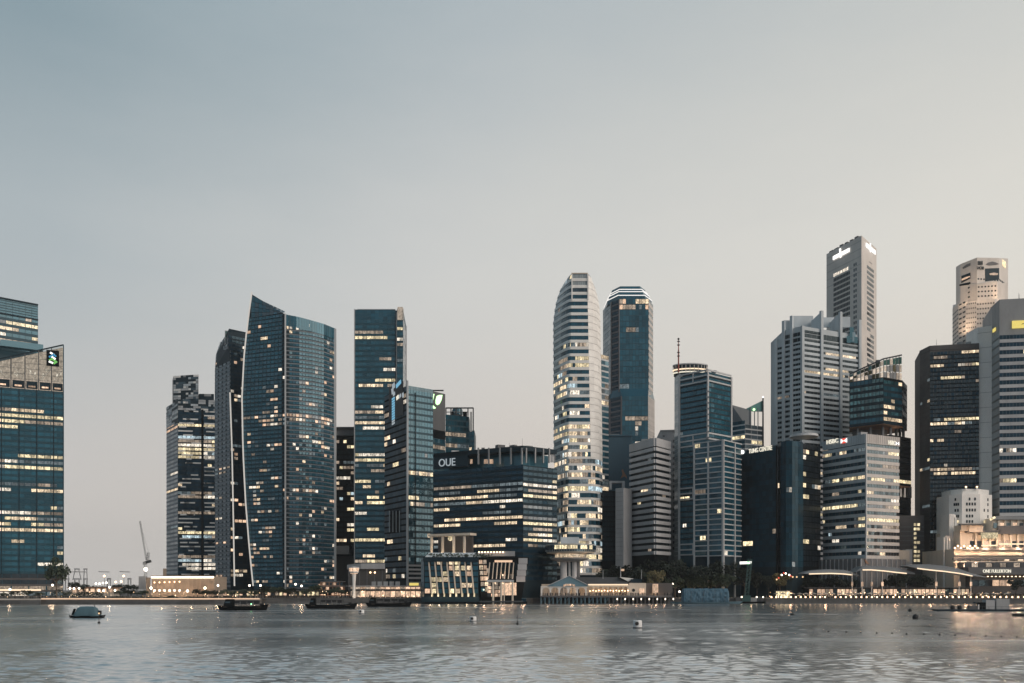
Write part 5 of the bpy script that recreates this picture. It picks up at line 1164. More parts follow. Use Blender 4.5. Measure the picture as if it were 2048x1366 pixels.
# --- wing canopies
def canopy(a, b_, pts_, Y, label, cols, nm='wing_canopy'):
    t = Thing(nm, label, 'canopy', (PX((a + b_) / 2, Y), Y, GZ))
    rings = []
    for px, yt, yb in pts_:
        x = PX(px, Y); rings.append([(x, Y - 5, PZ(yb, Y)), (x, Y + 5, PZ(yb, Y)), (x, Y + 5, PZ(yt, Y) + .2), (x, Y - 4.6, PZ(yt, Y))])
    t.mesh('roof_shell', MB().loft(rings), 'canopy_grey')
    mb = MB(); rr = []
    for px, yt, yb in pts_: x = PX(px, Y); rr.append([(x, Y - 5.5, PZ(yb + .4, Y) - .25), (x, Y - 5.1, PZ(yb + .4, Y) - .25), (x, Y - 5.1, PZ(yb, Y) + .25), (x, Y - 5.5, PZ(yb, Y) + .25)])
    t.mesh('edge_light', mb.loft(rr[1:-1]), 'strip_warm')
    for px in cols:
        yy = interp([(p_[0], p_[2]) for p_ in pts_], px); t.mesh('column', MB().tube((PX(px, Y), Y - 3, GZ), (PX(px, Y), Y - 3, PZ(yy, Y)), .35, .22), 'concrete_warm')
        t.box('column_base_light', 'lit_peach', (PX(px, Y), Y - 3.3, PZ(1168, Y)), (.9, .8, 2.4))
    return t
canopy(1603, 1712, [(1602, 1147, 1147.5), (1612, 1143.5, 1148), (1630, 1140.5, 1147.5), (1655, 1139, 1147), (1680, 1140, 1148), (1698, 1144, 1150), (1712, 1151, 1152)], 506, 'short curved wing canopy over dark trees, left of the long one', (1700,))
canopy(1705, 1820, [(1704, 1144, 1144.5), (1718, 1134, 1140), (1735, 1132, 1140), (1760, 1133, 1142), (1785, 1136, 1145), (1805, 1140, 1147), (1822, 1146, 1149)], 503, 'middle curved wing canopy with four lit columns in front of the bank podium', (1700, 1720, 1739, 1760))
canopy(1810, 1965, [(1806, 1132, 1132.5), (1826, 1129, 1137), (1850, 1129, 1140), (1880, 1132, 1143), (1910, 1138, 1147), (1935, 1147, 1152), (1964, 1154, 1155)], 500, 'longest curved wing canopy sweeping down to the floodlit terraces', (1867, 1913, 1936))

# --- promenade globe lights on the right quay
g0 = Thing('quay_lamp', 'small warm globe light in the long row along the right quay edge', 'lamp', (0, 0, 0), 'globe lights along the right quay')
g0.mesh('post', MB().tube((0, 0, 0), (0, 0, .45), .14, n=6), 'steel_dark'); g0.mesh('globe', MB().ball((0, 0, .68), .46, 8), 'lamp_warm')
lamps = [1543 + 9.75 * k for k in range(12)] + [1671 + 10.4 * k for k in range(10)] + [1775 + 11.9 * k for k in range(24)]
for k, px in enumerate(lamps):
    loc = (PX(px, 492), 492.1, GZ + .02)
    if k == 0: g0.e.location = loc
    else: copy_tree(g0.e, loc)

# --- street lamps: tall posts with a bright globe
s0 = Thing('street_lamp', 'x', 'lamp', (0, 0, 0), 'tall promenade lamps')
s0.mesh('post', MB().tube((0, 0, 0), (0, 0, 6), .12, .08, 6), 'steel_dark'); s0.mesh('globe', MB().ball((0, 0, 6.3), .62, 8), 'lamp_white')
SL = [(105, 505, 7.4, 'bright tall lamp at the foot of the uplit tree, far left'), (20, 490, 5, 'tall lamp before the shopfronts of the left edge tower'), (436, 500, 7.2, 'bright tall lamp at the right end of the floodlit low building'),
      (499, 505, 7.2, 'bright tall lamp at the foot of the white sail edge'), (521, 500, 7.2, 'bright tall lamp just right of the white sail edge'), (603, 512, 7.0, 'bright tall lamp below the middle of the pointed sail tower'),
      (591, 520, 8, 'smaller lamp beside the bright one below the sail tower'), (140, 520, 5.5, 'lamp left of the far hedge, first of three in a row'), (148, 520, 5.5, 'lamp by the far hedge, middle of three in a row'), (158, 520, 5.6, 'lamp by the far hedge, last of three in a row'),
      (192, 560, 8.6, 'lamp before the far trees, leftmost of the high row'), (199, 560, 8.6, 'lamp before the far trees, second of the high row'), (206, 560, 9, 'lamp before the far trees, third of the high row'), (213, 560, 9.2, 'lamp before the far trees, rightmost of the high row'),
      (198, 515, 4.2, 'lamp before the far trees, leftmost of the low row'), (207, 515, 4.2, 'lamp before the far trees, second of the low row'), (219, 515, 6.2, 'larger lamp between the far trees and the hedge'), (230, 515, 4.4, 'lamp before the far trees, rightmost of the low row'),
      (1341, 530, 5.6, 'orange tall lamp between the pier and the blue barge'), (1346, 530, 8.4, 'small high lamp under the dark trees by the pier end'), (1359, 526, 3.6, 'low lamp at the left end of the blue barge')]
for k, (px, Y, h, lb) in enumerate(SL):
    s_ = s0.e if k == 0 else copy_tree(s0.e, (0, 0, 0), None, lb)
    s_.location = (PX(px, Y), Y, GZ); s_.scale = (1, 1, 1); s_['label'] = lb
    f = h / 6.3
    for ch in s_.children:
        if ch.name.startswith('post'): ch.scale = (1, 1, f)
        else: ch.location = (0, 0, h - 6.3)
for (px, Y, h, en) in ((105, 500, 7, 500), (436, 495, 7, 500), (510, 497, 7, 600), (603, 507, 7, 500), (20, 485, 5, 300), (220, 508, 6, 400)): point_light(None, (PX(px, Y), Y - 1, GZ + h), en, (1, .7, .45), .4)

# --- floodlit low building on the left
t = Thing('floodlit_hall', 'long low windowless hall with ribbed walls washed in cream light, left', 'building', (PX(365, 560), 566, GZ))
P, Q = pt(304, 560), pt(428, 560)
t.mesh('wall', MB().prism([P, Q, Q + Vector((0, 25)), P + Vector((0, 25))], GZ, PZ(1153, 560)), 'sandstone')
fins(t, P, Q, GZ, PZ(1153.5, 560), [i / 46 for i in range(47)], .22, .4, 'sandstone', 'rib')
rails(t, P, Q, [PZ(1152, 560)], .5, 1.5, 'sandstone', 'eave'); rails(t, P, Q, [PZ(1154.6, 560)], .9, 1.0, 'lamp_white', 'eave_light')
t.mesh('end_wall', MB().prism([pt(292, 562), pt(301, 562), pt(301, 580), pt(292, 580)], GZ, PZ(1155, 562)), 'sandstone'); t.mesh('corner_pier', MB().prism([pt(326, 566), pt(333, 566), pt(333, 575), pt(326, 575)], GZ, PZ(1137, 566)), 'sandstone')
for k in range(6): t.mesh('wall_lamp', MB().ball((PX(309 + 10 * k, 558), 558, PZ(1165 - k * .3, 558)), .45), 'lamp_warm'); t.mesh('wall_lamp', MB().ball((PX(309 + 10 * k, 556), 556, PZ(1181, 556)), .6), 'lamp_white')
for px in (302, 410, 375): t.mesh('wall_lamp', MB().ball((PX(px, 555), 555, PZ(1176 if px != 375 else 1182, 555)), .8), 'lamp_white')
for px in (296, 325, 355, 385, 415): point_light(t, (PX(px, 552), 550, PZ(1182, 552)), 1500, (1, .66, .42), .5)

# --- tower crane
t = Thing('tower_crane', 'luffing tower crane with a long steep jib and a bright work light', 'crane', (PX(291, 590), 590, GZ))
def lattice(b, name, p, q, w, n, r, mat):
    p, q = Vector(p), Vector(q); d = (q - p).normalized(); u = d.cross(Vector((0, 1, 0))).normalized() * w / 2; v = d.cross(u).normalized() * w / 2; mb = MB()
    for a in ((1, 1), (1, -1), (-1, -1), (-1, 1)): mb.tube(p + u * a[0] + v * a[1], q + u * a[0] + v * a[1], r, n=5)
    for k in range(n):
        a, c = p + (q - p) * (k / n), p + (q - p) * ((k + 1) / n); s1 = 1 if k % 2 else -1
        mb.tube(a + u * s1 + v, c - u * s1 + v, r * .7, n=4); mb.tube(a + u * s1 - v, c - u * s1 - v, r * .7, n=4); mb.tube(a + v * s1 + u, c - v * s1 + u, r * .7, n=4)
    return b.mesh(name, mb, mat)
Y = 590
lattice(t, 'mast', (PX(291, Y), Y, GZ), (PX(291, Y), Y, PZ(1128, Y)), 1.4, 14, .07, 'steel_dark'); lattice(t, 'jib', (PX(293, Y), Y, PZ(1120, Y)), (PX(280, Y), Y, PZ(1042, Y)), 0.75, 18, .06, 'steel_dark')
lattice(t, 'a_frame', (PX(295, Y), Y, PZ(1122, Y)), (PX(297, Y), Y, PZ(1105, Y)), 1.2, 4, .1, 'steel_dark'); t.box('machine_deck', 'steel_dark', (PX(295, Y), Y, PZ(1124, Y)), (4.6, 2, 1.6), rot=(0, -.3, 0)); t.box('operator_cab', 'metal_pale', (PX(290, Y), Y - 1, PZ(1127, Y)), (1.6, 1.6, 1.6))
t.mesh('tie_rope', MB().tube((PX(297, Y), Y, PZ(1105, Y)), (PX(281, Y), Y, PZ(1048, Y)), .06, n=4), 'steel_dark'); t.mesh('work_light', MB().ball((PX(294, Y), Y - 2, PZ(1139, Y)), 1.3), 'lamp_white'); t.box('base_block', 'concrete', (PX(286, Y), Y, PZ(1166, Y)), (4.2, 4, 9))

# --- far port: gantry cranes and sheds
def gantry(px, yt, w, label, splay=0):
    Y = 2100; t = Thing('gantry_crane', label, 'port crane', (PX(px, Y), Y, GZ)); wx = w / F * Y; mat = 'far_grey'
    for sx in (-1, 1):
        t.mesh('leg', MB().tube((PX(px, Y) + sx * wx / 2, Y, GZ), (PX(px, Y) + sx * wx / 2 * .85, Y, PZ(1160, Y)), 1.5, n=6), mat)
        t.mesh('upright', MB().tube((PX(px, Y) + sx * (wx / 2 + splay), Y, PZ(1160, Y)), (PX(px, Y) + sx * wx / 2 * .7, Y, PZ(yt, Y)), 1.0, n=6), mat)
    t.box('top_beam', mat, (PX(px, Y), Y, PZ(yt, Y)), (wx * .95, 5, 2.6)); t.box('portal_beam', mat, (PX(px, Y), Y, PZ(1158, Y)), (wx * 1.1, 6, 3)); t.box('boom', mat, (PX(px, Y), Y - 25, PZ(1144, Y)), (3, 50, 2))
gantry(134, 1138, 7, 'far grey port crane nearest the left edge tower'); gantry(154, 1138, 10, 'widest far grey port crane, middle of three', 4); gantry(171, 1138, 7, 'far grey port crane, right of the three'); gantry(218, 1157, 6, 'small far port crane above the lamp rows')
gantry(259, 1157, 6, 'small far port crane left of the tower crane')
t = Thing('port_shed', 'long low warm-lit shed beyond the hedge at left', 'building', (PX(165, 640), 640, GZ))
t.mesh('wall', MB().prism([pt(140, 640), pt(240, 640), pt(240, 660), pt(140, 660)], GZ, PZ(1176, 640)), 'cream'); t.box('roof', 'terracotta', (PX(190, 640), 648, PZ(1175, 640)), (38, 22, .6))
for k in range(8): t.box('doorway', 'lit_peach', (PX(148 + 12 * k, 639), 639.8, PZ(1181, 640)), (2.6, .4, 2.6))
for k, (px, py) in enumerate(((209, 1152), (248, 1152), (243, 1163), (232, 1164))):
    t = Thing('flood_mast', ('far floodlight mast left of the bright cluster', 'highest far floodlight of the bright cluster', 'lower far floodlight of the bright cluster', 'far floodlight at the left of the cluster foot')[k], 'floodlight', (PX(px, 1500), 1500, GZ))
    t.mesh('mast', MB().tube((PX(px, 1500), 1500, GZ), (PX(px, 1500), 1500, PZ(py, 1500)), .4, n=6), 'far_grey'); t.mesh('lamp', MB().ball((PX(px, 1500), 1499, PZ(py, 1500)), 1.9), 'lamp_warm')

# --- glass pavilion with slanting lit fins over the water
t = Thing('fin_pavilion', 'dark glass waterfront pavilion with slanting lit white fins and lit rooms', 'pavilion', (PX(905, 494), 498, GZ))
Y = 492
A, B_ = pt(848, Y), pt(956, Y)
t.mesh('wall', MB().prism([A, B_, B_ + Vector((2, 16)), A + Vector((2, 16))], 1.0, PZ(1114, Y)), 'frame_dark')
t.mesh('end_wall', MB().prism([pt(842, Y + 4), A, A + Vector((0, 16)), pt(842, Y + 14)], .8, PZ(1116, Y)), 'glass_deep')
for r in range(6):
    for k in range(9):
        px = 853 + 12 * k; zc = PZ(1124.5 + 11.5 * r, Y)
        lt = (k, r) in ((2, 0), (4, 0), (5, 0), (4, 1), (5, 1), (6, 1), (3, 2), (5, 2), (1, 3), (2, 3), (3, 3), (1, 4), (6, 4), (7, 4), (0, 5), (1, 5), (4, 5), (5, 5), (7, 1), (7, 2))
        t.box('window', rnd.choice(('lit_warm', 'lit_peach', 'lit_yellow')) if lt else 'glass_deep', (PX(px + 2, Y), Y - .1, zc), (PX(10, Y) - PX(0, Y), .2, 2.5))
    rails(t, A, B_, [PZ(1130.5 + 11.5 * r, Y)], .4, .4, 'frame_black', 'floor_slab')
for k in range(8):
    px = 858 + 12 * k
    t.mesh('slanted_fin', MB().loft([[(PX(px + 6, Y) - .35, Y - 1.6, PZ(1187, Y)), (PX(px + 6, Y) + .35, Y - 1.6, PZ(1187, Y)), (PX(px + 6, Y) + .35, Y - .2, PZ(1187, Y)), (PX(px + 6, Y) - .35, Y - .2, PZ(1187, Y))], [(PX(px, Y) - .35, Y - 1.6, PZ(1124, Y)), (PX(px, Y) + .35, Y - 1.6, PZ(1124, Y)), (PX(px, Y) + .35, Y - .2, PZ(1124, Y)), (PX(px, Y) - .35, Y - .2, PZ(1124, Y))]]), 'cream')
    t.box('fin_foot_lamp', 'lit_yellow', (PX(px + 7, Y), Y - 1.9, PZ(1190, Y)), (.9, .5, 1.8))
t.box('base', 'frame_dark', (PX(902, Y), Y + 6, PZ(1199, Y)), (PX(960, Y) - PX(846, Y), 18, 2.8)); t.box('fascia', 'frame_dark', (PX(902, Y), Y + 7, PZ(1119, Y)), (PX(952, Y) - PX(842, Y), 19, 2.6))
t.mesh('roof', MB().loft([[vert(p_, PZ(1114, Y)) for p_ in (pt(850, Y), pt(962, Y), pt(962, Y + 16), pt(850, Y + 16))], [vert(p_, PZ(1105, Y)) for p_ in (pt(858, Y + 3), pt(952, Y + 3), pt(952, Y + 14), pt(858, Y + 14))]]), 'concrete_blue')
for k in range(6): point_light(t, (PX(862 + 18 * k, Y), Y - 5, PZ(1192, Y)), 160, (1, .78, .5), .4)
mb = MB()
for k in range(260):
    c = Vector((rnd.uniform(PX(850, Y), PX(985, Y)), Y + rnd.uniform(-.6, 2), PZ(rnd.uniform(1107, 1116), Y))); u = Vector((rnd.gauss(0, 1), rnd.gauss(0, 1), rnd.gauss(0, 1))).normalized() * .7; v = u.orthogonal().normalized() * .5; mb.face([c - u, c + v, c + u, c - v])
t.mesh('roof_planting', mb, 'leaf_mid', kind='stuff')
t = Thing('porch_pavilion', 'glass pavilion with outward leaning end walls and a tall lit porch on thin columns', 'pavilion', (PX(1008, 496), 500, GZ))
Y = 494
t.mesh('wall', MB().loft([[vert(p_, .8) for p_ in (pt(964, Y), pt(1042, Y), pt(1042, Y + 16), pt(964, Y + 16))], [vert(p_, PZ(1114, Y)) for p_ in (pt(952, Y), pt(1058, Y), pt(1058, Y + 16), pt(952, Y + 16))]]), 'frame_black')
for r in range(3):
    for k in range(8): t.box('window', 'glass_black' if rnd.random() < .75 else 'lit_dim', (PX(976 + 8 * k, Y), Y - .25, PZ(1130.5 + 11 * r, Y)), (1.8, .2, 2.6))
for r in range(6):
    for k in range(2): t.box('window', rnd.choice(('lit_peach', 'lit_dim', 'glass_deep', 'lit_warm')), (PX(961.5 + 8 * k + r * .9, Y), Y - .5, PZ(1124 + 11 * r, Y)), (1.9, .25, 2.3))
for r in range(4):
    for k in range(4): t.box('porch_glazing', rnd.choice(('lit_peach', 'lit_dim', 'lit_peach', 'glass_brown')), (PX(978 + 7.4 * k, Y), Y - .35, PZ(1168 + 7.4 * r, Y)), (1.8, .2, 1.7))
for k in range(7): px = 979.5 + 8 * k; t.mesh('slanted_fin', MB().tube((PX(px - 3, Y), Y - .8, PZ(1158, Y)), (PX(px, Y), Y - .8, PZ(1125, Y)), .3, n=6), 'cream')
t.box('porch_roof', 'metal_pale', (PX(1001, Y), Y - 2, PZ(1162, Y)), (15, 7, 1.2)); t.box('lit_fascia', 'strip_peach', (PX(1007, Y), Y - .3, PZ(1122.5, Y)), (10, .4, 1.2))
for px in (986.5, 1002.5, 1008.5, 1025): t.mesh('porch_column', MB().tube((PX(px, Y), Y - 5, 0), (PX(px, Y), Y - 5, PZ(1164, Y)), .55 if px != 1008.5 else .3, n=8), 'cream')
t.box('curtain_wall', 'lit_peach', (PX(1017, Y), Y - .5, PZ(1178, Y)), (9, .3, 7)); t.box('deck', 'steel_dark', (PX(1003, Y), Y + 2, 1.2), (24, 16, .8))
t.mesh('roof', MB().prism([pt(956, Y + 6), pt(1030, Y + 2), pt(1030, Y + 16), pt(956, Y + 16)], PZ(1112, Y), PZ(1102, Y)), 'concrete')
for k in range(9): t.mesh('roof_lamp', MB().ball((PX(958 + 6 * k, Y + 1), Y + 2, PZ(1104, Y)), .45), 'lamp_warm')
for px in (990, 1006, 1022): point_light(t, (PX(px, Y), Y - 3, PZ(1166, Y)), 260, (1, .66, .4), .4)
for k in range(4): t.box('end_panel', 'concrete', (PX(1046 - k * 1.5, Y), Y - .6, PZ(1122 + 12 * k, Y)), (5, .3, 3.2))
for px_, y_ in ((1046, 1176), (968, 1180), (1005, 1150)): point_light(t, (PX(px_, Y), Y - 4, PZ(y_, Y)), 420, (1, .62, .40), .4)  # bare warm lights added in front to brighten the pavilion

# --- revolving restaurant
t = Thing('round_restaurant', 'saucer-shaped round restaurant on clustered columns in front of the pale bullet tower', 'building', (PX(1139, 512), 512, GZ))
Y = 512; cx_ = PX(1141, Y)
for (px, w, mt) in ((1127, 2.0, 'concrete'), (1139, 1.1, 'metal_pale'), (1148.5, 1.8, 'concrete'), (1155, 1.4, 'concrete_dark')): t.mesh('column', MB().tube((PX(px, Y), Y - 1, GZ), (PX(px, Y), Y - 1, PZ(1119, Y)), w, n=12), mt)
t.mesh('core', MB().tube((cx_, Y + 2, GZ), (cx_, Y + 2, PZ(1100, Y)), 4, n=16), 'frame_dark')
t.mesh('lower_saucer', MB().lathe((PX(1139, Y), Y, 0), [(6, PZ(1123.5, Y)), (10.5, PZ(1119.5, Y)), (11.2, PZ(1117, Y)), (9, PZ(1115.5, Y))], 36), 'concrete'); t.mesh('lower_glazing', MB().lathe((PX(1139, Y), Y, 0), [(8.4, PZ(1116, Y)), (8.4, PZ(1108, Y))], 36), 'lit_warm')
t.mesh('saucer_floor', MB().lathe((cx_, Y, 0), [(8, PZ(1109, Y)), (13.6, PZ(1107, Y)), (14, PZ(1104.5, Y)), (12, PZ(1104, Y))], 40), 'cream')
t.mesh('glazing_band', MB().lathe((cx_, Y, 0), [(14.0, PZ(1104.5, Y)), (14.7, PZ(1098, Y)), (14.0, PZ(1091, Y))], 40), 'glass_grey'); t.mesh('saucer_roof', MB().lathe((cx_, Y, 0), [(14.1, PZ(1091.4, Y)), (14.3, PZ(1089.5, Y)), (5, PZ(1087, Y))], 40), 'metal_pale')
for k in range(30):
    a = -math.pi * (k + .5) / 30; t.box('window', 'lit_yellow' if 5 < k < 22 and rnd.random() < .85 else 'glass_navy', (cx_ + 14.75 * math.cos(a), Y + 14.75 * math.sin(a), PZ(1096, Y)), (1.25, .3, 2.2), a + math.pi / 2)
    t.box('window_bar', 'metal_pale', (cx_ + 14.5 * math.cos(a + .05), Y + 14.5 * math.sin(a + .05), PZ(1098, Y)), (.15, .3, 3.6), a + math.pi / 2)
t.mesh('roof_house', MB().prism([pt(1121, Y - 4), pt(1158, Y - 4), pt(1158, Y + 6), pt(1121, Y + 6)], PZ(1089, Y), PZ(1075, Y)), 'concrete_blue')
for dx in (-8, 0, 8): point_light(t, (cx_ + dx, Y - 9, PZ(1114, Y)), 70, (1, .62, .4), .3)  # bare lights added under the saucer to brighten it
point_light(t, (cx_ + 1, Y - 6, GZ + 6), 300, (1, .66, .42), .3)

# --- arcaded pier hall
t = Thing('pier_hall', 'old pier hall with a blue gabled front and a long arcade of warm lit arches', 'building', (PX(1180, 500), 508, 1))
Y = 498; zd = PZ(1191, Y)
t.mesh('deck', MB().prism([pt(1080, Y - 3), pt(1345, Y - 3), pt(1345, 523), pt(1080, 523)], zd - 1.0, zd), 'concrete_dark')
for k in range(34):
    px = 1082 + 8 * k; t.mesh('pile', MB().tube((PX(px, Y - 2), Y - 2, -1), (PX(px, Y - 2), Y - 2, zd - .8), .3, n=6), 'roof_blue' if k < 17 else 'concrete_dark')
    if k % 2 == 0 and k < 22: t.mesh('pile_brace', MB().tube((PX(px, Y - 2), Y - 2.1, .2), (PX(px + 8, Y - 2), Y - 2.1, zd - 1), .14, n=5), 'roof_blue')
    if k >= 19 and k % 2: t.box('under_deck_lamp', 'lamp_white', (PX(px, Y - 2), Y - 3.1, PZ(1198, Y)), (.4, .3, .9))
for r in range(2): t.box('deck_rail', 'steel_dark', (PX(1212, Y - 3), Y - 3, zd + .5 + .5 * r), (PX(1345, Y) - PX(1080, Y), .1, .1))
def arcade(a, b_, n, ytop, yspring, mat, depth=.8, Yf=Y, yc=None):
    w = (b_ - a) / n
    for k in range(n + 1): t.box('arch_pier', mat, (PX(a + k * w, Yf), Yf, (zd + PZ(yspring, Yf)) / 2), (.9, depth, PZ(yspring, Yf) - zd))
    for k in range(n):
        mb = MB(); x0, x1 = PX(a + k * w, Yf) + .45, PX(a + (k + 1) * w, Yf) - .45; zs, zt = PZ(yspring, Yf), PZ(ytop, Yf); rr = (x1 - x0) / 2; cxm = (x0 + x1) / 2; hh = min(rr, zt - zs - .3)
        prev = None
        for s in range(9):
            a_ = math.pi * s / 8; p_ = (cxm - rr * math.cos(a_), zs + hh * math.sin(a_))
            if prev:
                for yy in (Yf - depth / 2, Yf + depth / 2): mb.face([(prev[0], yy, prev[1]), (p_[0], yy, p_[1]), (p_[0], yy, zt), (prev[0], yy, zt)])
                mb.face([(prev[0], Yf - depth / 2, prev[1]), (p_[0], Yf - depth / 2, p_[1]), (p_[0], Yf + depth / 2, p_[1]), (prev[0], Yf + depth / 2, prev[1])])
            prev = p_
        t.mesh('arch', mb, mat)
        t.box('spandrel_block', mat, (PX(a + k * w, Yf), Yf, (zs + zt) / 2), (.9, depth, zt - zs))
    t.box('spandrel_block', mat, (PX(b_, Yf), Yf, (PZ(yspring, Yf) + PZ(ytop, Yf)) / 2), (.9, depth, PZ(ytop, Yf) - PZ(yspring, Yf)))
arcade(1083, 1172, 5, 1174, 1181, 'white_clad'); arcade(1177, 1256, 8, 1170, 1177, 'cream')
t.mesh('back_wall', MB().prism([pt(1083, Y + 12), pt(1256, Y + 12), pt(1256, Y + 13), pt(1083, Y + 13)], zd, PZ(1168, Y)), 'cream')
t.box('cornice', 'white_clad', (PX(1128, Y), Y, PZ(1173.5, Y)), (PX(1174, Y) - PX(1081, Y), 1.6, .6)); t.box('cornice_light', 'strip_warm', (PX(1216, Y), Y - .7, PZ(1169.3, Y)), (PX(1256, Y) - PX(1176, Y), .3, .7))
g_ = [(PX(1095, Y), PZ(1173, Y)), (PX(1175, Y), PZ(1173, Y)), (PX(1175, Y), PZ(1170.5, Y)), (PX(1137, Y), PZ(1152, Y)), (PX(1097, Y), PZ(1170.5, Y))]
gm = MB().loft([[(x, yy, zz) for x, zz in g_] for yy in (Y - 1, Y + 6)]); gab = t.mesh('gable_roof', gm, 'roof_blue')
for (p0, p1) in (((1096, 1171), (1138, 1151.5)), ((1138, 1151.5), (1177, 1171))): t.mesh('gable_edge', MB().tube((PX(p0[0], Y), Y - 1.3, PZ(p0[1], Y)), (PX(p1[0], Y), Y - 1.3, PZ(p1[1], Y)), .22, n=5), 'metal_pale')
for k in range(6): t.box('fanlight', 'lit_peach', (PX(1128 + 4 * k, Y), Y - 1.15, PZ(1171 - (1.3 if 0 < k < 5 else 0), Y)), (.9, .2, 1.1))
t.mesh('long_roof', MB().loft([[vert(p_, PZ(1169, Y)) for p_ in (pt(1150, Y - 1), pt(1258, Y - 1), pt(1258, Y + 18), pt(1150, Y + 18))], [vert(p_, PZ(1154, Y)) for p_ in (pt(1152, Y + 8), pt(1250, Y + 8), pt(1250, Y + 10), pt(1152, Y + 10))]]), 'slate')
for px in (1206, 1283): t.mesh('flagpole', MB().tube((PX(px, Y + 6), Y + 6, PZ(1160, Y)), (PX(px, Y + 6), Y + 6, PZ(1139, Y)), .16, .1, 6), 'metal_pale')
t.mesh('flagpole', MB().tube((PX(1244, Y), Y + 6, PZ(1155, Y)), (PX(1243.5, Y), Y + 6, PZ(1134, Y)), .3, .15, 6), 'metal_pale'); t.box('flag', 'lit_peach', (PX(1248, Y), Y + 6, PZ(1139.5, Y)), (1.8, .1, 1.2))
t.mesh('side_gable', MB().loft([[(x, yy, zz) for x, zz in ((PX(1240, Y), PZ(1154, Y)), (PX(1258, Y), PZ(1163, Y)), (PX(1268, Y), PZ(1157, Y)), (PX(1262, Y), PZ(1156, Y)))] for yy in (Y + 2, Y + 8)]), 'white_clad')
t.mesh('annex_roof', MB().prism([pt(1262, Y), pt(1284, Y), pt(1284, Y + 8), pt(1262, Y + 8)], PZ(1166, Y), PZ(1158, Y)), 'frame_dark')
t.mesh('annex', MB().prism([pt(1258, Y), pt(1292, Y), pt(1292, Y + 10), pt(1258, Y + 10)], zd, PZ(1166, Y)), 'cream'); t.mesh('round_window', MB().tube((PX(1267, Y), Y - .15, PZ(1180.5, Y)), (PX(1267, Y), Y + .2, PZ(1180.5, Y)), .9, n=14), 'glass_black')
t.box('lit_panel', 'lit_peach', (PX(1284, Y), Y - .2, PZ(1182, Y)), (3.2, .2, 2.8)); t.box('lit_door', 'lit_peach', (PX(1311.5, Y), Y + 1, PZ(1178, Y)), (3.2, .4, 5.8)); t.mesh('side_wing', MB().prism([pt(1292, Y + 3), pt(1345, Y + 3), pt(1345, Y + 10), pt(1292, Y + 10)], zd, PZ(1166, Y)), 'concrete_brown')
for px in (1096, 1120, 1144, 1166): point_light(t, (PX(px, Y), Y + 6, PZ(1180, Y)), 170, (1, .66, .42), .4)
for k in range(6): point_light(t, (PX(1183 + 13 * k, Y), Y + 4, PZ(1176, Y)), 260, (1, .66, .42), .4)
for px in (1270, 1300, 1325): point_light(t, (PX(px, Y), Y - 5, PZ(1184, Y)), 120, (1, .62, .38), .4)
for k in range(14): t.mesh('arcade_lamp', MB().ball((PX(1180 + 5.8 * k, Y), Y - .9, PZ(1182 - (k % 2), Y)), .34), 'lamp_warm')

# --- two storey lit arcade and the slim signal tower
t = Thing('lit_arcade', 'low two storey waterfront arcade with warm lit rooms left of the glass pavilion', 'building', (PX(775, 512), 518, GZ))
Y = 514
t.mesh('wall', MB().prism([pt(700, Y), pt(845, Y), pt(845, Y + 10), pt(700, Y + 10)], GZ, PZ(1172, Y)), 'concrete_brown')
for k in range(14):
    px = 706 + 10 * k; t.box('window', 'lit_peach' if px > 725 else 'lit_dim', (PX(px, Y), Y - .2, PZ(1188, Y)), (2.4, .3, 3.4)); t.box('window', 'lit_peach' if rnd.random() < .7 else 'lit_dim', (PX(px, Y), Y - .2, PZ(1176, Y)), (2.6, .3, 1.3)); t.box('pier', 'cream', (PX(px + 5, Y), Y - .4, (GZ + PZ(1172, Y)) / 2), (.4, .6, PZ(1172, Y) - GZ))
t.box('roof', 'concrete', (PX(772, Y), Y + 4, PZ(1172, Y)), (43, 11, .5)); t.box('balcony', 'frame_dark', (PX(772, Y), Y - 1, PZ(1180, Y)), (42, 1.6, .7)); t.box('yellow_sign', 'sign_yellow', (PX(828, Y), Y - .3, PZ(1168.5, Y)), (5.4, .3, 1.5)); t.box('sign_back', 'grey_panel', (PX(830, Y), Y + .2, PZ(1168, Y)), (7, .5, 2.6))
for k in range(5): t.box('roof_unit', 'grey_panel', (PX(745 + 12 * k, Y), Y + 5, PZ(1167, Y)), (2.4, 2, 2.4))
for px in (725, 760, 800, 835): point_light(t, (PX(px, Y), Y - 4, PZ(1190, Y)), 150, (1, .62, .4), .4)
t = Thing('stone_block', 'plain grey stone block with an overhanging top band behind the slim signal tower', 'building', (PX(732, 560), 566, GZ))
Y = 560
t.mesh('wall', MB().prism([pt(696, Y), pt(772, Y), pt(772, Y + 15), pt(696, Y + 15)], GZ, PZ(1137, Y)), 'concrete_brown'); t.mesh('top_band', MB().prism([pt(694, Y + 6), pt(722, Y - 2), pt(770, Y - 2), pt(770, Y + 16), pt(694, Y + 16)], PZ(1138, Y), [PZ(1129, Y), PZ(1127, Y), PZ(1127, Y), PZ(1127, Y), PZ(1129, Y)]), 'concrete')
for px in (741, 750): t.mesh('wall_lamp', MB().ball((PX(px, Y), Y - .6, PZ(1145, Y)), .55), 'lamp_warm')
fins(t, pt(696, Y), pt(772, Y), GZ, PZ(1138, Y), [.02, .12, .3, .5, .7, .9], .5, .3, 'concrete_dark', 'wall_rib')
t = Thing('signal_tower', 'slim white signal tower with a flared lit cabin on top', 'tower', (PX(707, 500), 500, GZ))
Y = 500
t.mesh('shaft', MB().lathe((PX(708, Y), Y, 0), [(.75, GZ), (.8, PZ(1170, Y)), (1.1, PZ(1152, Y)), (1.25, PZ(1147, Y))], 14), 'white_clad'); t.mesh('cabin', MB().lathe((PX(708, Y), Y, 0), [(1.9, PZ(1147.5, Y)), (2.5, PZ(1144, Y)), (2.9, PZ(1136, Y))], 8), 'lit_peach')
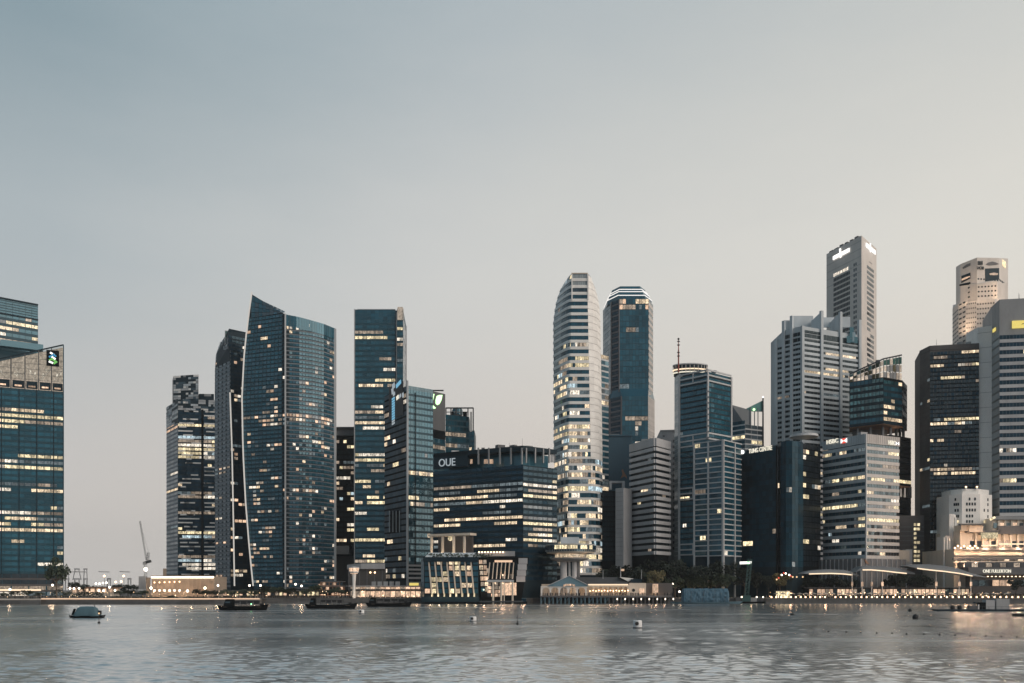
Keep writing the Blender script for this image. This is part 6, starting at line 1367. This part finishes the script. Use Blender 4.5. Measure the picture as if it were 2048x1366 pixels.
t.mesh('cabin_roof', MB().lathe((PX(708, Y), Y, 0), [(3.1, PZ(1136, Y)), (3.0, PZ(1134.6, Y)), (.8, PZ(1133, Y))], 8), 'concrete'); t.mesh('cabin_sill', MB().lathe((PX(708, Y), Y, 0), [(2.2, PZ(1146.4, Y)), (2.75, PZ(1143.4, Y)), (2.7, PZ(1142.8, Y))], 8), 'white_clad')
for k in range(8): a = math.pi * 2 * k / 8; t.mesh('cabin_post', MB().tube((PX(708, Y) + 2.45 * math.cos(a), Y + 2.45 * math.sin(a), PZ(1144, Y)), (PX(708, Y) + 2.95 * math.cos(a), Y + 2.95 * math.sin(a), PZ(1136, Y)), .12, n=5), 'white_clad')
for dx in (-2.5, 2.5): point_light(t, (PX(708, Y) + dx, Y - 3, GZ + 1), 170, (1, .74, .5), .3)
t = Thing('lit_terrace_block', 'low stepped block with orange lit terraces at the foot of the sail tower', 'building', (PX(665, 540), 545, GZ))
Y = 540
for k, (a, b_, ya, yb) in enumerate(((620, 700, 1183, 1192), (635, 690, 1172, 1182), (640, 682, 1163, 1172))):
    t.mesh('terrace', MB().prism([pt(a, Y + 3 * k), pt(b_, Y + 3 * k), pt(b_, Y + 12), pt(a, Y + 12)], PZ(yb, Y), PZ(ya, Y)), 'terracotta')
    for j in range(int((b_ - a) / 7)): t.box('window', 'lit_peach' if rnd.random() < .6 else 'glass_brown', (PX(a + 4 + 7 * j, Y), Y + 3 * k - .2, PZ(ya + 4.5, Y)), (1.5, .2, 1.6))
    t.box('roof_slab', 'concrete_dark', ((PX(a, Y) + PX(b_, Y)) / 2, Y + 3 * k + 3, PZ(ya, Y)), (PX(b_, Y) - PX(a, Y) + 1, 8, .5))
point_light(t, (PX(660, Y), Y - 4, PZ(1180, Y)), 350, (1, .55, .32), .4)
t = Thing('shop_row', 'row of small lit shopfronts along the quay under the sail towers', 'building', (PX(560, 525), 528, GZ))
Y = 524
t.mesh('wall', MB().prism([pt(446, Y), pt(640, Y), pt(640, Y + 8), pt(446, Y + 8)], GZ, PZ(1182, Y)), 'concrete_brown'); t.box('roof', 'slate', (PX(543, Y), Y + 3, PZ(1181.5, Y)), (60, 10, .5))
for k in range(24): t.box('shop_window', rnd.choice(('lit_yellow', 'lit_peach', 'lit_dim', 'glass_brown')), (PX(450 + 8 * k, Y), Y - .2, PZ(1187, Y)), (1.7, .3, 2.2))
for px in (470, 530, 590): point_light(t, (PX(px, Y), Y - 3, PZ(1186, Y)), 160, (1, .66, .4), .4)

# --- trees
def tree_variant(seed, mat):
    r = random.Random(seed); tr = MB(); tr.tube((0, 0, 0), (0, 0, .42), .035, .022, 6); cr = MB()
    cl_ = [(0, 0, .72, .26)]
    for k in range(7):
        a = 2 * math.pi * k / 7 + r.uniform(-.3, .3); rad = r.uniform(.18, .34); h = r.uniform(.48, .82); cl_.append((rad * math.cos(a), rad * math.sin(a), h, r.uniform(.13, .22)))
        tr.tube((0, 0, .36), (rad * math.cos(a) * .8, rad * math.sin(a) * .8, h - .05), .018, .006, 5)
    for (x, y, h, q) in cl_:
        for _ in range(95):
            v = Vector((r.gauss(0, 1), r.gauss(0, 1), r.gauss(0, 1))).normalized() * q * r.uniform(.55, 1.08); c = Vector((x, y, h)) + Vector((v.x, v.y, v.z * .72))
            u = Vector((r.gauss(0, 1), r.gauss(0, 1), r.gauss(0, .6))).normalized() * r.uniform(.025, .05); w = u.orthogonal().normalized() * r.uniform(.02, .04); cr.face([c - u, c + w, c + u, c - w])
    return tr.mesh('trunk', 'bark'), cr.mesh('crown', mat)
TV = {m_: [tree_variant(s_ * 7 + i, m_) for i in range(4)] for s_, m_ in enumerate(('leaf_dark', 'leaf_mid', 'leaf_gold'))}
ORD = ('first', 'second', 'third', 'fourth', 'fifth', 'sixth', 'seventh', 'eighth', 'ninth', 'tenth', 'eleventh', 'twelfth', 'thirteenth', 'fourteenth')
NTH = {}
def tree(px, Y, ytop, wpx, label, mat='leaf_dark', group=None, name='tree', zb=GZ):
    if group:
        NTH[group] = NTH.get(group, -1) + 1; label = label + ', ' + ORD[NTH[group]] + ' from left'
    h = PZ(ytop, Y) - zb; w = wpx / F * Y; e = link(name, None, (PX(px, Y), Y, zb)); props(e, label, 'tree', group); a, b_ = rnd.choice(TV[mat]); rz = rnd.uniform(0, 6.28)
    link('trunk', a, (0, 0, 0), e, (0, 0, rz), (w / .8, w / .8, h)); link('crown', b_, (0, 0, 0), e, (0, 0, rz), (w / .8, w / .8, h))
    return e
tree(113, 496, 1106, 42, 'tall tree lit gold from below beside the left edge tower', 'leaf_mid'); point_light(None, (PX(113, 494), 489, GZ + 1), 1500, (1, .7, .4), .4)
for px in range(1215, 1500, 21): tree(px + rnd.uniform(-5, 5), rnd.uniform(528, 548), rnd.uniform(1110, 1126) if 1290 < px < 1480 else rnd.uniform(1124, 1136), rnd.uniform(38, 54), 'large black-green tree in the clump behind the pier', 'leaf_dark', 'big dark trees behind the pier')
for px in range(1300, 1480, 26): tree(px + rnd.uniform(-5, 5), rnd.uniform(526, 530), rnd.uniform(1138, 1150), rnd.uniform(30, 40), 'lower leafy tree before the dark clump behind the pier', 'leaf_mid', 'lower trees behind the pier')
for px in (1512, 1535, 1556, 1578, 1598, 1618): tree(px + rnd.uniform(-4, 4), rnd.uniform(530, 540), rnd.uniform(1140, 1152), rnd.uniform(26, 36), 'dark tree in the row below the TUNG CENTRE block', 'leaf_dark', 'trees below the dark glass block')
for px in (1625, 1645, 1663, 1682, 1700): tree(px, rnd.uniform(521, 526), rnd.uniform(1149, 1156), rnd.uniform(22, 30), 'dark round tree under the short wing canopy', 'leaf_dark', 'trees under the short canopy')
for px in (1776, 1792, 1808, 1832, 1850): tree(px, rnd.uniform(516, 521), rnd.uniform(1143, 1152), rnd.uniform(24, 32), 'dark round tree under the longest wing canopy', 'leaf_dark', 'trees under the long canopy')
tree(1806, 500, 1141, 18, 'feathery palm-like tree in the gap between two wing canopies', 'leaf_dark'); tree(2032, 500, 1155, 30, 'round black tree before the lit shopfronts at the right edge', 'leaf_dark')
for px in (150, 170, 190, 212, 236, 256, 274): tree(px, rnd.uniform(600, 690), rnd.uniform(1160, 1172), rnd.uniform(18, 30), 'far dark tree between left tower and crane', 'leaf_dark', 'far trees left of the crane')
for px in (240, 262, 285): tree(px, 540, rnd.uniform(1174, 1180), 26, 'low spreading tree before the floodlit hall wall end', 'leaf_mid', 'low trees before the hall')
for px in (395, 412, 430, 450, 468): tree(px, 500, rnd.uniform(1174, 1180), rnd.uniform(18, 24), 'small tree at the quay before the slender patchwork tower', 'leaf_mid', 'small quay trees left')
for px in (486, 508, 530, 548, 566, 585, 612, 632, 652, 672, 690): tree(px, rnd.uniform(511, 518), rnd.uniform(1166, 1178), rnd.uniform(20, 30), 'small quay tree before the shops under the sail towers', 'leaf_mid', 'small quay trees under the sail towers')
for px in (8, 30, 55, 78): tree(px, 485, rnd.uniform(1178, 1184), rnd.uniform(18, 26), 'small tree before the lit shopfronts at the left edge', 'leaf_mid', 'small trees at the left edge')
tree(1312, 506, 1136, 34, 'tree with orange lit branches beside the pier end', 'leaf_gold'); point_light(None, (PX(1312, 500), 499, GZ + 2), 500, (1, .6, .34), .4)
tree(1560, 522, 1141, 34, 'tree strung with bright red and white lights', 'leaf_gold')
for px in (1330, 1362, 1395, 1425, 1455, 1500, 1545, 1590): point_light(None, (PX(px, 524), 522, GZ + 1.5), 380, (1, .66, .38), .5)
def hedge(a, b_, Y, h, label):
    mb = MB(); x0, x1 = PX(a, Y), PX(b_, Y)
    for k in range(int((x1 - x0) * 26)):
        c = Vector((rnd.uniform(x0, x1), Y + rnd.uniform(-1.2, 1.2), GZ + h * math.sqrt(rnd.random()))); c.z *= .8 + .3 * mnoise.noise((c.x * .2, 0, 0)); u = Vector((rnd.gauss(0, 1), rnd.gauss(0, 1), rnd.gauss(0, 1))).normalized() * .38; w = u.orthogonal().normalized() * .3; mb.face([c - u, c + w, c + u, c - w])
    o_ = link('hedge', mb.mesh('hedge', 'leaf_dark')); props(o_, label, 'hedge')
hedge(102, 205, 500, 5.2, 'long dark clipped hedge right of the left edge tower'); hedge(205, 330, 486, 1.8, 'low dark hedge along the quay before the far lamps'); hedge(330, 515, 486, 1.7, 'low dark hedge along the quay before the floodlit hall')
lt = Thing('light_string', 'cluster of red and white festoon lights in the tree below the dark glass block', 'lights', (PX(1560, 519), 519, GZ))
for (px, py, m_) in ((1562, 1150, 'lamp_white'), (1570, 1147, 'lamp_white'), (1577, 1150, 'lamp_white'), (1556, 1156, 'sign_red'), (1552, 1159, 'sign_amber'), (1566, 1146, 'sign_red'), (1580, 1152, 'sign_red'), (1584, 1154, 'sign_amber'), (1592, 1154, 'sign_amber'), (1604, 1154, 'sign_amber')): lt.mesh('bulb', MB().ball((PX(px, 519), 517.6, PZ(py, 519)), .5), m_)

# --- parasols and kiosks on the right promenade, crowd
u0 = Thing('parasol', 'x', 'parasol', (0, 0, 0), 'parasols on the right promenade')
u0.mesh('canopy', MB().lathe((0, 0, 0), [(1.7, 2.3), (1.65, 2.5), (.1, 3.2)], 8), 'cloth_pale'); u0.mesh('pole', MB().tube((0, 0, 0), (0, 0, 2.4), .06, n=5), 'steel_dark'); u0.mesh('table_lamp', MB().ball((.5, -.9, 1.4), .18), 'strip_warm')
u0.e['label'] = 'pale parasol over lit outdoor tables on the right promenade'
for k in range(34):
    px = 1556 + 14.0 * k + rnd.uniform(-4, 4); loc = (PX(px, 496), rnd.uniform(495, 500), GZ)
    if k == 0: u0.e.location = loc
    else: copy_tree(u0.e, loc, rnd.uniform(0, 6))
kk = Thing('lit_kiosk', 'small lit kiosk with yellow slatted walls on the promenade below the dark block', 'kiosk', (PX(1568, 498), 499, GZ))
kk.box('wall', 'lit_yellow', (PX(1568, 498), 500, GZ + 2.0), (7, 3, 3.6)); kk.box('roof', 'concrete_dark', (PX(1568, 498), 500, GZ + 4.1), (8.4, 4.4, .4))
for k in range(9): kk.box('slat', 'deck_wood', (PX(1568, 498) - 3.4 + .85 * k, 498.4, GZ + 2), (.18, .1, 3.6))
t = Thing('dining_pavilion', 'long low glazed restaurant glowing orange behind the right promenade under the canopies', 'building', (PX(1790, 510), 512, GZ))
Y = 509
t.mesh('wall', MB().prism([pt(1618, Y), pt(1938, Y), pt(1938, Y + 5), pt(1618, Y + 5)], GZ, PZ(1176, Y)), 'concrete_brown'); t.box('roof', 'slate', (PX(1778, Y), Y + 1.5, PZ(1175.5, Y)), (PX(1942, Y) - PX(1614, Y), 8, .4))
for k in range(40): px = 1622 + 8 * k; t.box('window', rnd.choice(('lit_peach', 'lit_peach', 'lit_warm', 'lit_dim', 'glass_brown')), (PX(px, Y), Y - .2, PZ(1184, Y)), (1.9, .2, 3.2)); t.box('post', 'frame_black', (PX(px + 4, Y), Y - .3, PZ(1184.5, Y)), (.2, .3, 4.6))
mb = MB()
def figure(x, y, zb, m_):
    h = rnd.uniform(1.5, 1.8); w = rnd.uniform(.2, .28)
    mb.tube((x - .1, y, zb), (x - .08, y, zb + h * .48), .09, .11, 5, m_); mb.tube((x + .1, y, zb), (x + .08, y, zb + h * .48), .09, .11, 5, m_)
    mb.tube((x, y, zb + h * .45), (x, y, zb + h * .82), w * .8, w, 6, m_); mb.ball((x, y, zb + h * .92), h * .075, 6, m_)
for k in range(330):
    px = rnd.choice((rnd.uniform(1530, 2048), rnd.uniform(1530, 2048), rnd.uniform(440, 850), rnd.uniform(1085, 1345), rnd.uniform(0, 520)))
    Y, zb = (rnd.uniform(493.2, 500), GZ) if px > 1532 else (rnd.uniform(511, 515), GZ) if px > 1345 else (496 - rnd.uniform(0, 1), PZ(1191, 498)) if px > 1000 else (rnd.uniform(509.5, 513), GZ) if px > 524 else (rnd.uniform(475, 482), GZ)
    figure(PX(px, Y), Y, zb, rnd.choice((0, 0, 0, 1)))
props(link('crowd', mb.mesh('crowd', ['cloth_dark', 'cloth_pale'])), 'distant crowd of people strolling along the lit promenades', 'crowd', kind='stuff')
gl = Thing('dining_lights', 'scattered warm table lamps of the outdoor restaurants along the right promenade', 'lights', (PX(1780, 534), 534, GZ))
for k in range(90): px = rnd.uniform(1535, 2046); Yl = rnd.uniform(493.5, 504); gl.mesh('table_lamp', MB().ball((PX(px, Yl), Yl, GZ + rnd.uniform(.8, 3.4)), rnd.uniform(.12, .3), 6), rnd.choice(('lamp_warm', 'strip_warm', 'sign_amber', 'lamp_warm')))
gl = Thing('quay_lights', 'scattered warm lights among the quay trees under the sail towers', 'lights', (PX(560, 510), 510, GZ))
for k in range(110): px = rnd.choice((rnd.uniform(440, 850), rnd.uniform(0, 330), rnd.uniform(330, 520))); Yl = 511 if px > 524 else rnd.uniform(490, 505); gl.mesh('lamp', MB().ball((PX(px, Yl), Yl, GZ + rnd.uniform(.6, 4)), rnd.uniform(.14, .32), 6), rnd.choice(('lamp_warm', 'strip_warm', 'sign_amber')))
for px in (1580, 1650, 1720, 1790, 1860, 1930, 1990): point_light(None, (PX(px, 497), 496, GZ + 3), 420, (1, .6, .36), .5)

# --- boats
def hull(b, x0, x1, Y, beam, zs, mat, name='hull', bow=1, n=12):
    rings = []
    for k in range(n + 1):
        f = k / n; x = x0 + (x1 - x0) * f; wv = beam / 2 * (1 - abs(2 * f - 1) ** 2.6 * .92); sh = zs * (1 + .55 * abs(2 * f - 1) ** 2.4 * (1 if (f > .5) == (bow > 0) else .45)); kx = (x1 - x0) * .05 * (2 * f - 1)
        rings.append([(x + kx, Y - wv, sh), (x, Y - wv * .86, .15), (x - kx * .5, Y - wv * .4, -.5), (x - kx * .5, Y + wv * .4, -.5), (x, Y + wv * .86, .15), (x + kx, Y + wv, sh)])
    return b.mesh(name, MB().loft(rings), mat)
def bumboat(a, b_, ywl, label, cab, roof):
    Y = EYE * F / (ywl - HZ); t = Thing('bumboat', label, 'boat', (PX((a + b_) / 2, Y), Y, 0), 'dark moored bumboats'); x0, x1 = PX(a, Y), PX(b_, Y); Ln = x1 - x0; px_m = lambda f: x0 + Ln * f
    hull(t, x0, x1, Y, 4.4, 1.55, 'hull_black'); t.box('deck', 'deck_wood', (px_m(.5), Y, 1.3), (Ln * .8, 3.2, .15))
    c = t.mesh('cabin', MB().loft([[(px_m(cab[0]), Y + s_ * 1.5, 1.3) for s_ in (-1, 1)] + [(px_m(cab[1]), Y + s_ * 1.5, 1.3) for s_ in (1, -1)], [(px_m(cab[0] + .05), Y + s_ * 1.4, 4.3) for s_ in (-1, 1)] + [(px_m(cab[1]), Y + s_ * 1.4, 4.3) for s_ in (1, -1)]]), 'hull_black')
    t.box('cabin_window', 'glass_grey', (px_m((cab[0] + cab[1]) / 2), Y - 1.52, 3.1), (Ln * (cab[1] - cab[0]) * .5, .1, .6)); t.box('canopy', 'cloth_dark', (px_m((roof[0] + roof[1]) / 2), Y, 3.5), (Ln * (roof[1] - roof[0]), 3.4, .18))
    for k in range(6):
        for s_ in (-1, 1): t.mesh('post', MB().tube((px_m(roof[0] + (roof[1] - roof[0]) * k / 5), Y + s_ * 1.5, 1.3), (px_m(roof[0] + (roof[1] - roof[0]) * k / 5), Y + s_ * 1.5, 3.45), .06, n=5), 'hull_black')
    for k in range(5): t.mesh('tyre_fender', MB().lathe((0, 0, 0), [(.2, -.12), (.42, -.12), (.42, .12), (.2, .12)], 10), 'rubber').matrix_local = __import__('mathutils').Matrix.Translation((px_m(.2 + .15 * k) - t.o.x, -2.15, .7)) @ __import__('mathutils').Matrix.Rotation(R(90), 4, 'X')
    t.mesh('mast', MB().tube((px_m(cab[1] - .03), Y, 4.2), (px_m(cab[1] - .03), Y, 6.4), .06, n=5), 'hull_black'); t.box('bench', 'deck_wood', (px_m(.6), Y - .9, 1.8), (Ln * .3, .4, .1))
    for k in range(4): fx = roof[0] + (roof[1] - roof[0]) * (k + .5) / 4; t.box('side_curtain', 'cloth_dark', (px_m(fx), Y - 1.6, 2.9 if k % 2 else 3.1), (Ln * (roof[1] - roof[0]) * .2, .05, 1.0 if k % 2 else .6))
    t.box('bow_crate', 'cloth_dark', (px_m(.9), Y, 2.1), (1.2, 1.4, 1.0))
    return t
bumboat(439, 533, 1220.5, 'leftmost black moored bumboat with a high stern cabin and a green light', (.10, .30), (.33, .88)).mesh('green_lamp', MB().ball((PX(504, 340), 339, 2.4), .22), 'lamp_green')
bumboat(614, 710, 1217, 'middle black moored bumboat, just left of the signal tower', (.05, .18), (.30, .75)); bumboat(735, 820, 1213.5, 'rightmost black bumboat moored below the lit arcade', (.03, .2), (.22, .9))
Y = EYE * F / (1235.5 - HZ)
t = Thing('covered_boat', 'small boat under a domed teal canvas cover in the left foreground', 'boat', (PX(174, Y), Y, 0))
hull(t, PX(141, Y), PX(208, Y), Y, 3.0, .55, 'hull_black', 'hull', 1)
rings = []
for zz, a, b_, wv in ((.5, 147, 202, 1.45), (.9, 149, 200, 1.5), (1.7, 152.5, 197, 1.35), (2.7, 155.5, 193.5, 1.0), (3.1, 160, 189, .5), (3.2, 166, 183, .1)):
    r_ = []
    for k in range(24):
        an = 2 * math.pi * k / 24; cxm = (PX(a, Y) + PX(b_, Y)) / 2; rx = (PX(b_, Y) - PX(a, Y)) / 2
        sgn = lambda v: math.copysign(abs(v) ** .45, v)
        r_.append((cxm + rx * sgn(math.cos(an)), Y + wv * sgn(math.sin(an)), zz + .05 * math.sin(7 * an)))
    rings.append(r_)
cv = t.mesh('canvas_cover', MB().loft(rings), 'tarp_teal')
for px in (160, 168, 176, 184): t.mesh('cover_seam', MB().tube((PX(px - (168 - px) * .04, Y), Y - 1.47, .7), (PX(px, Y), Y - 1.0, 2.75), .03, n=4), 'tarp_teal', par=cv)
t.box('outboard_motor', 'rubber', (PX(200, Y), Y, 1.5), (.7, .6, 1.1)); t.box('bow_flap', 'frame_black', (PX(150.5, Y), Y - .9, 1.7), (.25, 1.0, 1.9), rot=(0, .35, 0)); t.mesh('antenna', MB().tube((PX(189, Y), Y, 2.8), (PX(189, Y), Y, 3.9), .07, n=5), 'rubber')
for px in (142, 207): t.mesh('fender', MB().ball((PX(px, Y), Y - .3, .35), .32), 'rubber')
Y = EYE * F / (1207 - HZ)
t = Thing('small_launch', 'small dark launch tied below the porch pavilion', 'boat', (PX(1039, Y), Y, 0)); hull(t, PX(1025, Y), PX(1054, Y), Y, 2.6, .8, 'hull_black'); t.box('cabin', 'glass_navy', (PX(1045, Y), Y, 1.9), (4, 1.8, 1.9)); t.box('windscreen', 'glass_pale', (PX(1036, Y), Y - .4, 1.2), (1.4, 1.2, .7)); t.box('cabin_roof', 'roof_blue', (PX(1045, Y), Y, 2.95), (4.6, 2.2, .15))
# blue tarpaulin barge
Y = EYE * F / (1207.5 - HZ)
t = Thing('tarp_barge', 'flat barge carrying a big load wrapped in wrinkled blue tarpaulin', 'barge', (PX(1405, Y), Y, 0))
hull(t, PX(1345, Y), PX(1480, Y), Y, 7, .9, 'roof_blue', n=10); rings = []
nx = 44
for k in range(nx + 1):
    x = PX(1364 + (1456 - 1364) * k / nx, Y); r_ = []; e_ = .82 if k in (0, nx) else 1
    for (yy, zz) in [(-2.9, .9), (-3.0, 2.0), (-2.9, 3.2), (-2.8, 4.4), (-2.7, 5.6), (-2.5, 6.8), (-2.2, 7.9), (-1.4, 8.35), (0, 8.5), (1.4, 8.35), (2.4, 7.4), (2.8, 4.5), (2.9, .9)]:
        s_ = mnoise.noise((x * .55 + zz * .35, zz * .5, 3)) * .55 + mnoise.noise((x * 1.3 - zz * .8, zz * 1.2, 9)) * .28; r_.append((x, Y + yy * e_ + s_ * (1 if yy < 0 else .3), .9 + (zz - .9) * (e_ if zz > 1 else 1) + (s_ * .35 if zz > 5 else 0)))
    rings.append(r_)
tp = t.mesh('tarpaulin', MB().loft(rings), 'tarp_blue')
for k, px in enumerate((1378, 1402, 1424, 1446)): t.mesh('lashing', MB().tube((PX(px, Y), Y - 3.25, .9), (PX(px + 4, Y), Y - 2.7, 7.2), .07, n=5), 'steel_dark', par=tp)
t.mesh('tarp_end', MB().tube((PX(1455, Y), Y - 1, 2), (PX(1454, Y), Y - 1, 7.4), .8, .5, 8), 'grey_panel'); t.box('deck_rail', 'steel_dark', (PX(1410, Y), Y - 3.3, 1.6), (36, .08, .08))
# crane barge
t = Thing('crane_barge', 'work barge with a slim green lattice crane boom, right of the blue load', 'barge', (PX(1497, 505), 505, 0))
Y = 505; hull(t, PX(1470, Y), PX(1540, Y), Y, 7, .9, 'hull_black', n=8); t.box('machine_house', 'crane_green', (PX(1492, Y), Y, 2.8), (4.6, 3.4, 3.4)); lattice(t, 'boom', (PX(1492, Y), Y - 1, 4), (PX(1499, Y), Y - 1, PZ(1118, Y)), 1.9, 16, .14, 'crane_green')
t.mesh('hoist_rope', MB().tube((PX(1500, Y), Y - 1, PZ(1112, Y)), (PX(1497, Y), Y - 1, 6), .06, n=4), 'steel_dark'); t.mesh('green_lamp', MB().ball((PX(1494.5, Y), Y - 2, PZ(1126, Y)), .6), 'lamp_green')
for (px, w, h, m_) in ((1476, 3, 2.6, 'steel_dark'), (1507, 3.4, 2.2, 'grey_panel'), (1517, 2.6, 3, 'steel_dark'), (1528, 3.6, 1.8, 'concrete_dark')): t.box('deck_gear', m_, (PX(px, Y), Y + .4, .9 + h / 2), (w, 2.4, h))
for px in (1482, 1512, 1525): t.mesh('deck_lamp', MB().ball((PX(px, Y), Y - 1.4, 3.6), .4), 'lamp_white')
# floating jetty
Y = EYE * F / (1222 - HZ)
t = Thing('floating_jetty', 'floating dark jetty with a grey shelter and gangway, lower right', 'jetty', (PX(1960, Y), Y, 0))
t.box('pontoon', 'frame_dark', (PX(1970, Y), Y, .35), (PX(2075, Y) - PX(1874, Y), 5, .6)); t.box('shelter_wall', 'grey_panel', (PX(2003, Y), Y + .5, 2.6), (4.9, 3, 3.9)); t.box('shelter_panel', 'concrete', (PX(1979, Y), Y + .7, 2.4), (3.4, 2.8, 3.4), rot=(0, .06, 0)); t.box('shelter_door', 'frame_black', (PX(1964, Y), Y + .5, 1.9), (2.2, 2.4, 2.6))
t.mesh('gangway', MB().tube((PX(1950, Y), Y + 1, 3.2), (PX(1990, Y), Y + 1, 1.0), .3, n=6), 'frame_dark'); t.box('control_cabinet', 'steel_dark', (PX(1945, Y), Y, 1.3), (3.2, 1.2, 1.4)); t.box('white_post', 'white_clad', (PX(1956, Y), Y - .4, 1.5), (.35, .4, 1.8))
for px in (1902, 1916): t.mesh('tyre_fender', MB().lathe((PX(px, Y), Y - 1.2, 1.3), [(.35, -.7), (.75, -.6), (.85, 0), (.7, .7), (.2, .9)], 12), 'rubber')
for k in range(14): t.mesh('rail_post', MB().tube((PX(1880 + 13 * k, Y), Y - 2.3, .6), (PX(1880 + 13 * k, Y), Y - 2.3, 1.7), .05, n=5), 'steel_dark')
t.box('hand_rail', 'steel_dark', (PX(1968, Y), Y - 2.3, 1.7), (34, .06, .06))
Y = EYE * F / (1232 - HZ)
t = Thing('low_raft', 'low dark raft cut by the right edge of the picture', 'raft', (PX(2042, Y), Y, 0)); t.box('float', 'hull_black', (PX(2046, Y), Y, .3), (5.2, 2.6, .5)); t.mesh('float_deck', MB().prism([pt(2030, Y - 1), pt(2070, Y - 1), pt(2070, Y + 1), pt(2036, Y + 1)], .55, .8), 'steel_dark')
# buoys
def buoy(px, ywl, r, h, mat, label, kind=0):
    Y = EYE * F / (ywl - HZ); t = Thing('buoy', label, 'buoy', (PX(px, Y), Y, 0)); x = PX(px, Y)
    if kind == 0:
        t.mesh('float', MB().lathe((x, Y, 0), [(r * .9, -.2), (r, .1), (r * 1.02, h * .5), (r * .98, h * .9), (r * .9, h), (.05, h * 1.0)], 18), mat); t.mesh('opening', MB().tube((x - r * .25, Y - r * 1.03, h * .62), (x - r * .25, Y - r * .6, h * .62), r * .42, n=12), 'rubber'); t.mesh('band', MB().lathe((x, Y, 0), [(r * 1.03, h * .02), (r * 1.03, h * .16)], 16), 'rubber'); t.mesh('mooring_ring', MB().lathe((x, Y, h), [(.1, 0), (.14, .12), (.05, .2)], 8), 'steel_dark')
    elif kind == 1: t.mesh('float', MB().ball((x, Y, r * .6), r, 14), mat); t.mesh('mooring_ring', MB().lathe((x, Y, r * 1.5), [(.08, 0), (.12, .12), (.04, .2)], 8), 'steel_dark')
    else: t.mesh('float', MB().lathe((x, Y, 0), [(r, -.1), (r, .35), (r * .3, .5)], 12), mat); t.mesh('pole', MB().tube((x, Y, .4), (x, Y, h), .07, n=6), mat); t.mesh('topmark', MB().ball((x, Y, h + .1), .2), 'sign_amber' if h > 2 else mat)
buoy(1275, 1257, .92, 1.7, 'buoy_white', 'largest white cylindrical mooring buoy with a dark hole, right of centre'); buoy(946, 1243, .85, 1.25, 'buoy_white', 'white and black mooring buoy left of centre'); buoy(723, 1228, .9, 1.4, 'buoy_white', 'white ring-shaped buoy below the rightmost bumboat')
buoy(1109, 1253, .25, .3, 'buoy_white', 'tiny white float between the two white buoys', 1); buoy(1035, 1249, .3, 1.6, 'rubber', 'thin dark spar buoy near the centre', 2); buoy(198, 1247, .3, 2.3, 'rubber', 'spar buoy with a small light below the covered boat', 2)
buoy(1585, 1230, .75, .9, 'rubber', 'black cone-shaped buoy left of the other dark buoys', 2); buoy(1831, 1238, .85, 1, 'rubber', 'round black ball buoy, nearest of the dark ones', 1); buoy(1820, 1223, .7, .9, 'rubber', 'smaller black ball buoy behind the nearest dark ball', 1); buoy(1022, 1220, .25, 1.6, 'rubber', 'thin dark marker post off the porch pavilion', 2)
for k in range(13):
    px = 1660 + 31 * k + rnd.uniform(-3, 3); ywl = 1264 + k * .9; Yb = EYE * F / (ywl - HZ); t = Thing('float', 'tiny dark float on the long rope line at lower right', 'float', (PX(px, Yb), Yb, 0), 'floats on the rope line'); t.mesh('ball', MB().ball((PX(px, Yb), Yb, .05), .2, 8), 'rubber')

# --- evening haze over the bay
m, N, L = newmat('haze')
o = N.new('ShaderNodeOutputMaterial'); pv = N.new('ShaderNodeVolumePrincipled'); pv.inputs['Color'].default_value = (.80, .84, .88, 1); pv.inputs['Density'].default_value = .00007; pv.inputs['Anisotropy'].default_value = .2
L.new(pv.outputs[0], o.inputs['Volume'])
props(link('haze', MB().box((0, 1560, 149), (10200, 6200, 304)).mesh('haze', 'haze')), 'thin pale evening haze over the bay', 'haze', kind='stuff')
scene.cycles.volume_bounces = 0
